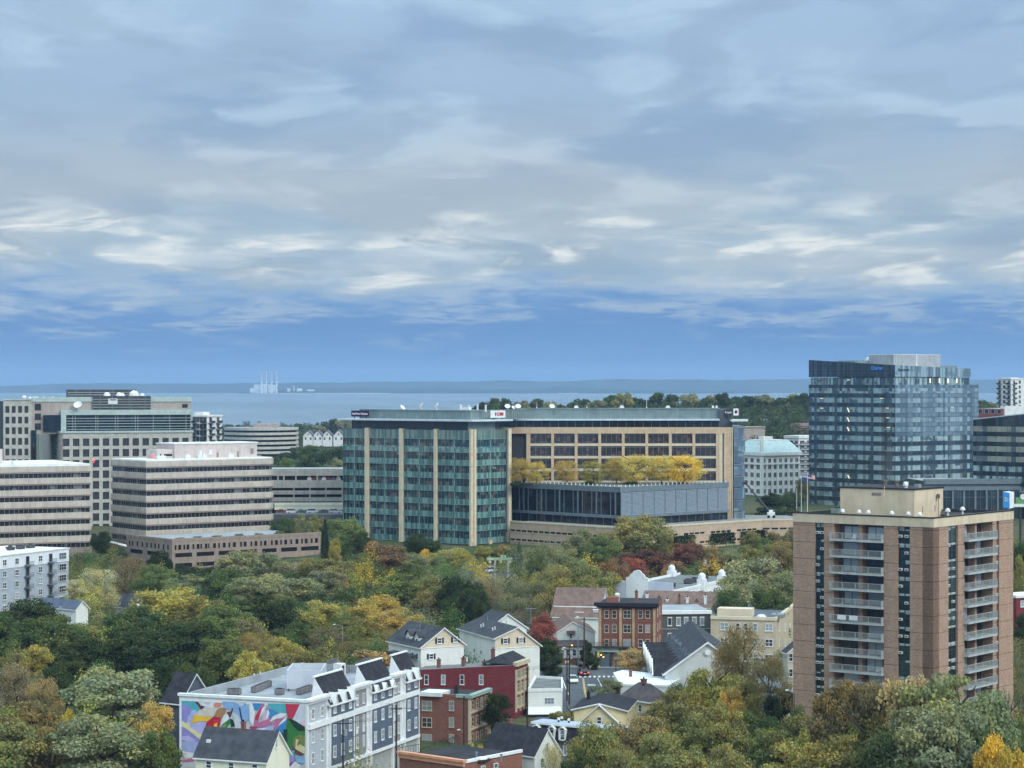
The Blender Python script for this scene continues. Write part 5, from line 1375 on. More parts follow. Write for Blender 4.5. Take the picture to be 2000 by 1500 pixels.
def brick_tower():
    b = Bd('apartment_tower', 'tall brown brick apartment tower with stacked balconies and beige roof band', 1823, 355, 38, pl=1549, pr=1979, base=-4.3)
    R, L = b.R, b.L; z = b.z
    zt = z(1013); zb = z(1030.5); fl = 33.15*352/F
    DEP = 1.7
    mb = b.mb(); mb.prism(b.rect(DEP), b.base, zt-.5, 0, 1); b.part('core', mb, [M_recess, M_roofd])
    def pier(fr, p0, p1, d=0.0):
        u0 = fr.u_px(p0) if p0 else 0.0; u1 = fr.u_px(p1) if p1 else fr.L
        mb = b.mb(); mb.fbox(fr, u0, u1, b.base, zb, -DEP-.2, d); return b.part('brick_pier', mb, M_brick)
    for p0, p1 in ((None, 1591.5), (1609.5, 1629), (1726, 1753), (1777, None)): pier(L, p0, p1)
    for p0, p1 in ((None, 1852.5), (1871, 1884), (1939, 1946.5), (1951.5, None)): pier(R, p0, p1, 0.0 if p0 else 0.0)
    for fr in (L, R):
        mb = b.mb(); mb.fbox(fr, 0, fr.L+(.0), zb, zt, -DEP-.3, .10); b.part('beige_band', mb, M_beige)
        mb = b.mb(); mb.fbox(fr, -.05, fr.L+.05, zt, zt+.18, -.5, .16); b.part('coping', mb, mat('dark_coping', lin(52, 50, 52), lin(44, 42, 44), 1.0))
    mb = b.mb(); mb.prism([(b.a-.4, 0), (b.a, 0), (b.a, b.b), (b.a-.4, b.b)], zt-1.5, zt); mb.prism([(0, b.b-.4), (b.a-.4, b.b-.4), (b.a-.4, b.b), (0, b.b)], zt-1.5, zt); b.part('back_parapet', mb, M_dkmetal)
    # vertical window strips: dark glass, pale panel and air conditioners floor by floor
    rng = random.Random(4)
    def strip(fr, p0, p1, ncol):
        u0, u1 = fr.u_px(p0), fr.u_px(p1); n = 15
        for k in range(n):
            z1 = zb-fl*k-.05; z0 = z1-fl+.05
            if z0 < b.base: break
            mb = b.mb(); mb.fbox(fr, u0, u1, z0, z1, -.9, -.45, 0)
            for j in range(ncol+1): u = u0+(u1-u0-.07)*j/ncol; mb.fbox(fr, u, u+.07, z0, z1, -.45, -.38, 1)
            mb.fbox(fr, u0, u1, z1-1.35, z1-1.28, -.45, -.38, 1)
            g = b.part('strip_window', mb, [G_strip, M_dkmull])
            for j in range(ncol):
                a, c = u0+(u1-u0)*j/ncol+.12, u0+(u1-u0)*(j+1)/ncol-.08
                if rng.random() < .9:
                    m2 = b.mb(); m2.fbox(fr, a, c, z1-.42, z1-.08, -.45, -.40); b.part('pale_panel', m2, M_pale, g)
                if rng.random() < .4:
                    m2 = b.mb(); m2.fbox(fr, a, c, z1-.66, z1-.48, -.45, -.40); b.part('pale_panel', m2, M_pale, g)
                if rng.random() < .5:
                    m2 = b.mb(); m2.fbox(fr, a, a+.62, z1-1.72, z1-1.32, -.45, -.05, 0); m2.fbox(fr, a+.12, a+.5, z1-1.64, z1-1.42, -.05, -.03, 1); b.part('air_conditioner', m2, [M_ac, M_dkmetal], g)
    strip(L, 1591.5, 1609.5, 2); strip(L, 1753, 1777, 2); strip(R, 1852.5, 1871, 2); strip(R, 1946.5, 1951.5, 1)
    # balconies
    sty1, sty2 = ('two', M_dkmull, G_door), ('plain', M_dkmull, G_door)
    def stack(fr, p0, p1, out, door_d):
        u0, u1 = fr.u_px(p0), fr.u_px(p1); um = (u0+u1)/2; w = u1-u0
        mesh = rail_panel_mesh(w+.5, 1.12, [M_rail]); sidem = rail_panel_mesh(out, 1.12, [M_rail])
        mb = b.mb(); mb.fbox(fr, um-.35, um+.35, b.base, zb, -DEP-.2, -.55); b.part('balcony_pier', mb, M_brick)
        for k in range(14):
            zs = zb-fl*(k+1)+.1
            if zs < b.base+1: break
            mb = b.mb(); mb.fbox(fr, u0-.45, u1+.05, zs-.24, zs, -DEP-.1, out); bal = b.part('balcony', mb, M_conc)
            x, y = fr.p((u0+u1)/2-.2, out-.06); put('railing', mesh, bal, (x, y, zs-b.base), fr.ang)
            x, y = fr.p(u0-.42, out/2-.05); put('side_railing', sidem, bal, (x, y, zs-b.base), fr.ang+math.pi/2)
            x, y = fr.p(u1, out/2-.05); put('side_railing', sidem, bal, (x, y, zs-b.base), fr.ang+math.pi/2)
            for s in (-1, 1):
                b.win(fr, um+s*w*.25+rng.uniform(-.2, .2), zs+.03, w*.33, 2.12, rng.choice((sty1, sty1, sty2)), 'balcony_door', -DEP+.04)
            r = rng.random()
            if r < .45:
                m2 = b.mb(); u = u0+rng.uniform(.6, w-1); m2.fbox(fr, u, u+.5, zs+.38, zs+.46, .2, .7); m2.fbox(fr, u, u+.5, zs+.4, zs+.9, .2, .26)
                for du in (.02, .42): m2.fbox(fr, u+du, u+du+.05, zs, zs+.4, .25, .3); m2.fbox(fr, u+du, u+du+.05, zs, zs+.4, .62, .67)
                b.part('balcony_chair', m2, rng.choice((M_whitep, M_rail, M_dkmetal)), bal)
            if k == 5 and fr is L:
                for t in (.12, .36):
                    m2 = b.mb(); m2.fbox(fr, u0+w*t, u0+w*(t+.17), zs+.35, zs+1.12, out-.02, out+.02); b.part('hung_cloth', m2, M_whitep, bal)
    stack(L, 1629, 1725.5, .8, 0); stack(R, 1884.5, 1938.5, .9, 0)
    # roof house
    f = Fr((6.6, 8.6), (16, 8.6), b)
    D = 366.0
    zr = zt-.5
    q = Bd.__new__(Bd)
    cx, cy = 5.2, 5.2
    fr2 = Fr((cx, cy), (b.a, cy), b); fl2 = Fr((cx, b.b), (cx, cy), b)
    def corner_for(px):      # plan point on the roof diagonal whose column is px
        lo, hi = .5, 12.0
        for _ in range(50):
            m = (lo+hi)/2; fr_ = Fr((m, m*1.05), (m+1, m*1.05), b); c = fr_.w0.x/fr_.w0.y*F+1000
            lo, hi = (m, hi) if c > px else (lo, m)
            if abs(c-px) < .05: break
        return m, m*1.05
    cx, cy = 5.0, 6.3
    frR = Fr((cx, cy), (cx+20, cy), b); frL = Fr((cx, cy+20), (cx, cy), b)
    k = (1786-1000)/F
    # slide the corner along the roof until it sits under column 1786
    for _ in range(40):
        frR = Fr((cx, cy), (cx+20, cy), b); e = frR.w0.x/frR.w0.y-k; cy += e*220
    frR = Fr((cx, cy), (cx+20, cy), b); frL = Fr((cx, cy+20), (cx, cy), b)
    uR = frR.u_px(1842); uL0 = frL.u_px(1641)
    Dc = frR.w0.y; zh = px_z(957.5, Dc)
    lx = 20-uL0
    mb = b.mb(); mb.box(cx, cy, zr-.3, cx+uR, cy+lx, zh, 0); h = b.part('roof_house', mb, M_beige)
    m2 = b.mb(); m2.box(cx-.12, cy-.12, zh, cx+uR+.12, cy+lx+.12, zh+.25); b.part('roof_edge', m2, MATS['dark_coping'], h)
    for px, w_, hh in ((1660, .8, 2.0), (1682, .75, 2.0), (1775, .85, 2.0)):
        m2 = b.mb(); u = frL.u_px(px); m2.fbox(frL, u-w_/2, u+w_/2, zr, zr+hh, 0, .05); b.part('door', m2, M_beige, h)
    m2 = b.mb(); u = frL.u_px(1712); m2.fbox(frL, u-.85, u+.85, px_z(967, Dc+6), px_z(961, Dc+6), 0, .06); b.part('wall_louvre', m2, mat('dull_sign', lin(140, 128, 124), lin(120, 110, 108), 3.0), h)
    m2 = b.mb(); m2.tube((*frL.p(frL.u_px(1728), .12), px_z(972, Dc+4)), (*frL.p(frL.u_px(1728), .12), zh+.6), .06); b.part('downpipe', m2, M_beige, h)
    for px in (1802, 1826):
        m2 = b.mb(); u = frR.u_px(px); m2.fbox(frR, u-.12, u+.12, zr+.9, zr+1.9, 0, .05); b.part('vent_slot', m2, M_soffit, h)
    m2 = b.mb(); u = frR.u_px(1829); x, y = frR.p(u, .35); m2.tube((x, y, zr), (x, y, zr+3.0), .05); m2.tube((x, y, zr+3.0), (x, y, zr+3.5), .3, .25, 8); m2.dome((x, y, zr+3.5), .3, .25, 0, 8, 3); b.part('flue', m2, mat('rusty', lin(120, 96, 84), lin(96, 78, 70), 3.0), h)
    for px, s in ((1710, 1), (1732, 1)):
        m2 = b.mb(); u = frL.u_px(px); x, y = frL.p(u, -3.2); m2.tube((x, y, zh), (x, y, zh+.5), .3, .3, 8); m2.tube((x, y, zh+.5), (x, y, zh+1.1), .36, .3, 10); m2.tube((x, y, zh+1.1), (x, y, zh+1.35), .5, .5, 10); b.part('roof_fan', m2, mat('aged_metal', lin(120, 118, 108), lin(96, 94, 86), 3.0), h)
    m2 = b.mb(); u = frL.u_px(1760); x, y = frL.p(u, -1.6); m2.tube((x, y, zh), (x, y, zh+.9), .28, .28, 8); m2.tube((x, y, zh+.9), (x, y, zh+1.2), .42, .42, 8); b.part('roof_vent', m2, M_whitep, h)
    m2 = b.mb(); x, y = frR.p(frR.u_px(1793), -2.2); m2.tube((x, y, zh), (x, y, zh+.6), .2, .2, 8); m2.tube((x, y, zh+.6), (x, y, zh+.8), .42, .42, 10); m2.dome((x, y, zh+.8), .4, .5, 0, 10, 3); b.part('roof_vent', m2, M_whitep, h)
    m2 = b.mb(); x, y = frR.p(frR.u_px(1808), -1.4); m2.box(x-.5, y-.4, zh, x+.5, y+.4, zh+.8); b.part('roof_hatch', m2, M_gymetal, h)
    # mushroom vents on the main roof
    fv = Fr((3.4, b.b), (3.4, 2.5), b)
    for px in (1646, 1678, 1696, 1742, 1774, 1796):
        x, y = fv.p(fv.u_px(px), 0); mb = b.mb(); mb.tube((x, y, zr), (x, y, zr+.75), .14, .14, 8); mb.tube((x, y, zr+.75), (x, y, zr+.95), .4, .36, 10); mb.dome((x, y, zr+.95), .34, .32, 0, 10, 3); b.part('mushroom_vent', mb, M_whitep)
    fv = Fr((2, 4.6), (b.a, 4.6), b)
    for px in (1851, 1880):
        x, y = fv.p(fv.u_px(px), 0); mb = b.mb(); mb.tube((x, y, zr), (x, y, zr+.85), .15, .15, 8); mb.tube((x, y, zr+.85), (x, y, zr+1.05), .45, .4, 10); mb.dome((x, y, zr+1.05), .38, .36, 0, 10, 3); b.part('mushroom_vent', mb, M_whitep)
    fv = Fr((4.0, b.b), (4.0, 2.5), b); x, y = fv.p(fv.u_px(1628), -1.2)
    roof_unit(b, 'roof_unit', x-.7, y-.8, zr, 1.4, 1.6, 1.2, mat('green_grey_unit', lin(140, 152, 144), lin(122, 134, 128), 1.0))
    fv = Fr((3, 5.5), (b.a, 5.5), b); x, y = fv.p(fv.u_px(1846), 0); roof_unit(b, 'roof_unit', x-.7, y-.5, zr, 1.3, 1.2, .9, M_gymetal)
brick_tower()

# ------------------------------------------------------------------ gabled houses
M_shing = mat('dark_shingle', lin(78, 80, 86), lin(62, 64, 70), .6, .95, .12, fine=.14, bump=.3)
M_shing2 = mat('charcoal_shingle', lin(60, 60, 66), lin(46, 46, 52), .8, .95, .12, fine=.16, bump=.3)
M_shingb = mat('brown_shingle', lin(128, 106, 98), lin(106, 88, 82), .7, .95, .12, fine=.14, bump=.3)
M_shingm = mat('mauve_shingle', lin(104, 94, 96), lin(86, 78, 80), .7, .95, .12, fine=.14, bump=.3)
M_siding = mat('white_siding', lin(232, 232, 226), lin(220, 220, 214), .4, .75, .25, lines=(.30, .04, 0, lin(196, 196, 192)), streak=.05)
M_sidcr = mat('cream_siding', lin(222, 206, 180), lin(210, 194, 170), .4, .75, .25, lines=(.30, .04, 0, lin(186, 170, 148)))
M_sidye = mat('yellow_siding', lin(222, 206, 164), lin(208, 192, 152), .4, .75, .25, lines=(.30, .04, 0, lin(188, 172, 138)))
M_trim = mat('white_trim', lin(236, 236, 234), lin(222, 222, 222), 1.0, .6, .3)
M_black = mat('black_shutter', lin(44, 42, 48), lin(36, 34, 40), 1.0, .7)
M_chim = brick_mat('chimney_brick', lin(130, 82, 72), lin(112, 70, 62), lin(150, 130, 120))
G_house = glass('house_glass', lin(58, 64, 74), lin(138, 146, 154), .28, None, .1, 1.45)
W_shut = ('shutter', M_trim, G_house, M_black); W_dh = ('dh', M_trim, G_house); W_dh2 = ('dh2', M_trim, G_house)

def chimney(b, x, y, z0, z1, w=.6, m=None):
    mb = b.mb(); mb.box(x-w/2, y-w/2, z0, x+w/2, y+w/2, z1, 0); mb.box(x-w/2-.08, y-w/2-.08, z1, x+w/2+.08, y+w/2+.08, z1+.18, 0); mb.tube((x, y, z1+.18), (x, y, z1+.5), .13, .13, 8, 1)
    return b.part('chimney', mb, [m or M_chim, M_slot])

def gable(b, x0, x1, y0, y1, ze, zr, axis, wall, roof, over=.45, ze2=None, mid=None, gw=None, t=.22):
    """gabled block: ridge along axis 'x' or 'y'; eave heights ze / ze2"""
    ze2 = ze if ze2 is None else ze2
    mb = b.mb(); mb.prism([(x0, y0), (x1, y0), (x1, y1), (x0, y1)], b.base, min(ze, ze2))
    if axis == 'y':
        m = (x0+x1)/2 if mid is None else mid; zm = min(ze, ze2)
        for yy in (y0, y1): mb.poly([(x0, yy, zm), (x1, yy, zm), (x1, yy, ze2), (m, yy, zr), (x0, yy, ze)])
        mb.poly([(x0, y0, zm), (x0, y0, ze), (x0, y1, ze), (x0, y1, zm)]); mb.poly([(x1, y0, zm), (x1, y1, zm), (x1, y1, ze2), (x1, y0, ze2)])
    else:
        m = (y0+y1)/2 if mid is None else mid; zm = min(ze, ze2)
        for xx in (x0, x1): mb.poly([(xx, y0, zm), (xx, y1, zm), (xx, y1, ze2), (xx, m, zr), (xx, y0, ze)])
        mb.poly([(x0, y0, zm), (x1, y0, zm), (x1, y0, ze), (x0, y0, ze)]); mb.poly([(x0, y1, zm), (x0, y1, ze2), (x1, y1, ze2), (x1, y1, zm)])
    b.part('wall', mb, wall)
    for s in (0, 1):
        mb = b.mb()
        if axis == 'y':
            xe, z_e = (x0, ze) if s == 0 else (x1, ze2); k = (zr-z_e)/max(.1, abs(m-xe)); d = -over if s == 0 else over
            e = (xe+d, z_e-k*over); A = [(m, y0-over, zr), (e[0], y0-over, e[1]), (e[0], y1+over, e[1]), (m, y1+over, zr)]
        else:
            ye, z_e = (y0, ze) if s == 0 else (y1, ze2); k = (zr-z_e)/max(.1, abs(m-ye)); d = -over if s == 0 else over
            e = (ye+d, z_e-k*over); A = [(x0-over, m, zr), (x0-over, e[0], e[1]), (x1+over, e[0], e[1]), (x1+over, m, zr)]
        mb.hexa(A, [(p[0], p[1], p[2]+t) for p in A], 1, 0)
        b.part('roof_slope', mb, [roof, M_trim])
    return m

def house(label, px, D, th, pl, pr, base=None, name='house', cat='house', **k): return Bd(name, label, px, D, th, pl=pl, pr=pr, base=base, cat=cat, **k)

# the pair of white houses in the middle
def white_pair():
    b = house('large white gabled house with cream attic and dark shingle roof', 967, 455, 68, 897, 1054)
    R, L = b.R, b.L; z = b.z
    ze, ze2, zr = z(1247), z(1264), z(1228)
    gable(b, 0, b.a, 0, b.b, ze, zr, 'y', M_siding, M_shing, .5, ze2)
    mb = b.mb(); zs = z(1264)-.2
    mb.poly([(.1, -.04, zs), (b.a-.1, -.04, zs), (b.a-.1, -.04, ze2-.1), (b.a/2, -.04, zr-.25), (.1, -.04, ze-.1)]); b.part('cream_gable', mb, M_sidcr)
    mb = b.mb(); mb.box(0, -.1, zs-.15, b.a, 0, zs); b.part('belt_trim', mb, M_trim)
    for px in (987, 1017): b.win(R, R.u_px(px), z(1258), 1.05, 1.1, W_shut, d=.05)
    for px in (927, 940):
        mb = b.mb(); u = L.u_px(px); mb.fbox(L, u-.15, u+.15, z(1285), z(1279), 0, .2); b.part('meter_box', mb, M_gymetal)
    mb = b.mb(); mb.fbox(L, L.u_px(960), L.L, b.base, z(1270), 0, .08); b.part('side_door', mb, M_shingb)
    for px, yy in ((941, 1203), (968, 1212), (978, 1217)):
        mb = b.mb(); x, y = b.a/2-.4, 2+ (989-px)*.28; mb.tube((x, y, zr-.3), (x, y, zr+.9), .07); b.part('vent_pipe', mb, M_gymetal)
    for i in range(4):
        mb = b.mb(); x, y = 1.7+(i % 2)*.5, 5.6+(i//2)*6.5; zz = ze+(zr-ze)*(x/(b.a/2))+.2; mb.tube((x, y, zz), (x, y, zz+.55), .1, .1, 6); mb.tube((x, y, zz+.55), (x-.15, y, zz+.6), .13, .13, 6); b.part('roof_vent', mb, M_whitep)
    # rear wing to the right
    gable(b, 3.2, b.a+2.2, b.b-8, b.b+1, z(1243), z(1214), 'y', M_siding, M_shing, .4)
    b = house('white house with cream gable, black shutters and dormered roof left of the larger one', 822, 438, 60, 800, 906)
    R, L = b.R, b.L; z = b.z; ze, zr = z(1264), z(1230)
    gable(b, 0, b.a, 0, b.b+9, ze, zr, 'y', M_siding, M_shing, .5, mid=R.u_px(866))
    mb = b.mb(); m = R.u_px(866); mb.poly([(.1, -.04, ze-.2), (b.a-.1, -.04, ze-.2), (b.a-.1, -.04, ze), (m, -.04, zr-.25), (.1, -.04, ze)]); b.part('cream_gable', mb, M_sidcr)
    mb = b.mb(); mb.box(0, -.1, ze-.35, b.a, 0, ze-.2); b.part('belt_trim', mb, M_trim)
    for px in (858, 889): b.win(R, R.u_px(px), z(1259), 1.05, 1.1, W_shut, d=.05)
    b.win(R, R.u_px(842), z(1289), 1.05, 1.1, W_shut, d=.02)
    for k in range(2):                      # dormers on the left slope
        y0 = 2.5+3.6*k; m0 = 1.0; zd = ze+.7
        mb = b.mb(); mb.prism([(m0, y0), (m0+2.6, y0), (m0+2.6, y0+2.0), (m0, y0+2.0)], ze, zd+1.0); mb.poly([(m0, y0, zd+1), (m0, y0+2, zd+1), (m0, y0+1, zd+1.9)]); d = b.part('dormer', mb, M_siding)
        m2 = b.mb()
        for s in (0, 2.4): 
            A = [(m0-.3, y0+1, zd+1.95), (m0-.3, y0-.2+s, zd+.8), (m0+3.2, y0-.2+s, zd+.8), (m0+3.2, y0+1, zd+1.95)]; m2.hexa(A, [(p[0], p[1], p[2]+.15) for p in A])
        b.part('dormer_roof', m2, M_shing, d)
        o = put('window', win_mesh(W_dh, .8, 1.1), d, (m0, y0+1, zd-.5-b.base), -math.pi/2)
    mb = b.mb(); mb.box(-2.2, 1, z(1283), 0, b.b+6, z(1281)); b.part('porch_roof', mb, M_shing)
    for k in range(4): mb = b.mb(); mb.tube((-2.0, 1.4+3*k, b.base), (-2.0, 1.4+3*k, z(1283)), .09); b.part('porch_post', mb, M_trim)
    for k in range(2): b.win(L, L.L*(.3+.4*k), z(1290), .9, 1.3, W_dh, d=.02)
    for dx in (3, 6): mb = b.mb(); mb.tube((dx, 6, zr-1), (dx, 6, zr+1.1), .06); b.part('vent_pipe', mb, M_gymetal)
white_pair()

# ------------------------------------------------------------------ mural building
M_flatw = mat('white_cladding', lin(226, 228, 232), lin(214, 216, 222), .5, .7, .25)
M_ltgrey = mat('light_grey_siding', lin(182, 186, 192), lin(172, 176, 182), .5, .75, .25, lines=(.28, .03, 0, lin(160, 164, 170)))
M_slateb = mat('slate_blue_siding', lin(98, 108, 124), lin(88, 98, 114), .5, .75, .25, lines=(.28, .03, 0, lin(78, 88, 104)))
M_taupe = mat('taupe_siding', lin(146, 142, 144), lin(134, 130, 134), .5, .75, .25, lines=(.28, .03, 0, lin(118, 114, 118)))
W_gr = ('dh2', M_trim, G_house)
def mural_building():
    b = Bd('apartment_building', 'long white and slate-blue apartment building with a colourful flower mural on its end', 600, 339, 20.5, pl=351, pr=815, base=-4.4)
    R, L = b.R, b.L; z = b.z; zt = z(1370); fl = 42.5*339/F
    mb = b.mb(); mb.prism(b.rect(), b.base, zt-1.2, 0, 1); b.part('core', mb, [M_flatw, M_roofg])
    # parapets
    for p in ([(0, 0), (b.a, 0), (b.a, .35), (0, .35)], [(0, .35), (.35, .35), (.35, b.b), (0, b.b)], [(b.a-.35, .35), (b.a, .35), (b.a, b.b-.35), (b.a-.35, b.b-.35)], [(.35, b.b-.35), (b.a, b.b-.35), (b.a, b.b), (.35, b.b)]):
        mb = b.mb(); mb.prism(p, zt-1.25, zt); b.part('parapet', mb, M_roofg if p[0][0] > 1 or p[0][1] > 1 else M_flatw)
    mb = b.mb(); mb.fbox(L, -.2, L.L+.25, zt-.15, zt+.25, -.4, .35); mb.fbox(L, 0, L.L, zt-.9, zt-.15, 0, .14); b.part('end_cornice', mb, M_trim)
    mb = b.mb(); mb.fbox(L, 0, .35, b.base, zt-.9, 0, .1); mb.fbox(L, L.L-.35, L.L+.1, b.base, zt-.9, 0, .1); b.part('corner_board', mb, M_trim)
    # bays of the long front (photo columns)
    bays = [(601, 637, 'lg'), (641, 687, 'sb'), (690, 715, 'tp'), (721, 764, 'sb'), (767, 781, 'tp'), (787, 814, 'sb')]
    mats = {'lg': M_ltgrey, 'sb': M_slateb, 'tp': M_taupe}
    zf = [zt-.6-fl*k for k in range(5)]
    belt1 = zt-.6-fl*1.12
    for p0, p1, kk in bays:
        u0, u1 = R.u_px(p0), R.u_px(p1)
        d = {'lg': .06, 'sb': .40, 'tp': .10}[kk]
        zb_ = b.base if kk == 'lg' else zt-fl*3.35
        mb = b.mb(); mb.fbox(R, u0, u1, zb_, zt-(.55 if kk != 'sb' else 1.2), -.05, d); b.part('siding_bay', mb, mats[kk])
        n = {'lg': 2, 'sb': 3, 'tp': 2}[kk] if p0 < 780 else 2
        for r in range(3 if kk != 'lg' else 4):
            for j in range(n):
                u = u0+(u1-u0)*(j+.5)/n; zz = zt-fl*(r+1)+.35-(.25 if r else 0)
                b.win(R, u, zz, .95 if kk != 'tp' else .7, 1.75 if r else 1.6, W_gr, d=d)
        for e in (u0, u1):
            mb = b.mb(); mb.fbox(R, e-.12, e+.12, b.base, zt-.4, 0, d+.07); b.part('corner_board', mb, M_trim)
        if kk == 'tp':
            for j in range(2):
                mb = b.mb(); u = u0+(u1-u0)*(j+.5)/2; mb.fbox(R, u-.38, u+.38, zt-fl*2-.9, zt-fl*2+.0, d, d+.05); b.part('white_panel', mb, M_trim)
    # belt courses
    mb = b.mb(); mb.fbox(R, 0, R.L, zt-fl-1.0, zt-fl-.15, 0, .5); b.part('belt_course', mb, M_trim)
    mb = b.mb(); mb.fbox(R, R.u_px(640), R.L, zt-fl*3.35-.5, zt-fl*3.35, 0, .55); b.part('belt_course', mb, M_trim)
    mb = b.mb(); mb.fbox(R, R.u_px(640), R.L, b.base, zt-fl*3.35-.5, -.05, .05); b.part('ground_storey', mb, mat('stone_grey_base', lin(170, 172, 170), lin(150, 152, 150), .8, .85))
    for i, px in enumerate((650, 664, 678, 697, 708, 726, 738, 750, 761, 790, 804)):
        b.win(R, R.u_px(px), b.base+1.4, .95, 2.0, W_gr if i % 3 else ('plain', M_trim, G_black), d=.07)
    mb = b.mb(); u = R.u_px(697); mb.fbox(R, u-2.2, u+1.6, b.base+3.3, b.base+3.55, 0, 1.6); b.part('entrance_canopy', mb, M_dkmetal)
    for px in (605, 606):
        mb = b.mb(); u = R.u_px(px); mb.fbox(R, u-.1, u+.1, zt-fl*.55*(1 if px == 605 else 5.2), zt-fl*.55*(1 if px == 605 else 5.2)+.3, .06, .2); b.part('wall_lamp', mb, M_whitep)
    # white cornice pieces between steep shingled roofs
    for p0, p1 in ((601, 637), (689, 721), (766, 786)):
        u0, u1 = R.u_px(p0)-.2, R.u_px(p1)+.2
        mb = b.mb(); mb.fbox(R, u0, u1, zt-.55, zt-.1, -.3, .3); mb.fbox(R, u0-.15, u1+.15, zt-.1, zt+.3, -.4, .65); b.part('cornice', mb, M_trim)
    for p0, p1, nd, pk in ((637, 690, 3, True), (720, 767, 3, False), (786, 815, 2, True)):
        u0, u1 = R.u_px(p0), R.u_px(p1); ze, zr = zt-1.5, zt+2.7
        A = [R.p(u0, .75), R.p(u1, .75), R.p(u1, -2.0), R.p(u0, -2.0)]
        mb = b.mb(); mb.poly([(*A[0], ze), (*A[1], ze), (*A[2], zr), (*A[3], zr)], 0); mb.poly([(*A[3], zr), (*A[2], zr), (*R.p(u1, -2.6), zt-1.2), (*R.p(u0, -2.6), zt-1.2)], 2)
        for e in (0, 1):
            P = [A[e], A[3-e]]; q = R.p(u0 if e == 0 else u1, -2.6)
            mb.poly([(*P[0], ze), (*P[1], zr), (*q, zt-1.2), (*P[0], ze)][:3] if False else [(*P[0], ze), (*P[1], zr), (*q, zt-1.2)], 1)
        rf = b.part('steep_roof', mb, [M_shing2, M_trim, M_shing2])
        m2 = b.mb(); m2.fbox(R, u0-.15, u1+.15, zr-.02, zr+.18, -2.25, -1.8); b.part('ridge_board', m2, M_trim, rf)
        m2 = b.mb(); m2.fbox(R, u0-.05, u1+.05, ze-.2, ze+.05, .5, .85); b.part('fascia', m2, M_trim, rf)
        for j in range(nd):
            u = u0+(u1-u0)*(j+.55)/nd; h = 1.5 if pk else .7
            m2 = b.mb(); zz = ze+.1
            fpt = lambda du, dd, zz_: (*R.p(u+du, dd), zz_)
            m2.poly([fpt(-.55, .8, zz), fpt(.55, .8, zz), fpt(0, .8, zz+h)], 0)
            for s in (-1, 1):
                Q = [fpt(s*.7, .95, zz-.15), fpt(0, .95, zz+h+.1), fpt(0, -.5, zz+h+.1), fpt(s*.7, .6, zz-.15)]
                m2.hexa(Q, [(p[0], p[1], p[2]+.14) for p in Q])
            m2.fbox(R, u-.75, u+.75, zz-.28, zz-.1, .5, .98, 0)
            b.part('dormer_gable', m2, M_trim, rf)
    # roof: plant screen, condensers, vents, hatch
    zr = zt-1.2
    fs = Fr((9, b.b-10), (9, 4), b)
    def rpt(px, py):       # roof point seen at a pixel
        D = (H-zr)*F/(py-Y0); v = Vector((px_x(px, D)-b.x, D-b.y)); c, s = math.cos(-b.rz), math.sin(-b.rz); return c*v.x-s*v.y, s*v.x+c*v.y
    p1, p2 = rpt(560, 1350), rpt(628, 1350)
    x0, y0 = p2; ln = ((p1[0]-p2[0])**2+(p1[1]-p2[1])**2)**.5
    fp = Fr(p1, p2, b); w = fp.L
    for (u0, u1, d0, d1, o) in ((0, w, -.2, 0, 0), (0, w, -9.2, -9, 0), (0, .2, -9, -.2, 0), (w-.2, w, -9, -.2, 0)):
        mb = b.mb(); mb.fbox(fp, u0, u1, zr+.35, zr+3.3, d0, d1); b.part('plant_screen_wall', mb, mat('screen_panel', lin(196, 200, 208), lin(184, 188, 198), .4, .6))
    mb = b.mb(); 
    for t in (.05, .5, .95): mb.fbox(fp, w*t-.1, w*t+.1, zr, zr+.4, -.2, 0); mb.fbox(fp, w*t-.1, w*t+.1, zr, zr+.4, -9.2, -9)
    b.part('screen_posts', mb, M_dkmetal)
    Mc = mat('condenser', lin(132, 128, 130), lin(108, 104, 108), 2.0, .7, fine=.1)
    def cond(px, py):
        x, y = rpt(px, py); mb = b.mb(); mb.box(x-.42, y-.42, zr+.1, x+.42, y+.42, zr+1.0, 0); mb.tube((x, y, zr+1.0), (x, y, zr+1.06), .34, .34, 8, 1); mb.box(x-.3, y-.3, zr-.02, x+.3, y+.3, zr+.1, 1); b.part('condenser', mb, [Mc, M_dkmetal])
    for i in range(7): cond(497+i*4.6, 1353-i*1.9)
    for i in range(4): cond(450+i*5, 1357)
    for i in range(6): cond(585+i*5.2, 1357-i*1.8)
    for i in range(5): cond(543+i*1.5, 1357)
    for r in range(2):
        for i in range(8): cond(642+i*4.4+r*1.5, 1329-i*2.6+r*3.4)
        for i in range(6): cond(698+i*3.9+r*1.5, 1306-i*1.9+r*3.2)
        for i in range(4): cond(644+i*3.7+r, 1303-i*2.2+r*3)
    for px, py in ((422, 1352), (496, 1326), (508, 1322), (552, 1318), (590, 1304), (552, 1330)):
        x, y = rpt(px, py); mb = b.mb(); mb.tube((x, y, zr-.05), (x, y, zr+.7), .12, .12, 6); mb.tube((x, y, zr+.7), (x, y, zr+.85), .16, .16, 6); b.part('vent_pipe', mb, M_whitep)
    x, y = rpt(663, 1318); mb = b.mb(); mb.box(x-.9, y-.7, zr-.05, x+.9, y+.7, zr+1.9, 0); mb.box(x-.5, y-.74, zr, x+.4, y-.7, zr+1.6, 1); b.part('stair_hatch', mb, [M_roofw, M_dkmetal])
    # mural: painted panel, shapes as thin paint layers
    mural(b)
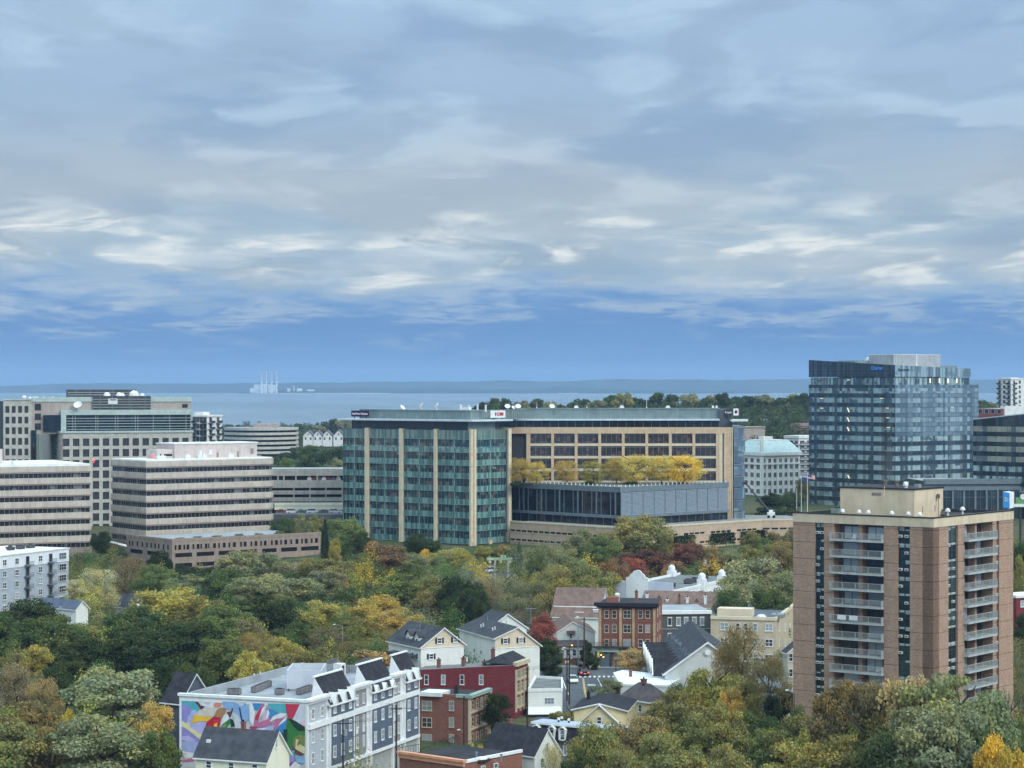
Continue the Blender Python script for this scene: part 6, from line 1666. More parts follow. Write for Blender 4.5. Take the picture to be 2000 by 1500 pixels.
def mural(b):
    L = b.L
    def P(zx, zy, d):      # mural zoom pixel -> wall point
        px, py = 340+zx*.14, 1340+zy*.14
        u = L.u_px(px); return (*L.p(u, d), L.z_px(py, u))
    cols = {'teal': (88, 176, 188), 'lav': (150, 142, 206), 'lav2': (172, 180, 226), 'lilac': (186, 180, 226), 'yel': (226, 218, 160), 'gold': (238, 190, 56), 'red': (186, 40, 56), 'crim': (196, 60, 82), 'cream': (214, 204, 192),
            'white': (230, 230, 234), 'pink': (196, 116, 150), 'mag': (168, 66, 116), 'blue': (70, 138, 196), 'sky': (140, 176, 218), 'green': (60, 124, 66), 'lime': (110, 168, 84), 'dgr': (38, 60, 50), 'brown': (110, 70, 62), 'sal': (226, 140, 118), 'grey': (206, 208, 214), 'olive': (122, 128, 76), 'paleyel': (214, 206, 160), 'navy': (44, 72, 120), 'maroon': (110, 40, 52), 'tan': (170, 130, 92), 'ltp': (222, 186, 206)}
    M = {k: mat('paint_'+k, lin(*v), lin(*[int(c*.93) for c in v]), .8, .7, .25) for k, v in cols.items()}
    mb = b.mb(); mb.poly([P(100, 180, .06), P(100, 1143, .06), P(1838, 1143, .06), P(1838, 235, .06)]); pan = b.part('mural', mb, M['grey'])
    S = [
     ('teal', [(100, 182), (270, 190), (330, 230), (372, 310), (330, 360), (250, 380), (180, 330), (100, 260)]),
     ('lav', [(100, 255), (180, 262), (255, 330), (200, 430), (180, 520), (100, 500)]), ('lav2', [(240, 340), (300, 330), (330, 370), (260, 480), (220, 520), (190, 480)]),
     ('lilac', [(230, 520), (330, 485), (460, 480), (440, 610), (430, 680), (300, 640), (230, 590)]), ('lav', [(100, 560), (200, 600), (260, 660), (390, 760), (360, 860), (300, 900), (100, 800)]),
     ('lav2', [(100, 780), (250, 760), (380, 800), (330, 940), (180, 930), (100, 900)]), ('white', [(100, 900), (200, 920), (330, 940), (300, 1000), (100, 1000)]), ('lilac', [(110, 700), (200, 690), (320, 760), (200, 770), (110, 750)]),
     ('yel', [(100, 470), (170, 520), (250, 590), (330, 640), (420, 700), (390, 755), (300, 690), (210, 620), (100, 540)]), ('ltp', [(90, 960), (150, 950), (160, 1030), (110, 1060)]), ('pink', [(105, 1040), (260, 1000), (300, 1010), (280, 1050), (110, 1060)]),
     ('maroon', [(270, 190), (320, 192), (375, 270), (440, 285), (380, 330), (340, 270)]), ('white', [(320, 192), (580, 200), (590, 240), (560, 300), (480, 300), (400, 270)]), ('grey', [(400, 205), (540, 205), (500, 260), (430, 250)]),
     ('sal', [(590, 205), (670, 210), (660, 280), (590, 300), (550, 270)]), ('cream', [(340, 370), (440, 290), (640, 310), (570, 410), (460, 430), (310, 400)]), ('gold', [(290, 390), (360, 415), (530, 430), (480, 490), (340, 490), (240, 530)]),
     ('tan', [(600, 330), (640, 300), (745, 295), (720, 370), (650, 480), (560, 420)]), ('red', [(460, 500), (560, 420), (660, 440), (650, 520), (630, 615), (430, 615)]), ('crim', [(560, 470), (640, 460), (620, 560), (560, 560)]), ('gold', [(560, 530), (610, 510), (600, 590), (565, 570)]),
     ('sky', [(680, 212), (1000, 225), (1060, 330), (1050, 480), (960, 500), (920, 420), (820, 340), (700, 300)]), ('grey', [(840, 215), (1000, 225), (950, 280)]), ('brown', [(740, 360), (800, 350), (815, 305), (835, 310), (800, 420), (780, 440)]), ('white', [(700, 400), (750, 390), (780, 450), (700, 520), (650, 560)]),
     ('green', [(640, 600), (680, 530), (790, 450), (830, 480), (760, 550), (700, 630), (640, 630)]), ('lime', [(640, 590), (720, 520), (740, 540), (690, 620), (650, 630)]), ('dgr', [(790, 450), (830, 470), (855, 560), (800, 570)]), ('grey', [(830, 370), (900, 400), (940, 470), (960, 640), (840, 640), (855, 540)]),
     ('navy', [(910, 295), (930, 300), (965, 480), (970, 640), (955, 640), (940, 470)]), ('cream', [(970, 480), (1050, 560), (1090, 640), (970, 640)]), ('white', [(1060, 230), (1100, 235), (1140, 380), (1110, 560), (1060, 480)]), ('blue', [(1100, 235), (1240, 240), (1190, 330), (1120, 320)]),
     ('pink', [(1150, 400), (1240, 240), (1270, 240), (1250, 330), (1180, 470), (1200, 560), (1110, 560)]), ('crim', [(1130, 450), (1220, 290), (1240, 310), (1170, 480)]), ('white', [(1230, 320), (1300, 240), (1270, 340), (1190, 470)]), ('teal', [(1310, 240), (1555, 245), (1580, 370), (1450, 370), (1380, 330)]), ('blue', [(1300, 290), (1390, 340), (1450, 370), (1360, 450), (1320, 420)]),
     ('ltp', [(1240, 380), (1320, 320), (1330, 400), (1280, 480), (1240, 500)]), ('white', [(1320, 310), (1340, 380), (1310, 460), (1285, 470)]), ('pink', [(1200, 500), (1360, 440), (1380, 520), (1250, 570), (1170, 590)]), ('mag', [(1060, 560), (1170, 560), (1180, 630), (1080, 610)]),
     ('white', [(1340, 500), (1390, 420), (1500, 370), (1595, 385), (1500, 450), (1440, 450)]), ('pink', [(1380, 520), (1440, 450), (1560, 440), (1480, 560), (1400, 610)]), ('white', [(1590, 400), (1560, 500), (1440, 610), (1480, 520)]), ('lav2', [(1140, 600), (1260, 580), (1400, 540), (1390, 640), (1150, 640)]), ('white', [(1150, 590), (1300, 580), (1250, 610)]),
     ('blue', [(1480, 540), (1590, 460), (1590, 600), (1530, 650), (1400, 640)]), ('navy', [(1400, 640), (1450, 605), (1530, 650), (1580, 760), (1480, 690)]), ('green', [(1590, 440), (1650, 480), (1740, 620), (1660, 850), (1600, 900), (1540, 780)]), ('dgr', [(1535, 600), (1590, 600), (1590, 790), (1540, 740)]),
     ('crim', [(1560, 243), (1765, 250), (1655, 465), (1595, 430)]), ('grey', [(1765, 250), (1838, 255), (1838, 560), (1660, 470)]), ('ltp', [(1740, 500), (1838, 470), (1838, 560)]), ('dgr', [(1600, 440), (1700, 480), (1838, 570), (1838, 640), (1740, 620), (1660, 540)]), ('green', [(1700, 630), (1838, 620), (1838, 780), (1680, 760)]),
     ('olive', [(1680, 720), (1760, 670), (1838, 700), (1838, 930), (1760, 880), (1660, 830)]), ('paleyel', [(1710, 735), (1750, 745), (1720, 830), (1770, 810), (1838, 850), (1838, 950), (1700, 880)]), ('brown', [(1650, 850), (1720, 880), (1838, 950), (1780, 960), (1640, 920)]), ('teal', [(1600, 900), (1690, 890), (1690, 960), (1600, 960)]), ('lav', [(1570, 960), (1690, 960), (1690, 1050), (1590, 1080)]), ('sky', [(1700, 970), (1838, 980), (1838, 1080), (1720, 1060)]), ('white', [(1640, 1090), (1700, 1050), (1780, 1100), (1760, 1143), (1600, 1143)]), ('mag', [(1600, 1080), (1690, 1050), (1640, 1110), (1590, 1130)])]
    for i, (c, pts) in enumerate(S):
        mb = b.mb(); mb.poly([P(x, y, .07+.0035*i) for x, y in reversed(pts)]); b.part('painted_shape', mb, M[c], pan)
mural_building()
# ------------------------------------------------------------------ brick row, shops, church and smaller houses
M_crim = brick_mat('painted_crimson_brick', lin(126, 58, 62), lin(114, 50, 56), lin(120, 60, 64), patch=.25)
M_redb = brick_mat('red_brick', lin(132, 82, 72), lin(112, 68, 60), lin(146, 116, 104), patch=.35)
M_rust = brick_mat('rust_brick', lin(142, 94, 80), lin(122, 80, 68), lin(152, 120, 106), patch=.35)
M_ochre = mat('ochre_stone', lin(184, 156, 124), lin(166, 140, 110), .8, .85, .2, fine=.06)
M_tantrim = mat('tan_trim', lin(196, 180, 152), lin(180, 164, 138), 1.0, .8)
M_grroof = mat('grey_roll_roof', lin(126, 128, 128), lin(104, 106, 108), .35, .9, .15, fine=.08)
M_mintc = mat('mint_cornice', lin(156, 172, 162), lin(138, 156, 148), .8, .7)
W_tan = ('dh', M_tantrim, G_house); W_tan2 = ('dh2', M_tantrim, G_house)

def crimson():
    b = Bd('brick_building', 'crimson-painted brick row building with grey roof and ornate tan front', 1006, 423.7, 20.2, pl=805, pr=1031, base=-2.5)
    R, L = b.R, b.L; z = b.z; z0, z1 = z(1299), L.z_px(1309, 0)
    mb = b.mb(); mb.prism([(0, 0), (b.a, 0), (b.a, b.b), (0, b.b)], b.base, [z0, z0, z1, z1], 0, 1); b.part('wall', mb, [M_crim, M_grroof])
    for p in (833, 866, 902.6, 940): u = L.u_px(p); b.win(L, u, L.z_px(1337, u), .85, 1.85, W_dh, d=.02)
    for p in (850, 902, 950): u = L.u_px(p); b.win(L, u, L.z_px(1372, u), .85, 1.85, W_dh, d=.02)
    mb = b.mb(); mb.fbox(R, 0, R.L, z0-.3, z0+.5, -.4, .5); b.part('cornice', mb, M_tantrim)
    for r in range(3):
        zz = z0-1.0-2.6*r
        mb = b.mb(); mb.fbox(R, .3, R.L-.3, zz-2.0, zz-1.7, 0, .25); b.part('tan_band', mb, M_tantrim)
        for t in (.2, .5, .8): b.win(R, R.L*t, zz-1.6, 1.1, 1.6, W_tan2, d=.06)
        for t in (.03, .35, .65, .97):
            mb = b.mb(); mb.fbox(R, R.L*t-.18, R.L*t+.18, zz-2.6, zz+.1, 0, .3); b.part('tan_pier', mb, M_tantrim)
    for px, hh in ((857, 1.4), (905, 1.5), (963, 2.8), (967, .8), (946, .6)):
        f = Fr((2.5, b.b), (2.5, 0), b); u = f.u_px(px); x, y = f.p(u); zc = z0+(z1-z0)*(y/b.b); chimney(b, x, y, zc-.2, zc+hh, .6)
    # dark gabled attic behind the front
    x0 = 1.0
    mb = b.mb(); zt = z0+1.7
    P = [(x0, 0.2, z0), (b.a+1.5, .2, z0), (b.a+1.5, 7, z0), (x0, 7, z0)]
    mb.poly([P[0], P[1], (b.a+1.2, 3.4, zt), (x0+.4, 3.4, zt)], 0); mb.poly([P[2], P[3], (x0+.4, 3.4, zt), (b.a+1.2, 3.4, zt)], 0); mb.poly([P[3], P[0], (x0+.4, 3.4, zt)], 1); mb.poly([P[1], P[2], (b.a+1.2, 3.4, zt)], 1); b.part('attic_roof', mb, [M_shing2, M_shing])
    mb = b.mb(); mb.tube((*b.L.p(b.L.u_px(908), -1.0), z0+.1), (*b.L.p(b.L.u_px(908), -1.0), z0+.9), .18, .18, 8); b.part('roof_vent', mb, M_whitep)
crimson()

def brick_apartments():
    b = Bd('brick_building', 'dark red brick apartment house with mint cornice and paired windows', 916, 401.5, 20.2, pl=790, pr=954, base=-4.2)
    R, L = b.R, b.L; z = b.z; z0 = z(1358); z1 = z0-.5
    mb = b.mb(); mb.prism(b.rect(), b.base, z0-.4, 0, 1); b.part('wall', mb, [M_redb, M_roofd])
    mb = b.mb(); mb.fbox(R, -.5, R.L+.2, z0-.5, z0+.1, -.3, .7); mb.fbox(L, L.L-2.4, L.L, z0-.5, z0+.1, -.3, .25); b.part('cornice', mb, M_mintc)
    mb = b.mb(); mb.fbox(L, 0, L.L-2.4, z0-.45, z0+.0, -.4, .06); b.part('parapet', mb, M_redb)
    for y in (1388, 1420.5, 1453):
        u = L.u_px(834); b.win(L, u, L.z_px(y, u), 1.9, 1.75, W_tan2, d=.02); u = L.u_px(882); b.win(L, u, L.z_px(y, u), .95, 1.75, W_tan, d=.02)
    for r in range(3):
        zz = z0-1.0-2.95*r
        for t in (.16, .39, .62, .85): b.win(R, R.L*t, zz-1.75, 1.0, 1.7, W_tan, d=.05)
        mb = b.mb(); mb.fbox(R, 0, R.L, zz-2.35, zz-1.95, 0, .22); b.part('tan_band', mb, M_tantrim)
    for t in (0.0, 1.0):
        mb = b.mb(); mb.fbox(R, R.L*t-.22, R.L*t+.22, b.base, z0-.5, -.1, .35); b.part('corner_pilaster', mb, M_tantrim)
    mb = b.mb(); f = Fr((1.5, b.b), (1.5, 0), b); x, y = f.p(f.u_px(845)); mb.box(x-2.2, y-2.5, z0-.45, x+2.2, y+1.6, z0+.25); b.part('roof_curb', mb, M_roofw)
    f = Fr((2.5, b.b), (2.5, 0), b); x, y = f.p(f.u_px(891)); chimney(b, x, y, z0-.4, z0+.9, .6, M_black)
    mb = b.mb(); x, y = R.p(R.L+1.6, -.4); mb.tube((*R.p(R.L-.2, .3), z0-.6), (x, y, z0-.5), .45, .45, 8); b.part('white_duct', mb, M_whitep)
brick_apartments()

def mural_front_house():
    b = house('small cream house with dark shingle roof in front of the mural', 520, 327, 22, 382, 565)
    R, L = b.R, b.L; z = b.z; ze = z(1487); zr = R.z_px(1430, b.a/2)
    m = gable(b, 0, b.a, 0, b.b, ze, zr, 'y', mat('cream_yellow_siding', lin(232, 228, 206), lin(220, 216, 196), .4, .75, .25, lines=(.25, .03, 0, lin(200, 196, 176))), M_shing, .35, mid=R.u_px(542))
    b.win(R, R.u_px(539), z(1466), .6, 1.5, W_dh, d=.03)
    for p in (530, 541, 551): u = R.u_px(p); b.win(R, u, b.base+1.6, .7, 1.5, W_dh, d=.03)
    for p in (408, 452, 498): b.win(L, L.u_px(p), ze-1.6, .95, 1.1, W_dh, d=.03)
    x, y = m, L.L-L.u_px(453)
    chimney(b, x, y, zr-.4, zr+1.0, .55)
    mb = b.mb(); x, y = m*.45, L.L-L.u_px(397); zz = ze+(zr-ze)*.5; mb.box(x-.2, y-.3, zz, x+.2, y+.3, zz+.45); b.part('roof_vent', mb, M_whitep)
mural_front_house()

def orange_brick():
    b = Bd('brick_building', 'low brick building with salmon cornice and dark flat roof at the bottom edge', 905, 338, 40, pl=780, pr=1020, base=-4.3)
    R, L = b.R, b.L; z = b.z; z0 = z(1487)
    mb = b.mb(); mb.prism(b.rect(), b.base, z0-.5, 0, 1); b.part('wall', mb, [M_rust, M_roofd])
    M_sal = mat('salmon_cornice', lin(224, 160, 128), lin(206, 144, 114), .8, .7)
    mb = b.mb(); mb.fbox(L, -.1, L.L+.45, z0-.1, z0+.25, -.3, .55); mb.fbox(L, 0, L.L+.3, z0-.75, z0-.1, 0, .3); b.part('cornice', mb, M_sal)
    n = 22
    mb = b.mb()
    for j in range(n): u = L.L*(j+.3)/n; mb.fbox(L, u, u+L.L/n*.5, z0-.32, z0-.12, .3, .48)
    b.part('dentils', mb, M_sal)
    mb = b.mb(); mb.fbox(R, .4, R.L, z0-.35, z0+.1, -.35, .08); b.part('coping', mb, M_trim)
    for p in (943, 968): u = R.u_px(p); b.win(R, u, z0-2.7, .95, 1.5, W_dh, d=.03)
    f = Fr((2, b.b), (2, 0), b)
    mb = b.mb(); x, y = f.p(f.u_px(920), -2.4); mb.box(x-1.2, y-.8, z0-.55, x+1.2, y+.8, z0-.2, 0); mb.dome((x, y, z0-.2), .9, .35, 1, 8, 3); b.part('skylight', mb, [M_dkmetal, M_whitep])
    for px, d in ((945, -4.0), (905, -3)):
        mb = b.mb(); x, y = f.p(f.u_px(px), d); mb.tube((x, y, z0-.6), (x, y, z0+.4), .12, .12, 8); mb.tube((x, y, z0+.4), (x, y, z0+.6), .2, .2, 8); b.part('vent_pipe', mb, M_gymetal)
    # black iron rail along the back edge
    mb = b.mb(); B = Fr((b.a, b.b), (0, b.b), b)
    for j in range(24): u = B.L*j/23; mb.fbox(B, u-.02, u+.02, z0-.5, z0+.75, -.2, -.16)
    mb.fbox(B, 0, B.L, z0+.7, z0+.78, -.22, -.14); b.part('roof_railing', mb, M_dkmetal)
orange_brick()

def dark_roof_house():
    b = house('cream house with broad charcoal shingle roof near the bottom edge', 1044, 350, 44, 949, 1092)
    R, L = b.R, b.L; z = b.z; ze = z(1474); zr = z(1430)
    gable(b, 0, b.a, 0, b.b, ze, zr, 'y', M_siding, M_shing2, .4)
    b.win(R, R.L*.5, ze+.4, .5, 1.0, W_dh, d=.03)
    for t in (.3, .7): b.win(R, R.L*t, ze-2.2, .8, 1.5, W_dh, d=.03)
    chimney(b, b.a*.6, b.b-2, zr-.8, zr+.7)
dark_roof_house()

def mansard_house():
    b = house('dark mansard house with white arched dormers and pale flat roof', 1226, 366, 32, 1035, 1250)
    R, L = b.R, b.L; z = b.z; z0 = z(1428)
    mb = b.mb(); mb.prism(b.rect(), b.base, z0-2.9); b.part('wall', mb, mat('taupe_clapboard', lin(146, 142, 136), lin(130, 126, 122), .5, .8, lines=(.25, .03, 0, lin(112, 108, 104))))
    i = .9; A = [(-.35, -.35), (b.a+.35, -.35), (b.a+.35, b.b+.35), (-.35, b.b+.35)]; T = [(i*.6, i*.6), (b.a-i*.6, i*.6), (b.a-i*.6, b.b-i*.6), (i*.6, b.b-i*.6)]
    mb = b.mb(); mb.hexa([(*p, z0-2.9) for p in A], [(*p, z0-.25) for p in T], 0); b.part('mansard_slope', mb, M_shing2)
    mb = b.mb(); mb.prism([(.1, .1), (b.a-.1, .1), (b.a-.1, b.b-.1), (.1, b.b-.1)], z0-.25, z0+.1, 0, 1); b.part('flat_roof', mb, [M_trim, mat('pale_blue_roof', lin(176, 186, 200), lin(158, 168, 184), .3, .8, fine=.05)])
    for p in (1048, 1078, 1099, 1145, 1180):
        u = L.u_px(p); mb = b.mb(); zz = z0-2.4
        mb.fbox(L, u-.65, u-.42, zz, zz+1.7, -.8, .25); mb.fbox(L, u+.42, u+.65, zz, zz+1.7, -.8, .25); mb.fbox(L, u-.42, u+.42, zz-.1, zz+.1, -.8, .3)
        q = [(-.7, 1.65), (-.35, 2.05), (0, 2.15), (.35, 2.05), (.7, 1.65)]
        for (a, c), (e, f_) in zip(q, q[1:]):
            mb.poly([(*L.p(u+a, .32), zz+c-.2), (*L.p(u+e, .32), zz+f_-.2), (*L.p(u+e, .32), zz+f_), (*L.p(u+a, .32), zz+c)]); mb.poly([(*L.p(u+a, .32), zz+c), (*L.p(u+e, .32), zz+f_), (*L.p(u+e, -.8), zz+f_), (*L.p(u+a, -.8), zz+c)])
        d = b.part('dormer', mb, M_trim); x, y = L.p(u, .02); put('window', win_mesh(('dh', M_trim, G_house), .84, 1.5), d, (x, y, zz+.1-b.base), L.ang)
    for p in (1107, 1150): u = L.u_px(p); b.win(L, u, z0-4.9, 1.2, 1.6, W_dh2, d=.03)
    for px, dd in ((1091, 2.0), (1097, 3.4), (1111, 2.2)):
        f = Fr((dd, b.b), (dd, 0), b); x, y = f.p(f.u_px(px)); mb = b.mb(); mb.tube((x, y, z0), (x, y, z0+.45), .16, .16, 8, 1); mb.tube((x, y, z0+.45), (x, y, z0+.8), .24, .24, 8, 0); b.part('roof_vent', mb, [M_whitep, M_dkmetal])
mansard_house()

def poly_building(name, label, pts, z, base, wall, roof, cat='building', lip=.0):
    """flat-roofed block whose roof corners are seen at the given pixels, roof at height z"""
    W = []
    for px, py in pts: D = (H-z)*F/(py-Y0); W.append(Vector((px_x(px, D), D)))
    c = W[0]
    r = thing(name, label, cat, (c.x, c.y, base))
    mb = MB(base); P = [(p.x-c.x, p.y-c.y) for p in W]; mb.prism(P, base, z, 0, 1); mb.build('wall', [wall, roof], r)
    if lip:
        for i in range(len(P)):
            a, e = Vector(P[i]), Vector(P[(i+1) % len(P)]); d = (e-a).normalized(); n = Vector((d.y, -d.x))*.12
            mb = MB(base); q = [a+n, e+n, e-n*2, a-n*2]; mb.hexa([(v.x, v.y, z-.1) for v in q], [(v.x, v.y, z+lip) for v in q]); mb.build('roof_edge', M_trim, r)
    class Q: pass
    q = Q(); q.root = r; q.P = P; q.base = base; q.z = z; q.x, q.y, q.rz = c.x, c.y, 0.0
    return q
def face_win(q, i, t, z, w, h, sty):
    fr = Fr(q.P[i], q.P[(i+1) % len(q.P)], q); x, y = fr.p(fr.L*t, .03); return put('window', win_mesh(sty, w, h), q.root, (x, y, z-q.base), fr.ang)
q = poly_building('shop_building', 'small white flat-roofed shop beside the street', [(1031, 1350), (1098.5, 1349), (1098, 1327), (1046, 1324)], 3.4, -2.4, M_siding, M_grroof, lip=.45)
face_win(q, 0, .62, .9, 1.9, 1.25, ('grid', M_trim, G_house))
mb = MB(q.base); fr = Fr(q.P[0], q.P[1], q); A = [fr.p(-.3, 0), fr.p(fr.L*.95, 0), fr.p(fr.L*.95, 2.4), fr.p(-.3, 2.4)]; mb.hexa([(*A[0], .3), (*A[1], .3), (*A[2], -.7), (*A[3], -.7)][::-1], [(*A[0], .45), (*A[1], .45), (*A[2], -.55), (*A[3], -.55)][::-1]); mb.build('awning', M_trim, q.root)
q = poly_building('flat_roofed_building', 'low building with bright white membrane roof beside the church', [(1212, 1338), (1304, 1341), (1332, 1325), (1218, 1311), (1199, 1316)], 5.0, -2, M_siding, mat('bright_membrane', lin(236, 240, 250), lin(222, 228, 242), .3, .7), lip=.25)
mb = MB(q.base); mb.box(2.2, 12, 5, 2.8, 12.6, 6.2); mb.box(2.1, 11.9, 6.2, 2.9, 12.7, 6.35); mb.build('chimney', M_chim, q.root)

def hip_house(label, px, D, th, pl, pr, ye, yr, wall, roof, ins=.5, b_=None, over=.5):
    b = house(label, px, D, th, pl, pr, b=b_) if b_ else house(label, px, D, th, pl, pr)
    ze, zr = b.z(ye), b.z(yr)
    mb = b.mb(); mb.prism(b.rect(), b.base, ze); b.part('wall', mb, wall)
    o = over; A = [(-o, -o, ze), (b.a+o, -o, ze), (b.a+o, b.b+o, ze), (-o, b.b+o, ze)]
    if b.b > b.a: m = b.a/2; R0, R1 = (m, m*.9, zr), (m, b.b-m*.9, zr); F_ = [[A[0], A[1], R0], [A[1], A[2], R1, R0], [A[2], A[3], R1], [A[3], A[0], R0, R1]]
    else: m = b.b/2; R0, R1 = (m*.9, m, zr), (b.a-m*.9, m, zr); F_ = [[A[0], A[1], R1, R0], [A[1], A[2], R1], [A[2], A[3], R0, R1], [A[3], A[0], R0]]
    for f in F_: mb = b.mb(); mb.poly(f); mb.poly([(p[0], p[1], p[2]-.18) for p in reversed(f)]); b.part('roof_slope', mb, roof)
    mb = b.mb()
    for i in range(4):
        p, q_ = A[i], A[(i+1) % 4]; mb.poly([(p[0], p[1], ze-.25), (q_[0], q_[1], ze-.25), (q_[0], q_[1], ze+.02), (p[0], p[1], ze+.02)])
    b.part('eaves_trim', mb, M_trim)
    return b
b = hip_house('cream house with mauve-brown hip roof and brick chimney', 1268, 402, 50, 1211, 1308, 1371, 1340, M_sidye, M_shingm)
chimney(b, b.a*.45, b.b*.5, b.z(1342), b.z(1334), .8)
for t in (.3, .7): b.win(b.L, b.L.L*t, b.z(1371)-2, .8, 1.3, W_dh, d=.03)
b = house('yellow house with white-trimmed double gable and charcoal roof', 1121, 388, 100, None, 1222, b=13)
gable(b, 0, b.a, 0, b.b, b.z(1386), b.z(1374), 'y', M_sidye, M_shing2, .5)
zz = b.z(1377); mb = b.mb(); mb.poly([(b.a*.1, -.6, b.base), (b.a*.9, -.6, b.base), (b.a*.9, -.6, zz-3.2), (b.a*.5, -.6, zz), (b.a*.1, -.6, zz-3.2)]); b.part('front_gable', mb, M_sidye)
for s in (-1, 1):
    mb = b.mb(); m = b.a/2; Q = [(m, -1.0, zz+.1), (m+s*b.a*.48, -1.0, zz-3.7), (m+s*b.a*.48, -.1, zz-3.7), (m, -.1, zz+.1)]; mb.hexa(Q, [(p[0], p[1], p[2]+.2) for p in Q]); b.part('rake_board', mb, M_trim)
b.win(b.R, b.a*.5, zz-3, .8, 1.2, W_dh, d=.63)
x, y = 1.2, 9; chimney(b, x, y, b.z(1380), b.z(1367), .6, M_black)

# ------------------------------------------------------------------ corner apartment building by the crossing
def corner_building():
    b = Bd('brick_building', 'four-storey brick corner building with ochre pilasters and black cornice', 1281, 489, 9, pl=1169, pr=1293, base=-.3)
    R, L = b.R, b.L; z = b.z; z0 = z(1178)
    mb = b.mb(); mb.prism(b.rect(), b.base, z0-.3, 0, 1); b.part('wall', mb, [M_redb, M_roofd])
    mb = b.mb(); mb.fbox(L, -.9, L.L+.6, z0-.75, z0, -.3, .9); mb.fbox(L, -.4, L.L+.3, z0-1.1, z0-.75, -.3, .5); b.part('cornice', mb, mat('black_cornice', lin(44, 38, 48), lin(36, 32, 40), 1.0))
    for p0, p1 in ((1170, 1174.5), (1209.5, 1215), (1235, 1239.5), (1275.5, 1280.5)):
        u0, u1 = L.u_px(p0), L.u_px(p1); mb = b.mb(); mb.fbox(L, u0, u1, z(1268), z0-1.1, 0, .22); b.part('pilaster', mb, M_ochre)
    for r in range(3):
        y = 1207.5+28.3*r
        for p in (1185, 1200, 1251, 1265): u = L.u_px(p); b.win(L, u, L.z_px(y, u), .98, 1.72, W_tan, d=.03)
        u = L.u_px(1225); b.win(L, u, L.z_px(y, u), 1.65, 1.72, W_tan2, d=.03)
        mb = b.mb(); mb.fbox(L, 0, L.L, L.z_px(y+7, 5), L.z_px(y+5.6, 5), 0, .10); b.part('string_course', mb, M_redb)
        for t in (.25, .6): b.win(R, R.L*t, z(y), .9, 1.7, W_tan, d=.03)
    # shop front with pale fascia, pilaster and glazed door
    u0 = L.u_px(1167); mb = b.mb(); mb.fbox(L, u0, L.u_px(1209), z(1274.5), z(1266.5), 0, .7); b.part('shop_fascia', mb, mat('pale_green_fascia', lin(186, 200, 188), lin(170, 186, 174), .8, .6))
    mb = b.mb(); mb.fbox(L, u0, L.u_px(1171), b.base, z(1274.5), 0, .6); b.part('shop_pilaster', mb, mat('cream_pilaster', lin(222, 218, 176), lin(206, 202, 160), .8))
    mb = b.mb(); mb.fbox(L, L.u_px(1173), L.u_px(1191), b.base, z(1278), 0, .12); b.part('shop_window', mb, G_bluegrey)
    mb = b.mb(); mb.fbox(L, L.u_px(1191), L.u_px(1194), b.base, z(1278), 0, .3); b.part('door_jamb', mb, M_dkmetal)
    mb = b.mb(); mb.fbox(L, L.u_px(1197), L.L, b.base, z(1274.5), -.05, .1); b.part('shop_wall', mb, mat('taupe_render', lin(120, 112, 100), lin(100, 94, 84), .8))
    mb = b.mb(); mb.fbox(L, L.u_px(1160), L.u_px(1240), z(1266.5), z(1263.5), .2, 1.3); b.part('fire_balcony', mb, M_dkmetal)
    mb = b.mb()
    for j in range(40): u = L.u_px(1160)+(L.u_px(1240)-L.u_px(1160))*j/39; mb.fbox(L, u-.015, u+.015, z(1263.5), z(1255), 1.2, 1.24)
    mb.fbox(L, L.u_px(1160), L.u_px(1240), z(1255.5), z(1255), 1.18, 1.26); b.part('balcony_railing', mb, M_dkmetal)
    f = Fr((4, b.b), (4, 0), b)
    x, y = f.p(f.u_px(1197)); mb = b.mb(); mb.box(x-1.6, y-1.2, z0-.4, x+1.6, y+1.2, z0+.9); b.part('lift_house', mb, M_rust)
    x, y = f.p(f.u_px(1204), -1.5); mb = b.mb(); mb.tube((x, y, z0-.4), (x, y, z0+1.2), .5, .5, 10); mb.dome((x, y, z0+1.2), .6, .4); b.part('roof_tank', mb, M_whitep)
    x, y = f.p(f.u_px(1243)); chimney(b, x, y, z0-.4, z0+2.0, .6)
corner_building()

def green_store():
    b = Bd('brick_building', 'dark green-grey building with white cornice and arched white windows', 1293, 508, 84, pr=1388, b=16, base=-.3)
    R = b.R; z = b.z; z0 = z(1193)
    mb = b.mb(); mb.prism(b.rect(), b.base, z0-.2, 0, 1); b.part('wall', mb, [brick_mat('grey_green_brick', lin(92, 98, 98), lin(80, 86, 86), lin(110, 114, 112), patch=.3), M_roofg])
    mb = b.mb(); mb.fbox(R, -.3, R.L+.2, z0-.75, z0+.05, -.3, .5); b.part('cornice', mb, M_trim)
    for r in range(2):
        for p in (1308, 1325, 1340, 1356, 1371): u = R.u_px(p); b.win(R, u, z(1222+31*r), .95, 1.75, ('arch', M_trim, G_house), d=.03)
    mb = b.mb(); mb.fbox(R, 0, R.L, z(1229), z(1228), 0, .15); b.part('string_course', mb, M_stone)
green_store()

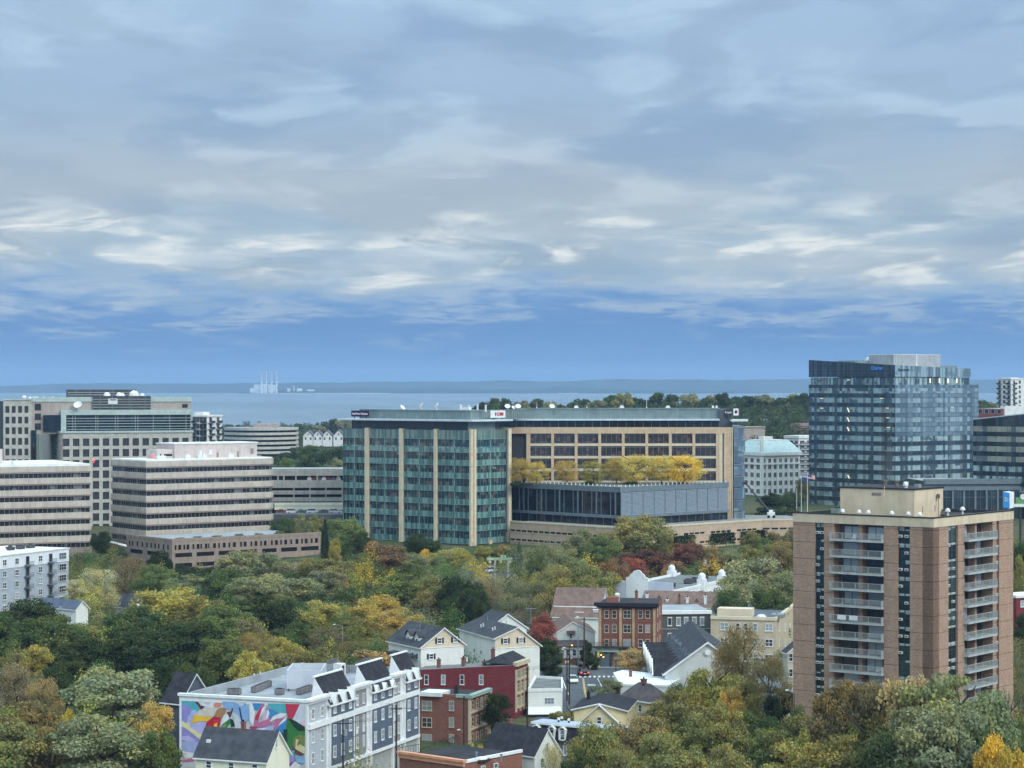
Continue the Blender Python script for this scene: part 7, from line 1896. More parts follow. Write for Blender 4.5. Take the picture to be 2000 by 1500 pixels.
def cream_flats():
    b = Bd('flat_roofed_building', 'cream brick flats with dark flat roof left of the brick tower', 1515, 498, 14, pl=1388, pr=1552, base=-.3)
    R, L = b.R, b.L; z = b.z; z0 = z(1206)
    Mc = brick_mat('cream_brick', lin(196, 180, 156), lin(182, 166, 142), lin(200, 188, 170), patch=.25)
    mb = b.mb(); mb.prism(b.rect(), b.base, z0-.3, 0, 1); b.part('wall', mb, [Mc, mat('blue_grey_roof', lin(96, 102, 112), lin(82, 88, 98), .3)])
    for fr in (R, L): mb = b.mb(); mb.fbox(fr, 0, fr.L, z0-.7, z0, -.3, .25); b.part('cornice', mb, M_sidcr)
    for r in range(3):
        y = 1232+30*r
        for p in (1415, 1441, 1457, 1475, 1502): u = L.u_px(p); b.win(L, u, z(y)-.1, 1.7 if p in (1415, 1502) else .95, 1.6, W_dh2 if p in (1415, 1502) else W_dh, d=.03)
        for p in (1522, 1533, 1543): u = R.u_px(p); b.win(R, u, R.z_px(y, u), .95, 1.6, W_dh, d=.03)
    f = Fr((3, b.b), (3, 0), b)
    mb = b.mb(); x, y = f.p(f.u_px(1420)); mb.box(x, y-5.5, z0-.3, x+4, y+2.2, z0+1.4); b.part('roof_house', mb, M_sidcr)
    mb = b.mb(); x, y = f.p(f.u_px(1487)); mb.dome((x, y, z0-.25), 1.1, .6); b.part('skylight', mb, M_whitep)
    mb = b.mb(); x, y = f.p(f.u_px(1518)); mb.box(x-1.5, y-1.5, z0-.3, x+2.5, y+1.2, z0+.5); mb.tube((x, y, z0+.5), (x, y, z0+1.0), .3, .2, 8); b.part('roof_unit', mb, M_gymetal)
cream_flats()

def church():
    D = 431.0; b = Bd('church', 'church with long steep dark slate roof and white-edged side gables', 1299, D, 90, pr=1465, b=41, base=-2.0, cat='church')
    z = b.z; ze, zr = z(1317), z(1257)
    Mg = mat('pale_stucco', lin(206, 208, 204), lin(192, 194, 190), .4, .85, .2)
    gable(b, 0, b.a, 0, b.b, ze, zr, 'y', Mg, M_shing, .45)
    mb = b.mb(); m = b.a/2
    for s in (-1, 1):
        Q = [(m, -.55, zr+.05), (m+s*(m+.5), -.55, ze-.35), (m+s*(m+.5), -.4, ze-.35), (m, -.4, zr+.05)]
        mb.hexa(Q, [(p[0], p[1], p[2]+.35) for p in Q])
    b.part('rake_board', mb, M_trim)
    mb = b.mb(); mb.tube((m, -.5, zr-1.6), (m, -.35, zr-1.6), .55, .55, 14); b.part('round_window', mb, M_trim)
    for k in range(7):                     # gabled bays along the left side
        y0 = 3.0+4.6*k; w = 3.8; zt = ze+2.2
        mb = b.mb(); mb.prism([(-1.8, y0), (1.5, y0), (1.5, y0+w), (-1.8, y0+w)], b.base, ze-.4); mb.poly([(-1.8, y0, ze-.4), (-1.8, y0+w, ze-.4), (-1.8, y0+w/2, zt-.3)]); g = b.part('side_gable', mb, Mg)
        for s in (0, 1):
            ye = y0-.2 if s == 0 else y0+w+.2; Q = [(-2.2, y0+w/2, zt), (-2.2, ye, ze-.7), (3.4, ye, ze-.7+.0), (3.4, y0+w/2, zt)]
            m2 = b.mb(); m2.hexa(Q, [(p[0], p[1], p[2]+.2) for p in Q]); b.part('gable_roof', m2, M_shing2, g)
            E = [(-2.3, y0+w/2, zt+.02), (-2.3, ye, ze-.68), (-2.05, ye, ze-.68), (-2.05, y0+w/2, zt+.02)]
            m2 = b.mb(); m2.hexa(E, [(p[0], p[1], p[2]+.26) for p in E]); b.part('rake_board', m2, M_trim, g)
    rng = random.Random(2)
    mb = b.mb()
    for k in range(26):                    # lichen-pale patched slates down the slope
        y = 1+1.5*k+rng.uniform(-.4, .4); x = m*.55+rng.uniform(-.35, .35)-k*.02; zz = ze+(zr-ze)*(x/m)+.24
        s = rng.uniform(.12, .28); mb.poly([(x-s, y-s, zz-s*(zr-ze)/m), (x+s, y-s*.8, zz+s*(zr-ze)/m), (x+s*.8, y+s, zz+.8*s*(zr-ze)/m), (x-s, y+s, zz-s*(zr-ze)/m)])
    o = b.part('patched_slates', mb, mat('pale_slate', lin(150, 154, 162), lin(130, 134, 142), 2.0)); o['kind'] = 'stuff'
church()

def white_hall():
    b = Bd('white_hall', 'long white hall with rounded parapet gables and grey flat roof', 1314, 560, 26, pl=1184, pr=1450, base=-.2)
    R, L = b.R, b.L; z = b.z; z0 = z(1138)
    Mw = mat('white_stucco', lin(232, 232, 232), lin(218, 220, 222), .4, .8, .2, streak=.06); Ml = mat('lilac_stucco', lin(202, 206, 222), lin(190, 196, 214), .4, .8, .2)
    mb = b.mb(); mb.prism(b.rect(), b.base, z0-2.4, 0, 1); b.part('wall', mb, [Mw, M_grroof])
    for p0, p1, m_ in ((1184, 1222, Ml), (1266, 1314, Ml)):
        mb = b.mb(); mb.fbox(L, L.u_px(p0), L.u_px(p1), b.base, z0, -.4, .06); b.part('end_wall', mb, m_)
    def dome_gable(fr, p0, p1, name='parapet_gable', r=None):
        u0, u1 = fr.u_px(p0), fr.u_px(p1); um = (u0+u1)/2; w = u1-u0
        prof = [(-.5, 0), (-.5, .8), (-.36, 1.1), (-.30, 1.7), (-.2, 2.0)]+[(.2*math.sin(a), 2.0+.75*math.cos(a)) for a in [(-1.57+3.14*i/8) for i in range(9)]]+[(.2, 2.0), (.30, 1.7), (.36, 1.1), (.5, .8), (.5, 0)]
        mb = b.mb(); A = [(*fr.p(um+a*w, .12), z0+c) for a, c in prof]; B = [(*fr.p(um+a*w, -.4), z0+c) for a, c in prof]
        mb.poly(A); mb.poly(list(reversed(B)))
        for i in range(len(A)-1): mb.poly([A[i], B[i], B[i+1], A[i+1]])
        mb.fbox(fr, u0, u1, b.base, z0, -.4, .12); b.part(name, mb, Mw)
    dome_gable(L, 1223, 1266)
    # rooftop turrets at the far edge and on the right wall
    B = Fr((0, b.b), (b.a, b.b), b)
    for px, fr, zoff in ((1312, B, -.9), (1380, B, -1.2), (1371, R, -.6), (1410, R, -.8)):
        u = fr.u_px(px); x, y = fr.p(u); mb = b.mb(); mb.box(x-1.0, y-1.0, z0-3.5, x+1.0, y+1.0, z0+zoff); mb.tube((x, y, z0+zoff), (x, y, z0+zoff+.6), .95, .95, 14); mb.dome((x, y, z0+zoff+.6), .95, 1.0, 0, 14, 4); b.part('turret', mb, Mw)
    for fr, d in ((B, -.3), (R, 0)):
        mb = b.mb(); mb.fbox(fr, 0, fr.L, z0-2.6, z0-1.9, -.3, .1) if fr is R else mb.fbox(fr, 0, fr.L, z0-2.6, z0-1.8, -.1, .2); b.part('parapet', mb, Mw)
    for p in (1342, 1353, 1365, 1386, 1400): u = R.u_px(p); b.win(R, u, R.z_px(1172, u), 1.5, 2.4, ('plain', M_trim, G_dark), d=.12)
    f = Fr((6, 6), (b.a, 6), b)
    for px, py in ((1288, 0), (1322, 0), (1334, 0), (1352, 0), (1388, 0), (1400, 0)):
        u = f.u_px(px+20); x, y = f.p(u, 0); roof_unit(b, 'roof_unit', x-1, y-1.2, z0-2.4, 2.2, 1.8, 1.1, Mc_dark)
Mc_dark = mat('dark_unit', lin(92, 90, 94), lin(72, 70, 76), 1.5)
white_hall()

# brown-roofed houses round the corner building
b = house('brown-roofed house behind the corner building', 1400, 532, 14, 1252, 1412)
gable(b, 0, b.a+4, 0, b.b, b.z(1188), b.z(1163), 'y', M_siding, M_shingb, .4)
for i, px in enumerate((1262, 1285, 1300, 1325, 1340, 1358, 1376)):
    u = b.L.L-b.L.u_px(px); chimney(b, 1.2+(i % 3)*.5, u, b.z(1182), b.z(1166+(i % 3)*5), .55, M_chim if i % 2 else M_trim)
b = house('white gable-fronted house with brown porch roof beside the street', 1087, 500, 86, None, 1162, b=17)
R = b.R; z = b.z
gable(b, 0, b.a, 0, b.b, z(1236), z(1216), 'y', M_siding, M_shingb, .3, mid=R.u_px(1118))
b.win(R, R.u_px(1115), z(1247), .6, 1.1, W_dh, d=.03)
mb = b.mb(); u = R.u_px(1115); mb.fbox(R, u-.9, u+.9, z(1238), z(1232), 0, .6); b.part('window_hood', mb, M_shingb)
mb = b.mb(); A = [R.p(-.4, 0), R.p(R.u_px(1146), 0), R.p(R.u_px(1146), 2.6), R.p(-.4, 2.6)]; mb.hexa([(*A[3], z(1261)), (*A[2], z(1261)), (*A[1], z(1252)), (*A[0], z(1252))], [(*A[3], z(1261)+.2), (*A[2], z(1261)+.2), (*A[1], z(1252)+.2), (*A[0], z(1252)+.2)]); b.part('porch_roof', mb, M_shingm)
mb = b.mb(); mb.fbox(R, -.3, R.u_px(1144), z(1283), z(1262), 0, 2.2); b.part('porch', mb, M_siding)
for p in (1097, 1108, 1120, 1133): b.win(R, R.u_px(p), z(1279), .9, 1.4, W_dh, d=2.23)
mb = b.mb(); mb.fbox(R, -.4, R.u_px(1146), b.base, z(1283), 0, 2.35); b.part('brick_base', mb, M_redb)
mb = b.mb(); u = R.u_px(1106); mb.fbox(R, u-.5, u+.5, b.base, z(1288), 2.35, 2.42); b.part('door', mb, M_trim)
b = house('long brown-roofed building with white rooftop boxes left of the corner building', 1170, 530, 12, 1078, 1182)
gable(b, 0, b.a+6, 0, b.b, z(1233), z(1180), 'y', M_siding, M_shingb, .4)
mb = b.mb(); mb.box(2.2, 0, b.z(1190), 2.5, b.b, b.z(1187)); b.part('ridge_flashing', mb, M_trim)
for px, py, s in ((1086, 1204, .8), (1130, 1198, 1.0), (1167, 1193, 1.2), (1110, 1200, .6)):
    y = b.L.L-b.L.u_px(px); mb = b.mb(); mb.box(1.0, y-s, b.z(py+6), 2.0, y+s, b.z(py)); mb.box(.8, y-s*1.1, b.z(py), 2.1, y+s*1.1, b.z(py)+.15); b.part('roof_box', mb, M_trim)
b = house('brown hip-roofed house behind the white pair', 1052, 548, 20, 988, 1075)
gable(b, 0, b.a, 0, b.b, b.z(1216), b.z(1196), 'y', M_siding, M_shingb, .5)

# ------------------------------------------------------------------ left side: grey apartments and roofs among the trees
def grey_flats():
    b = Bd('apartment_building', 'pale grey apartment block with white roof at the left picture edge', -60, 578, 24, pr=134, b=20, base=.5)
    R = b.R; u0 = R.u_px(0); D0 = R.w0.y+u0*R.wu.y; z0 = px_z(1087, D0); fl = 22*600/F
    mb = b.mb(); mb.prism(b.rect(), b.base, z0-.3, 0, 1); b.part('wall', mb, [mat('grey_panel', lin(172, 178, 188), lin(160, 166, 178), .4, .8), M_roofw])
    mb = b.mb(); mb.fbox(R, 0, R.L, z0-3.3, z0, -.4, .12); b.part('white_top_storey', mb, M_flatw)
    mb = b.mb(); mb.prism([(-.3, -.3), (b.a+.3, -.3), (b.a+.3, 20.3), (-.3, 20.3)], z0, z0+.3); b.part('roof_edge', mb, M_roofw)
    for r in range(5):
        zz = z0-2.5-fl*r
        for p in (8, 32, 78): b.win(R, R.u_px(p), zz, 1.7, 1.6, W_dh2, d=.14)
        for p in (53, 98):
            u = R.u_px(p); b.win(R, u, zz-.4, 1.5, 2.2, ('plain', M_mull, M_dkwin), 'balcony_door', .14)
            mb = b.mb(); mb.fbox(R, u-1.4, u+1.4, zz-.6, zz-.45, 0, 1.3); mb.fbox(R, u-1.4, u+1.4, zz+.4, zz+.48, 1.22, 1.3)
            for j in range(12): uu = u-1.38+2.7*j/11; mb.fbox(R, uu, uu+.04, zz-.45, zz+.4, 1.24, 1.28)
            b.part('balcony', mb, M_mull)
        u = R.u_px(121); b.win(R, u, zz-.1, 3.4, 1.8, ('grid', M_trim, M_dkwin), d=.2)
    f = Fr((0, 8), (b.a, 8), b); x, y = f.p(f.u_px(20)); 
    for k in range(3): roof_unit(b, 'roof_unit', x+4.5*k, y, z0+.25, 2.2, 1.6, 1.0, Mc_dark)
    mb = b.mb(); x, y = f.p(f.u_px(2)); mb.dome((x, y, z0+.2), 1.6, 1.6); b.part('roof_dome', mb, M_roofw)
grey_flats()
b = house('white house with blue-grey roof among the trees below the grey flats', 148, 545, 40, 72, 172)
gable(b, 0, b.a, 0, b.b, b.z(1190), b.z(1176), 'y', M_siding, mat('blue_slate', lin(92, 100, 118), lin(78, 86, 104), .5, .9, fine=.1), .4)
b.win(b.L, b.L.u_px(138), b.z(1216), .9, 1.3, W_dh, d=.03); b.win(b.L, b.L.u_px(118), b.z(1198), .9, 1.2, W_dh, d=.03)
b = house('dark-roofed house with white ridge lines among the left trees', 258, 585, 35, 226, 290)
gable(b, 0, b.a, 0, b.b, b.z(1186), b.z(1164), 'y', M_siding, M_shing, .4)
b = house('dark blue-grey gabled house just left of the mural building', 352, 374, 35, 318, 410)
gable(b, 0, b.a, 0, b.b, b.z(1372), b.z(1322), 'y', mat('slate_siding', lin(84, 90, 102), lin(72, 78, 90), .5), M_shing2, .4)
b = house('narrow beige house against the brick tower', 1538, 425, 80, None, 1580, b=3)
gable(b, 0, b.a, 0, b.b, b.z(1276), b.z(1258), 'y', mat('beige_stucco', lin(198, 190, 174), lin(184, 176, 160), .5), M_shing, .3)
for r in range(2): b.win(b.R, b.R.u_px(1544.5), b.z(1292+30*r), .8, 1.5, W_dh, d=.03)
b = house('red house with white flat roof right of the brick tower', 1985, 470, 60, 1950, 2040)
mb = b.mb(); mb.prism(b.rect(), b.base, b.z(1168), 0, 1); b.part('wall', mb, [M_crim, M_roofw]); mb = b.mb(); mb.prism([(-.3, -.3), (b.a+.3, -.3), (b.a+.3, b.b+.3), (-.3, b.b+.3)], b.z(1168), b.z(1163)); b.part('flat_roof', mb, M_roofw)
for t in (.2, .5): b.win(b.R, b.R.L*t, b.z(1186), .9, 1.3, W_dh, d=.03)
# ------------------------------------------------------------------ planting
# skyline trees on the wooded headland, and the wood below them
R1 = 'on the wooded headland skyline'
for i, (px, y, w) in enumerate(((940, 783, 30), (962, 775, 34), (992, 776, 32), (1018, 780, 30), (1044, 777, 34), (1070, 783, 28), (1092, 789, 26), (1118, 783, 30), (1142, 778, 34), (1170, 780, 32), (1196, 770, 34), (1216, 766, 30), (1246, 775, 34), (1280, 765, 30), (1308, 769, 30), (1345, 767, 34), (1372, 776, 30), (1392, 770, 26), (1410, 765, 24), (1440, 773, 34), (1466, 772, 34), (1490, 769, 34), (1518, 775, 34), (1545, 768, 32), (1566, 766, 30), (1590, 770, 30), (1918, 780, 40), (1938, 784, 34))):
    tree(px, y, w*1.35, ('dark green', 'deep green', 'dark green', 'grey green', 'deep green', 'olive')[i % 6], 'far', R1, D=1560+((i*37) % 80))
def wood_mass(name, label, spots, seed, m=420, leaf=.05, colors=None, color=(84, 96, 72)):
    """a wood that reads as one mass: many leafy crowns in one mesh"""
    rs = np.random.RandomState(seed); C, N, S, sh, cl, ti = [], [], [], [], [], []
    for i, (x, y, z, w, h) in enumerate(spots):
        k = rs.rand(); nb = 12; tn = np.array(colors[i] if colors else (1., 1., 1.))*rs.uniform(.8, 1.2)
        for _ in range(nb):
            o = rs.normal(size=3)*np.array([.20*w, .20*w, .15*h])+np.array([x, y, z+h*.58]); v = rs.normal(size=(m//nb, 3)); v /= np.linalg.norm(v, axis=1, keepdims=True)
            C.append(o+v*rs.uniform(.35, 1.2, (len(v), 1))*np.array([.19*w, .19*w, .17*h])); N.append(v+rs.normal(size=v.shape)*.5+np.array([0, 0, .4])); S.append(w*leaf*rs.uniform(.6, 1.3, len(v))); sh.append(rs.rand(len(v))); cl.append(np.full(len(v), (k+rs.rand()*.3) % 1)); ti.append(np.tile(tn, (len(v), 1)))
    me = leaf_mesh(name, np.concatenate(C), np.concatenate(N), np.concatenate(S), np.concatenate(sh), np.concatenate(cl), np.concatenate(ti))
    o = put(name, me); tag(o, label, 'wood', None, 'stuff'); o.color = lin(*color); return o
rs_ = random.Random(8); sp = []
for i in range(620):
    D = rs_.uniform(1120, 1660); x = px_x(rs_.uniform(905, 1640), D) if rs_.random() < .85 else px_x(rs_.uniform(1880, 2050), D)
    if x > -45: sp.append((x, D, ground_z(x, D), rs_.uniform(9, 15), rs_.uniform(10, 16)))
wood_mass('wood', 'dark green wood covering the headland hillside', sp, 3)
sp = []
for i in range(150):
    D = rs_.uniform(1450, 2900); px = rs_.uniform(425, 690); x = px_x(px, D); sp.append((x, D, ground_z(x, D), rs_.uniform(10, 16), rs_.uniform(9, 14)))
for i in range(60):
    D = rs_.uniform(1150, 1500); px = rs_.uniform(-60, 30) if i < 20 else rs_.uniform(545, 680); x = px_x(px, D); sp.append((x, D, ground_z(x, D), rs_.uniform(10, 16), rs_.uniform(10, 15)))
wood_mass('wood', 'dark green shore wood behind the parking garage', sp, 4)
for i, (px, y, w) in enumerate(((445, 828, 24), (462, 829, 22), (558, 827, 16), (577, 826, 22), (590, 831, 18), (622, 828, 24), (640, 822, 22), (655, 817, 24), (672, 815, 26), (8, 818, 18))):
    tree(px, y, w*1.2, ('deep green', 'dark green', 'grey green')[i % 3], 'far', 'on the near bay shore', D=2300)

A = 'below the podium garage'; B_ = 'in the wood left of the mural building'; C_ = 'below the green glass tower'; D_ = 'in front of the tan garage'; E_ = 'in the thicket behind the white houses'
G_ = 'at the lower left corner'; H_ = 'in front of the brick tower'; I_ = 'at the bottom centre'; J_ = 'beside the church car park'; K_ = 'beside the street crossing'; M_ = 'right of the brick tower'; L_ = 'behind the white hall'
for t in (
 # behind the parking garage
 (575, 872, 60, 'dark green', 'round', 'behind the parking garage', 1300), (612, 866, 70, 'deep green', 'round', 'behind the parking garage', 1250), (648, 872, 66, 'dark green', 'round', 'behind the parking garage', 1200), (560, 893, 40, 'mid green', 'round', 'behind the parking garage', 1100), (600, 888, 50, 'dark green', 'round', 'behind the parking garage', 1080), (655, 890, 40, 'grey green', 'round', 'behind the parking garage', 1060),
 (1508, 962, 64, 'dark green', 'round', 'before the cream classical block', 900), (1545, 958, 50, 'deep green', 'round', 'before the cream classical block', 890), (1568, 925, 30, 'olive', 'oval', 'before the cream classical block', 960), (1498, 985, 50, 'dark green', 'shrub', 'before the cream classical block', 850), (1535, 985, 60, 'dark green', 'shrub', 'before the cream classical block', 850),
 # strip before the banded offices and the glass tower
 (560, 1005, 40, 'deep green', 'round', A, 720), (590, 1002, 44, 'grey green', 'round', A, 725), (615, 1000, 30, 'olive', 'oval', A, 730), (635, 1012, 32, 'dark green', 'conifer', A, 690), (676, 1010, 82, 'mid green', 'round', C_, 690), (700, 1030, 50, 'deep green', 'round', C_, 680), (655, 1046, 30, 'yellow green', 'oval', A, 670),
 (312, 1072, 52, 'dark green', 'round', A, 640), (300, 1098, 80, 'mid green', 'round', A, 600), (245, 1082, 92, 'grey brown', 'sparse', A, 610), (190, 1098, 108, 'pale sage', 'sparse', A, 585), (160, 1125, 70, 'pale sage', 'round', A, 580), (385, 1102, 60, 'dark green', 'shrub', A, 640), (365, 1120, 90, 'sage', 'round', A, 590), (352, 1098, 40, 'dark green', 'round', A, 640), (410, 1104, 40, 'dark green', 'round', A, 640),
 (480, 1074, 150, 'sage', 'round', A, 610), (440, 1105, 110, 'deep green', 'round', A, 590), (556, 1086, 110, 'grey brown', 'sparse', A, 620), (600, 1088, 100, 'olive', 'round', A, 625), (645, 1086, 120, 'olive', 'round', C_, 620), (560, 1118, 140, 'grey green', 'round', A, 585), (640, 1110, 90, 'grey green', 'round', C_, 600), (500, 1118, 120, 'grey green', 'round', A, 575),
 (745, 1058, 108, 'russet', 'round', C_, 650), (708, 1078, 60, 'mid green', 'round', C_, 640), (800, 1078, 74, 'grey green', 'round', C_, 650), (818, 1040, 56, 'dark green', 'round', C_, 700), (846, 1052, 44, 'deep green', 'round', C_, 700), (830, 1068, 34, 'yellow', 'round', C_, 670), (880, 1066, 84, 'yellow green', 'round', C_, 670), (905, 1074, 60, 'yellow green', 'round', C_, 665), (985, 1062, 28, 'golden', 'oval', C_, 705), (725, 1052, 40, 'orange', 'wide', C_, 690), (945, 1066, 40, 'yellow green', 'round', C_, 690),
 (664, 1122, 44, 'orange', 'oval', 'in the thicket below the glass tower', 600), (676, 1140, 60, 'olive', 'round', 'in the thicket below the glass tower', 590), (790, 1118, 126, 'mid green', 'round', 'in the thicket below the glass tower', 575), (850, 1118, 80, 'olive', 'round', 'in the thicket below the glass tower', 570), (906, 1106, 84, 'dark green', 'oval', 'behind the white houses', 545), (884, 1122, 70, 'dark green', 'oval', 'behind the white houses', 540), (908, 1140, 90, 'dark green', 'round', 'behind the white houses', 535),
 (618, 1168, 108, 'lime', 'round', B_, 525), (740, 1160, 118, 'golden', 'round', 'in the thicket below the glass tower', 530), (780, 1185, 90, 'golden', 'round', 'in the thicket below the glass tower', 510), (845, 1150, 96, 'olive brown', 'round', 'in the thicket below the glass tower', 545), (700, 1205, 90, 'olive', 'round', 'in the thicket below the glass tower', 505), (760, 1228, 110, 'olive brown', 'sparse', 'in the thicket below the glass tower', 480), (690, 1240, 100, 'olive brown', 'sparse', B_, 465), (640, 1222, 90, 'grey brown', 'sparse', B_, 480), (730, 1258, 110, 'tan', 'shrub', B_, 445), (790, 1256, 60, 'olive brown', 'round', B_, 455),
 (985, 1112, 116, 'grey green', 'sparse', E_, 570), (955, 1128, 80, 'grey brown', 'sparse', E_, 550), (1040, 1120, 100, 'grey green', 'sparse', E_, 555), (1090, 1098, 120, 'olive', 'sparse', E_, 570), (1150, 1098, 110, 'olive', 'round', E_, 565), (1120, 1125, 100, 'olive', 'round', E_, 545), (1075, 1145, 90, 'olive brown', 'sparse', E_, 540), (1165, 1130, 70, 'olive', 'round', E_, 550), (1000, 1150, 90, 'grey green', 'sparse', E_, 540), (934, 1135, 60, 'dark green', 'oval', E_, 535), (1185, 1118, 50, 'olive', 'round', E_, 580),
 (1014, 1058, 36, 'blue green', 'conifer', D_, 650), (1048, 1074, 46, 'mid green', 'oval', D_, 620), (1080, 1062, 70, 'grey green', 'sparse', D_, 630), (1115, 1046, 40, 'dark green', 'shrub', D_, 690), (1140, 1030, 88, 'grey green', 'round', D_, 670), (1170, 1042, 80, 'mid green', 'round', D_, 650), (1112, 1070, 80, 'sage', 'round', D_, 620), (1245, 1004, 136, 'olive', 'round', D_, 665), (1200, 1030, 90, 'olive', 'round', D_, 660), (1290, 1035, 60, 'olive', 'round', D_, 665), (1200, 1088, 74, 'russet', 'round', D_, 600), (1268, 1068, 112, 'dark red', 'round', D_, 640), (1235, 1085, 60, 'red', 'round', D_, 620), (1340, 1058, 84, 'dark red', 'round', D_, 655), (1378, 1062, 60, 'olive brown', 'round', D_, 655), (1420, 1068, 80, 'grey green', 'round', L_, 640), (1455, 1062, 60, 'olive', 'round', L_, 645), (1500, 1058, 60, 'olive', 'round', L_, 650), (1535, 1055, 60, 'olive brown', 'round', L_, 640), (1395, 1082, 60, 'russet', 'round', L_, 630), (1315, 1090, 60, 'russet', 'round', D_, 620),
 (1482, 1078, 160, 'pale sage', 'round', L_, 545), (1440, 1118, 100, 'sage', 'round', L_, 538), (1520, 1110, 90, 'sage', 'round', L_, 536), (1430, 1150, 70, 'deep green', 'round', L_, 525), (1500, 1150, 90, 'deep green', 'round', L_, 522),
 (1470, 1030, 50, 'olive', 'round', L_, 690), (1515, 1034, 56, 'olive brown', 'round', L_, 685), (1545, 1030, 50, 'grey green', 'round', L_, 690), (1492, 1046, 50, 'mid green', 'round', L_, 670), (196, 1036, 46, 'dark green', 'round', A, 706), (226, 1064, 60, 'dark green', 'shrub', A, 680), (165, 1075, 50, 'grey brown', 'sparse', A, 660),
 (735, 1062, 50, 'deep green', 'shrub', C_, 712), (772, 1060, 44, 'dark green', 'shrub', C_, 712), (860, 1066, 50, 'deep green', 'shrub', C_, 705), (925, 1072, 50, 'dark green', 'shrub', C_, 705), (960, 1070, 44, 'olive', 'shrub', C_, 708), (1005, 1062, 50, 'deep green', 'shrub', C_, 700), (1030, 1064, 44, 'grey green', 'shrub', C_, 695), (1060, 1062, 44, 'deep green', 'shrub', C_, 690), (548, 1012, 40, 'deep green', 'round', A, 745), (575, 1010, 42, 'mid green', 'round', A, 742), (604, 1013, 40, 'deep green', 'round', A, 745), (630, 1006, 36, 'grey green', 'round', A, 748), (655, 1008, 40, 'mid green', 'round', A, 745),
 # left wood
 (55, 1166, 150, 'dark green', 'round', B_, 500), (10, 1190, 110, 'deep green', 'round', B_, 480), (120, 1200, 120, 'deep green', 'round', B_, 480), (330, 1148, 190, 'yellow green', 'round', B_, 515), (262, 1176, 140, 'deep green', 'round', B_, 500), (200, 1196, 110, 'olive', 'round', B_, 505), (395, 1160, 120, 'olive', 'round', B_, 505), (430, 1176, 120, 'mid green', 'round', B_, 490), (350, 1210, 170, 'dark green', 'round', B_, 455), (250, 1226, 150, 'dark green', 'round', B_, 450), (150, 1240, 130, 'dark green', 'round', B_, 450), (470, 1190, 110, 'grey brown', 'sparse', B_, 490), (520, 1160, 130, 'dark green', 'round', B_, 520), (575, 1210, 90, 'deep green', 'round', B_, 485), (500, 1230, 110, 'olive brown', 'sparse', B_, 455), (430, 1242, 120, 'mid green', 'round', B_, 440), (560, 1236, 90, 'yellow green', 'round', B_, 450), (610, 1256, 100, 'olive', 'round', B_, 435), (490, 1268, 90, 'yellow green', 'round', B_, 425), (330, 1280, 110, 'dark green', 'round', B_, 415), (380, 1290, 80, 'deep green', 'round', B_, 410), (545, 1270, 100, 'olive', 'round', B_, 430), (60, 1250, 100, 'yellow green', 'round', B_, 440), (15, 1270, 90, 'olive', 'round', B_, 435),
 # lower left
 (30, 1290, 120, 'grey brown', 'sparse', G_, 405), (85, 1310, 90, 'tan', 'sparse', G_, 400), (130, 1290, 110, 'dark green', 'round', G_, 420), (225, 1302, 220, 'sage', 'round', G_, 385), (210, 1384, 240, 'sage', 'round', G_, 340), (300, 1362, 90, 'golden', 'round', G_, 365), (60, 1364, 170, 'olive brown', 'round', G_, 362), (20, 1400, 170, 'olive', 'round', G_, 345), (110, 1410, 120, 'olive brown', 'round', G_, 345), (310, 1418, 90, 'mid green', 'round', G_, 335), (130, 1365, 60, 'yellow', 'oval', G_, 372),
 # bottom centre and right
 (1165, 1398, 116, 'olive', 'oval', I_, 346), (1325, 1345, 150, 'olive', 'round', I_, 375), (1255, 1388, 130, 'olive brown', 'round', I_, 358), (1396, 1280, 140, 'yellow green', 'oval', I_, 398), (1450, 1318, 90, 'olive', 'oval', I_, 392), (1338, 1306, 80, 'mid green', 'oval', I_, 402), (1300, 1420, 160, 'olive', 'round', I_, 338), (1400, 1372, 130, 'olive', 'round', I_, 362), (1430, 1330, 70, 'golden', 'oval', I_, 385), (1480, 1382, 100, 'deep green', 'round', I_, 368), (1500, 1420, 110, 'mid green', 'round', I_, 345), (1430, 1440, 110, 'olive', 'round', I_, 330), (1220, 1450, 110, 'olive', 'round', I_, 325), (1130, 1462, 90, 'deep green', 'round', I_, 325),
 (1560, 1388, 110, 'olive', 'round', H_, 345), (1610, 1398, 110, 'yellow green', 'round', H_, 338), (1655, 1324, 120, 'olive brown', 'round', H_, 332), (1700, 1372, 120, 'olive', 'round', H_, 326), (1790, 1298, 130, 'tan', 'round', H_, 324), (1862, 1308, 180, 'sage', 'round', H_, 318), (1945, 1338, 110, 'mid green', 'round', H_, 322), (1740, 1322, 110, 'olive brown', 'round', H_, 328), (1830, 1375, 170, 'sage', 'round', H_, 310), (1915, 1395, 140, 'deep green', 'round', H_, 312), (1560, 1440, 120, 'yellow green', 'round', H_, 325), (1650, 1430, 130, 'olive', 'round', H_, 318), (1750, 1425, 140, 'deep green', 'round', H_, 310), (1964, 1428, 80, 'yellow', 'round', H_, 300),
 (1975, 1240, 110, 'grey brown', 'bare', M_, 345), (1990, 1300, 80, 'grey brown', 'bare', M_, 340), (1995, 1040, 60, 'deep green', 'round', M_, 520), (1990, 1080, 60, 'olive', 'round', M_, 500), (1992, 1190, 60, 'dark green', 'round', M_, 450), (1998, 1240, 60, 'grey green', 'sparse', M_, 420), (1560, 1350, 50, 'mid green', 'column', H_, 352),
 # car park and street trees
 (1452, 1212, 100, 'olive brown', 'sparse', J_, 417), (1500, 1262, 100, 'olive brown', 'sparse', J_, 410), (1424, 1246, 84, 'tan', 'sparse', J_, 420), (1530, 1255, 50, 'grey green', 'sparse', J_, 455), (1535, 1320, 50, 'dark green', 'shrub', J_, 415), (1510, 1345, 46, 'dark green', 'shrub', J_, 405),
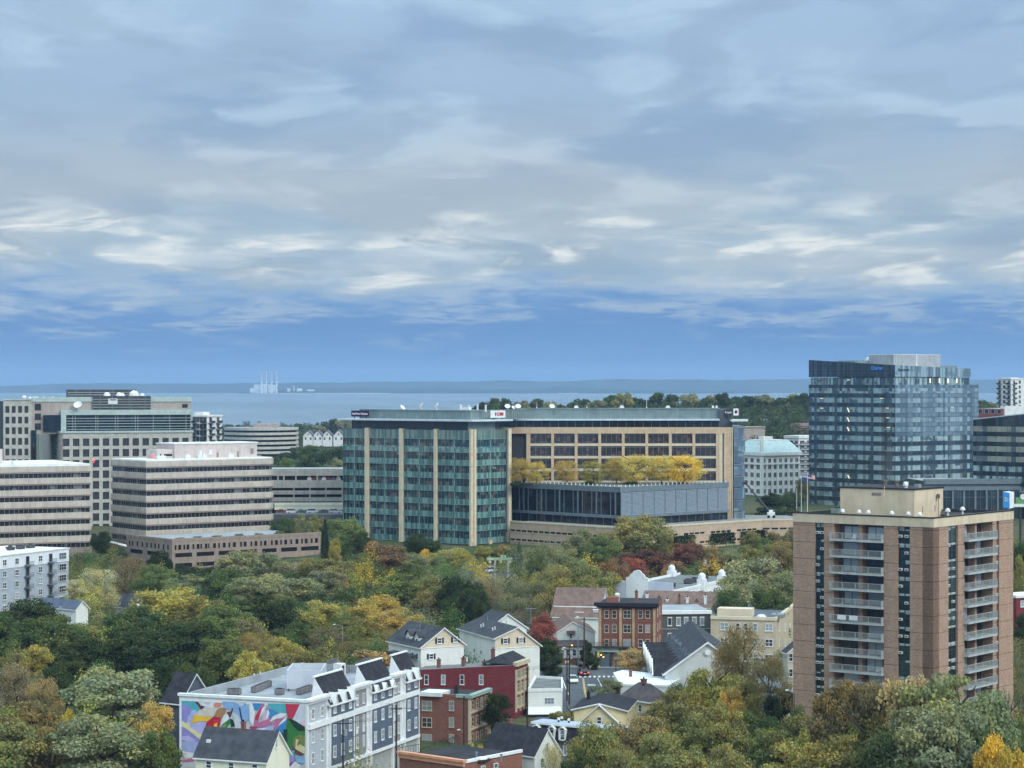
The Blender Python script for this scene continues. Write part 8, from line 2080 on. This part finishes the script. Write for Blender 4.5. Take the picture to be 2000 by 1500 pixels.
 (1240, 1262, 76, 'tan', 'wide', K_, 462), (1290, 1290, 50, 'russet', 'sparse', K_, 455), (1262, 1300, 60, 'russet', 'shrub', K_, 455), (1062, 1190, 66, 'red', 'oval', K_, 492), (1070, 1236, 62, 'dark green', 'column', K_, 474), (1146, 1244, 26, 'dark green', 'shrub', K_, 487), (1160, 1272, 26, 'dark green', 'shrub', K_, 486), (1188, 1322, 74, 'grey green', 'round', K_, 425), (1118, 1370, 70, 'yellow green', 'shrub', K_, 402), (1090, 1384, 50, 'olive', 'shrub', K_, 398), (936, 1432, 38, 'lime', 'shrub', 'beside the red brick apartment house', 372), (968, 1352, 60, 'dark green', 'round', 'beside the red brick apartment house', 405), (985, 1390, 50, 'deep green', 'shrub', 'beside the red brick apartment house', 385), (1020, 1408, 40, 'olive', 'shrub', 'beside the red brick apartment house', 378), (1075, 1446, 50, 'pale sage', 'sparse', I_, 338), (815, 1290, 30, 'tan', 'shrub', 'beside the white houses', 432)):
    tree(t[0], t[1], t[2]*(1.4 if t[5] is H_ and t[4] == 'round' else 1.0), t[3], t[4], t[5], D=t[6])
# honey locusts on the roof terrace
for px, y, w, c in ((1012, 893, 46, 'golden'), (1048, 896, 44, 'amber'), (1108, 898, 50, 'golden'), (1160, 894, 52, 'yellow green'), (1204, 892, 42, 'golden'), (1238, 881, 84, 'amber'), (1292, 888, 56, 'amber'), (1336, 882, 78, 'yellow')):
    tree(px, y-1, w*1.2, c, 'sparse', 'on the podium roof terrace', D=756, ybase=953)
for px, w in ((1008, 26), (1232, 34), (1330, 30), (1150, 30)):
    tree(px, 938, w, 'dark green', 'shrub', 'on the podium roof terrace', D=752, ybase=953)
for px, y in ((352, 1053), (386, 1051), (424, 1048), (468, 1046), (506, 1044), (546, 1041), (580, 1039), (610, 1037)):
    b = BUILDINGS[[x.root.name for x in BUILDINGS].index('podium_garage')]
    u = b.R.u_px(px); D = b.y+u*b.R.wu.y+2.2
    tree(px, y-5, 22, ('mid green', 'olive', 'grey green')[px % 3], 'shrub', 'in a planter on the podium garage roof', D=D, ybase=Y0+(H-b.z(1058))*F/D)

# trees filling the gaps of the wood: kept off buildings, streets and whatever the photograph leaves in view
KEEP = [(345, 818, 1278, 1500, 341), (800, 1058, 1200, 1310, 455), (812, 1036, 1285, 1465, 425), (1080, 1222, 1222, 1420, 500), (1160, 1300, 1172, 1335, 500), (1183, 1405, 1102, 1172, 570), (1285, 1552, 1188, 1255, 510), (1262, 1420, 1205, 1325, 440), (1545, 1985, 950, 1345, 360),
        (178, 548, 860, 1062, 730), (246, 628, 1036, 1092, 700), (664, 998, 800, 1064, 745), (994, 1552, 800, 1044, 720), (0, 136, 1060, 1160, 600), (0, 182, 890, 1064, 730), (70, 152, 1170, 1212, 550), (228, 275, 1158, 1178, 590), (780, 1245, 1366, 1500, 370), (1196, 1312, 1306, 1380, 425), (925, 1004, 1082, 1135, 620), (540, 672, 915, 1012, 800), (1405, 1548, 1262, 1352, 440), (940, 1075, 1195, 1230, 560), (1060, 1170, 1178, 1232, 545), (1030, 1100, 1318, 1384, 430)]
def free(x, y, m):
    for b in BUILDINGS:
        dx, dy = x-b.x, y-b.y; c, s = math.cos(-b.rz), math.sin(-b.rz); lx, ly = c*dx-s*dy, s*dx+c*dy
        if -m < lx < b.a+m and -m < ly < b.b+m: return False
    return True
placed = [(t_[0].location.x, t_[0].location.y) for t_ in TREES]
rf = random.Random(77); D = 690.0; nfill = 0; FILL = []
while D > 318:
    px = -60+rf.uniform(0, 40)
    while px < 2060:
        w = rf.uniform(7, 11); h = rf.uniform(8, 12.5); Dj = D+rf.uniform(-5, 5); x = px_x(px, Dj); g = ground_z(x, Dj)
        yt = Y0+(H-g-h)*F/Dj; yb = Y0+(H-g)*F/Dj; hw = w/2*F/Dj
        ok = yt < 1500 and free(x, Dj, w*.35) and all((x-a)**2+(Dj-c)**2 > 5.5**2 for a, c in placed)
        if ok:
            for a, c, e, f_, dk in KEEP:
                if Dj < dk and px+hw > a and px-hw < c and yb > e and yt < f_: ok = False; break
        if ok and 1085 < px < 1225 and 1290 < yb < 1480: ok = False
        if ok:
            left = px < 700
            c = rf.choice(['dark green', 'deep green', 'mid green', 'olive', 'olive', 'grey green', 'yellow green'] if left else ['olive', 'olive brown', 'mid green', 'grey green', 'golden', 'deep green'])
            q = PAL[c]; FILL.append(((x, Dj, g, w, h), tuple(v/k for v, k in zip(lin(*q)[:3], lin(100, 104, 72)[:3])))); placed.append((x, Dj)); nfill += 1
        px += rf.uniform(7, 13)*F/Dj*.8
    D -= 13
wood_mass('wood', 'mixed autumn wood filling the gaps between the taller trees', [f[0] for f in FILL], 9, 1100, .020, [f[1] for f in FILL], (110, 114, 80))
print('filler trees', nfill, 'trees', len(TREES))
def undergrowth():
    rs = np.random.RandomState(5); C, N, S = [], [], []
    while len(C) < 30000:
        D = rs.uniform(325, 705); px = rs.uniform(-40, 2040); x = px_x(px, D)
        y = Y0+(H-ground_z(x, D))*F/D
        if not free(x, D, 1.0) or (1030 < px < 1270 and 1295 < y < 1470) or (1400 < px < 1548 and 1265 < y < 1405) or (900 < px < 1012 and 1100 < y < 1155): 
            C.append(None); C.pop(); continue
        for _ in range(10):
            a = rs.normal(size=3)*np.array([1.2, 1.2, .5]); C.append((x+a[0], D+a[1], ground_z(x, D)+.3+abs(a[2]))); N.append(rs.normal(size=3)+np.array([0, 0, 1.2])); S.append(rs.uniform(.2, .5))
    n = len(C)
    me = leaf_mesh('undergrowth', np.array(C), np.array(N), np.array(S), rs.rand(n), np.repeat(rs.rand(n//10+1), 10)[:n])
    o = put('undergrowth', me); tag(o, 'low green undergrowth and scrub between the trees', 'undergrowth', None, 'stuff'); o.color = lin(78, 86, 54)
undergrowth()
# ------------------------------------------------------------------ vehicles, poles, wires, lamps and other small things
M_tyre = mat('tyre', lin(36, 36, 38), lin(30, 30, 32), 5.0, .9)
M_rim = mat('rim', lin(150, 152, 156), lin(130, 132, 136), 5.0, .4, .5, metal=.6)
G_car = glass('car_glass', lin(34, 38, 44), lin(50, 56, 62), .3, None, .05, 1.5)
M_tail = emit('tail_lamp_lit', (1.0, 0.10, 0.08, 1), 2.0); M_taild = mat('tail_lamp', lin(130, 40, 40), lin(110, 34, 34), 4.0, .4); M_head = mat('head_lamp', lin(220, 222, 226), lin(200, 204, 208), 4.0, .3)
def car(label, pos, heading, color, kind='sedan', lit=False, group='cars'):
    """car: body shell, glazed cabin, four wheels, lamps; local x forward"""
    r = thing('parked_car' if not lit else 'car', label, 'car', (pos.x, pos.y, pos.z+.02), heading, group)
    L, W, Hh, zc = (4.5, 1.8, 1.45, .85) if kind == 'sedan' else (4.7, 1.9, 1.75, 1.05)
    m = mat('car_paint_%d_%d_%d' % color, lin(*color), lin(*[int(c*.92) for c in color]), 2.0, .25, .5)
    prof = [(-L/2, .35), (-L/2, zc*.95), (-L/2+.25, zc), (L/2-1.2, zc), (L/2-.25, zc-.15), (L/2, zc-.35), (L/2, .35)]
    mb = MB(); w = W/2
    for s in (-1, 1): mb.poly([(x, s*w, z) for x, z in (prof if s < 0 else reversed(prof))])
    for (x0, z0), (x1, z1) in zip(prof, prof[1:]+prof[:1]): mb.poly([(x0, -w, z0), (x0, w, z0), (x1, w, z1), (x1, -w, z1)])
    mb.build('body', m, r)
    x0, x1 = (-L/2+.55, L/2-1.25) if kind == 'sedan' else (-L/2+.1, L/2-1.25); t0, t1 = (x0+.55, x1-.75) if kind == 'sedan' else (x0+.35, x1-.75)
    A = [(x0, -w*.94, zc-.02), (x1, -w*.94, zc-.02), (x1, w*.94, zc-.02), (x0, w*.94, zc-.02)]; T = [(t0, -w*.76, Hh-.06), (t1, -w*.76, Hh-.06), (t1, w*.76, Hh-.06), (t0, w*.76, Hh-.06)]
    mb = MB(); mb.hexa(A, T); mb.build('cabin_glass', G_car, r)
    mb = MB(); mb.box(t0-.05, -w*.78, Hh-.06, t1+.05, w*.78, Hh); mb.build('roof', m, r)
    for sx in (-1, 1):
        for sy in (-1, 1):
            mb = MB(); x, y = sx*L*.30, sy*(w-.1); mb.tube((x, y-.11, .33), (x, y+.11, .33), .33, .33, 14); wh = mb.build('wheel', M_tyre, r)
            m2 = MB(); m2.tube((x, y-.125, .33), (x, y+.125, .33), .19, .19, 10); m2.build('rim', M_rim, wh)
    for sy in (-1, 1):
        mb = MB(); mb.box(-L/2-.03, sy*w*.95, zc-.32, -L/2+.1, sy*w*.60, zc-.08); mb.build('tail_lamp', M_tail if lit else M_taild, r)
        mb = MB(); mb.box(L/2-.1, sy*w*.92, zc-.42, L/2+.02, sy*w*.55, zc-.24); mb.build('head_lamp', M_head, r)
    mb = MB(); mb.box(-L/2-.04, -.26, .55, -L/2, .26, .68); mb.build('number_plate', M_head, r)
    return r
car('dark red car with glowing tail lamps at the crossing', gz(1139, 1319), math.radians(97), (70, 30, 40), 'suv', True, 'cars on the street')
car('white sedan waiting behind the dark red car', gz(1119, 1333), math.radians(-86), (226, 228, 230), 'sedan', False, 'cars on the street')
car('black car behind the clipped hedge by the white gabled house', gz(1135, 1302), math.radians(100), (34, 34, 40), 'sedan', False, 'cars on the street')
for i, (px, py, c, lb) in enumerate(((1450, 1312, (226, 228, 230), 'white car nearest the church in the car park'), (1462, 1330, (60, 62, 70), 'dark car in the middle of the church car park'), (1520, 1326, (220, 222, 222), 'white car beside the brick tower in the car park'), (1485, 1300, (150, 154, 160), 'silver car at the back of the church car park'), (1470, 1352, (196, 198, 200), 'pale car at the front of the church car park'), (1505, 1300, (110, 40, 44), 'red car at the back of the church car park'), (1500, 1352, (90, 96, 110), 'blue-grey car at the front of the church car park'))):
    car(lb, gz(px, py), math.radians(80+i*7), c, 'suv' if i % 2 else 'sedan', False, 'cars in the church car park')
car('white van-like car on the raised road below the glass tower', gz(962, 1118), math.radians(40), (226, 228, 230), 'suv', False, 'cars on the raised road')
for i, (px, c) in enumerate(((552, (150, 60, 60)), (572, (220, 220, 224)), (590, (90, 96, 106)), (612, (224, 224, 226)), (634, (110, 96, 90)), (655, (228, 230, 230)))):
    D = 792.0; car(('red', 'white', 'grey', 'off-white', 'brown', 'bright white')[i]+' car parked below the cream barrier wall', Vector((px_x(px, D), D, px_z(1003, D))), math.radians(3+i), c, 'suv' if i % 2 else 'sedan', False, 'cars below the barrier wall')
def deck():
    D = 786.0; mb = MB(); z = px_z(1003, D); x0, x1 = px_x(535, D), px_x(672, D); mb.box(x0, D-6, 5, x1, D+13.5, z)
    structure(mb.build('raised_road', M_asph))
deck()

M_wood = mat('pole_wood', lin(74, 64, 60), lin(56, 48, 46), 2.0, .95, .1)
def pole(label, px, ytop, D, arm=1.0, lamp=None, can=True, name='utility_pole', r=.17, m=None):
    x = px_x(px, D); g = ground_z(x, D); h = px_z(ytop, D)-g
    p = thing(name, label, 'pole', (x, D, g), 0, 'utility poles')
    mb = MB(); mb.tube((0, 0, -.2), (0, 0, h), r, r*.7, 8); mb.build('shaft', m or M_wood, p)
    if arm:
        mb = MB(); mb.box(-arm, -.08, h-.75, arm, .08, h-.6); c = mb.build('crossarm', m or M_wood, p)
        for t in (-.9, -.4, .4, .9):
            m2 = MB(); m2.tube((arm*t, 0, h-.6), (arm*t, 0, h-.4), .06, .04, 6); m2.build('insulator', M_gymetal, c)
    if can:
        mb = MB(); mb.tube((.35, -.15, h-2.4), (.35, -.15, h-1.5), .26, .26, 10); mb.build('transformer', M_gymetal, p)
    if lamp:
        mb = MB(); mb.tube((0, 0, h*lamp[1]), (lamp[0], 0, h*lamp[1]+.5), .05, .05, 6); mb.tube((lamp[0], 0, h*lamp[1]+.5), (lamp[0]+(.5 if lamp[0] > 0 else -.5), 0, h*lamp[1]+.45), .12, .09, 8, 1); mb.build('street_lamp', [M_gymetal, M_whitep], p)
    return Vector((x, D, g+h))
P1 = pole('left of the twin wooden utility poles at the street', 1107.5, 1268, 441, .0, None, False)
P2 = pole('right of the twin wooden utility poles at the street', 1112, 1262, 437, 1.0, (-.8, .93))
P3 = pole('tall dark pole behind the parked car by the corner building', 1141, 1206, 484, .0, (-1.2, .97), False, r=.2)
P4 = pole('slim grey pole left of the tall dark one', 1129, 1222, 488, 0, None, False, r=.1, m=M_gymetal)
P5 = pole('wooden utility pole before the ornate tan front', 1030, 1303, 396, 0, None, False)
P6 = pole('wooden utility pole before the slate-blue apartments', 774, 1376, 352, .9, (-1.3, .98))
P7 = pole('wooden utility pole with white transformers at the mural building corner bay', 670, 1404, 330, 1.3)
P8 = pole('wooden pole with lamp before the red brick apartment house', 906, 1360, 372, .0, (-.6, .55), False)
P9 = pole('thin lamp pole left of the brick tower', 1551, 1352, 362, 0, (-.9, .99), False, r=.09)
P10 = pole('light mast among the lower left wood', 669, 1222, 470, 0, (-1.5, .98), False, r=.12, m=M_gymetal)
P11 = pole('light mast behind the white houses', 1037, 1183, 520, 1.2, None, False, r=.1, m=M_gymetal)
P12 = pole('slim street pole at the corner shop', 1203, 1274, 478, 0, None, False, r=.1)
def wires(label, a, b, n=3, sag=.7, spread=.8):
    for k in range(n):
        mb = MB(); off = Vector(((k-(n-1)/2)*spread, 0, -.45 if n > 1 else -1.5)); pr = None
        for i in range(13):
            t = i/12; q = a.lerp(b, t)+off-Vector((0, 0, sag*4*t*(1-t)))-a
            if pr is not None: mb.tube(pr, q, .022, .022, 4, 0, False)
            pr = q
        o = mb.build('overhead_wire', M_dkmetal, None, tuple(a)); tag(o, f'{label}, strand {("left", "middle", "right")[k] if n == 3 else ("near", "far")[k] if n == 2 else "single"}', 'wire', 'overhead wires')
wires('overhead wire from the mural building pole to the next pole', P7, P6, 3); wires('overhead wire from the slate-blue apartments to the brick apartment house', P6, P8, 2); wires('overhead wire from the brick apartment house to the ornate front', P8, P5, 2); wires('overhead wire from the ornate front to the twin poles', P5, P2, 3); wires('overhead wire from the twin poles to the tall dark pole', P2, P3, 2)

def signal(label, px, py, D, lit):
    p = Vector((px_x(px, D), D, px_z(py, D))); r = thing('traffic_light', label, 'traffic light', tuple(p))
    mb = MB(); mb.box(-.18, -.15, -.5, .18, .15, .5); mb.tube((0, 0, .5), (0, 0, 1.3), .03, .03, 5); mb.build('housing', mat('signal_yellow', lin(150, 120, 50), lin(130, 104, 44), 2.0), r)
    for k in range(3):
        mb = MB(); z = .32-.32*k; mb.tube((0, -.15, z), (0, -.19, z), .13, .13, 12); mb.build('lens', emit('amber_lit', (1.0, 0.48, 0.06, 1), 6.0) if k == lit else MATS['dark_metal'], r)
        m2 = MB(); m2.box(-.14, -.36, z+.10, .14, -.15, z+.14); m2.build('visor', MATS['dark_metal'], r)
signal('amber-lit traffic light above the street left of the tall pole', 1117, 1260, 468, 1)
signal('amber-lit traffic light before the shop front', 1174, 1279, 468, 1); signal('second amber-lit traffic light just right of the other at the shop front', 1178.5, 1283, 466, 1)
def span(a, b, label):
    mb = MB(); A, B = Vector(a), Vector(b); mb.tube((0, 0, 0), B-A, .03, .03, 5); tag(mb.build('span_wire', M_dkmetal, None, tuple(A)), label, 'wire', 'overhead wires')
span((px_x(1107.5, 441), 441, px_z(1270, 441)), (px_x(1203, 478), 478, px_z(1276, 478)), 'signal span wire across the street')

# far small things
def flagpole(px, ytop, D, flag, label):
    x = px_x(px, D); g = ground_z(x, D); h = px_z(ytop, D)-g; r = thing('flagpole', label, 'flagpole', (x, D, g), 0, 'flagpoles')
    mb = MB(); mb.tube((0, 0, 0), (0, 0, h), .14, .08, 8); mb.dome((0, 0, h), .16, .2, 0, 8, 3); mb.build('shaft', M_whitep, r)
    if flag:
        mb = MB(); n = 8; w, hh = 2.8, 1.7; c = 1 if flag == 'us' else 0
        for k in range(7 if c else 1):
            z0, z1 = h-.2-hh*k/(7 if c else 1), h-.2-hh*(k+1)/(7 if c else 1)
            for i in range(n):
                a, b_ = i/n, (i+1)/n; f = lambda t: (.1+w*t, .2*math.sin(t*7), -.5*t)
                pa, pb = f(a), f(b_); mi = (2 if (a < .42 and k < 4) else (k % 2)) if c else 2
                mb.poly([(pa[0], pa[1], z1+pa[2]), (pb[0], pb[1], z1+pb[2]), (pb[0], pb[1], z0+pb[2]), (pa[0], pa[1], z0+pa[2])], mi)
        mb.build('flag', [mat('flag_red', lin(190, 70, 74), lin(176, 62, 66), 2.0), mat('flag_white', lin(228, 226, 226), lin(216, 214, 214), 2.0), mat('flag_blue', lin(72, 96, 150), lin(64, 86, 138), 2.0)], r)
flagpole(1577, 925, 870, 'us', 'flagpole with striped national flag before the blue tower')
flagpole(1565, 930, 872, 'blue', 'flagpole with blue flag beside the striped flag')
flagpole(1556, 955, 874, None, 'bare flagpole left of the flags'); 
def boom():
    D = 742.0; a = Vector((px_x(1504, D), D, px_z(1001, D))); b = Vector((px_x(1459, D), D+4, px_z(944, D+4))); r = thing('boom_lift', 'black tilted boom with white base beside the tan wing', 'boom lift', tuple(a-Vector((0, 0, 1.4))))
    o = r.location.copy(); mb = MB(); A, B = a-o, b-o; mb.tube(A, A.lerp(B, .55), .38, .34, 8); mb.tube(A.lerp(B, .5), B, .26, .22, 8); mb.build('boom', M_dkmetal, r)
    mb = MB(); mb.box(-.9, -1.1, .1, 1.5, 1.1, 1.5); mb.box(-.4, -.9, 1.5, .9, .9, 2.2); mb.build('engine_cover', M_whitep, r)
    for sx in (-.6, 1.1):
        mb = MB(); mb.tube((sx, -1.2, .1), (sx, -.8, .1), .5, .5, 12); mb.build('wheel', M_tyre, r)
    mb = MB(); mb.box(B.x-.9, B.y-.6, B.z-.4, B.x+.3, B.y+.6, B.z+.5); mb.build('basket', M_dkmetal, r)
boom()
def blue_sign():
    D = 640.0; x = px_x(1970, D); z0, z1 = px_z(991, D), px_z(960, D); r = thing('pylon_sign', 'blue and white pylon sign right of the brick tower roof', 'sign', (x, D, ground_z(x, D)))
    g = ground_z(x, D); w = px_x(1981, D)-px_x(1959, D)
    A = MB(g); A.poly([(-w/2, 0, z0), (.05*w, -.5, z0-.3), (.05*w, -.5, z1-.3), (-w/2, 0, z1)]); A.build('blue_face', mat('sign_azure', lin(70, 150, 214), lin(60, 140, 206), 1.0, .4), r)
    A = MB(g); A.poly([(.05*w, -.5, z0-.3), (w/2, .3, z0), (w/2, .3, z1-.1), (.05*w, -.5, z1-.3)]); A.build('white_face', M_whitep, r)
    A = MB(g); A.poly([(-w/2, 0, z0), (-w/2, 0, z1), (.1*w, 1.2, z1), (.1*w, 1.2, z0)]); A.poly([(w/2, .3, z0), (.1*w, 1.2, z0), (.1*w, 1.2, z1), (w/2, .3, z1-.1)]); A.poly([(-w/2, 0, z1), (.05*w, -.5, z1-.3), (w/2, .3, z1-.1), (.1*w, 1.2, z1)]); A.build('sign_back', M_whitep, r)
    A = MB(g); A.tube((0, .4, g), (0, .4, z0), .35, .35, 10); A.build('post', M_gymetal, r)
    A = MB(g)
    for k, l in ((.52, 1.3), (.40, 1.0), (.60, .7)):
        z = z0+(z1-z0)*k; A.poly([(-w/2+.4, -.14, z), (-w/2+.4+l*.8, -.14-.27*l, z-.1), (-w/2+.4+l*.8, -.14-.27*l, z+.12), (-w/2+.4, -.14, z+.22)])
    o = A.build('sign_lines', M_whitep, r); o['kind'] = 'stuff'
    D = 600.0; x = px_x(1993, D); g = ground_z(x, D); r = thing('store_sign', 'white and green store sign at the right picture edge', 'sign', (x, D, g))
    A = MB(g); A.box(-1.7, -.3, px_z(990, D), 3, .3, px_z(984, D)); A.build('white_panel', M_whitep, r); A = MB(g); A.box(-1.2, -.25, px_z(984, D), 3, .25, px_z(972, D)); A.build('green_panel', mat('sign_green', lin(110, 160, 100), lin(100, 148, 92), 1.0), r)
    A = MB(g); A.tube((.6, -.3, px_z(970, D)), (.6, -.45, px_z(970, D)), .75, .75, 16); A.build('globe_emblem', M_whitep, r); A = MB(g); A.tube((0, 0, g), (0, 0, px_z(990, D)), .3, .3, 8); A.build('post', M_dkmetal, r)
blue_sign()
def gantry():
    D = 642.0; x0, x1 = px_x(953, D), px_x(999, D); g = ground_z(x0, D); r = thing('road_gantry', 'pale green road gantry below the green glass tower', 'gantry', (x0, D, g)); w = x1-x0
    Mg = mat('gantry_green', lin(168, 192, 168), lin(150, 176, 152), .8, .6); zt = px_z(1090, D)-g
    mb = MB(); mb.box(-.3, -.3, zt-.6, w+.3, .3, zt+.1); mb.build('beam', Mg, r)
    for t in (.30, .86): mb = MB(); mb.box(w*t-.25, -.25, -.3, w*t+.25, .25, zt-.6); mb.build('column', M_conc, r)
    for t in (.55, .68): mb = MB(); mb.box(w*t, -.25, zt+.1, w*t+.6, .25, zt+.8); mb.build('lamp_box', Mg, r)
    for t in (.1, .55, .95): mb = MB(); mb.box(w*t-.3, -.2, zt-1.4, w*t+.3, .1, zt-.6); mb.build('signal_head', M_tan2, r)
gantry()
def gull():
    D = 560.0; p = (px_x(965, D), D, px_z(914, D)); mb = MB()
    prof = [(-.55, 0), (-.3, .07), (.0, .10), (.25, .08), (.4, .05), (.5, .0)]
    pr = None
    for x, r in prof:
        R = [(x, r*math.cos(a), r*math.sin(a)*.9) for a in [6.283*i/8 for i in range(8)]] if r else [(x, 0, 0)]*8
        if pr:
            for i in range(8): mb.poly([pr[i], pr[(i+1) % 8], R[(i+1) % 8], R[i]])
        pr = R
    for s in (-1, 1):
        S = [(.18, .08*s, .03), (.22, .55*s, .22), (.0, 1.15*s, .12), (-.10, .55*s, .20), (-.15, .08*s, .03)]; mb.poly(S); mb.poly([(q[0], q[1], q[2]-.03) for q in reversed(S)])
        for (a, b_) in zip(S, S[1:]): mb.poly([a, b_, (b_[0], b_[1], b_[2]-.03), (a[0], a[1], a[2]-.03)])
    o = mb.build('gull', M_whitep, None, p); o.rotation_euler = (math.radians(25), math.radians(20), math.radians(150)); tag(o, 'white gull gliding in front of the green glass tower', 'bird')
gull()
# ------------------------------------------------------------------ haze and labels
def build_haze():
    m = bpy.data.materials.new('haze'); m.use_nodes = True; t = NT(m.node_tree); t.n.clear()
    v = t.node('ShaderNodeVolumePrincipled'); v.inputs['Color'].default_value = (0.46, 0.69, 1.0, 1); v.inputs['Density'].default_value = 5.0e-5; v.inputs['Anisotropy'].default_value = 0.0
    t.l.new(v.outputs[0], t.node('ShaderNodeOutputMaterial').inputs['Volume'])
    mb = MB(); mb.box(-9000, -60, -6.0, 9000, 18200, 172); o = mb.build('haze', m); o['kind'] = 'stuff'; o['label'] = 'thin blue haze over the bay'
build_haze()

ORD = ['leftmost', 'second', 'third', 'fourth', 'fifth', 'sixth', 'seventh', 'eighth', 'ninth', 'tenth', 'eleventh', 'twelfth', 'thirteenth', 'fourteenth', 'fifteenth', 'sixteenth', 'seventeenth', 'eighteenth', 'nineteenth', 'twentieth', 'twenty-first', 'twenty-second', 'twenty-third', 'twenty-fourth', 'twenty-fifth', 'twenty-sixth', 'twenty-seventh', 'twenty-eighth', 'twenty-ninth', 'thirtieth']
def label_trees():
    from collections import defaultdict
    g = defaultdict(list)
    for r, lb, px, cat in TREES: g[lb].append((px, r, cat))
    for lb, L in g.items():
        L.sort(key=lambda e: e[0])
        for i, (px, r, cat) in enumerate(L):
            if len(L) == 1: s = lb
            elif i == 0: s = lb+', leftmost such'
            elif i == len(L)-1: s = lb+', rightmost such'
            else: s = lb+', '+(ORD[i] if i < len(ORD) else str(i+1)+'th')+' such from left'
            tag(r, s, cat, 'trees '+lb.split(' tree ')[-1] if ' tree ' in lb else None)
label_trees()
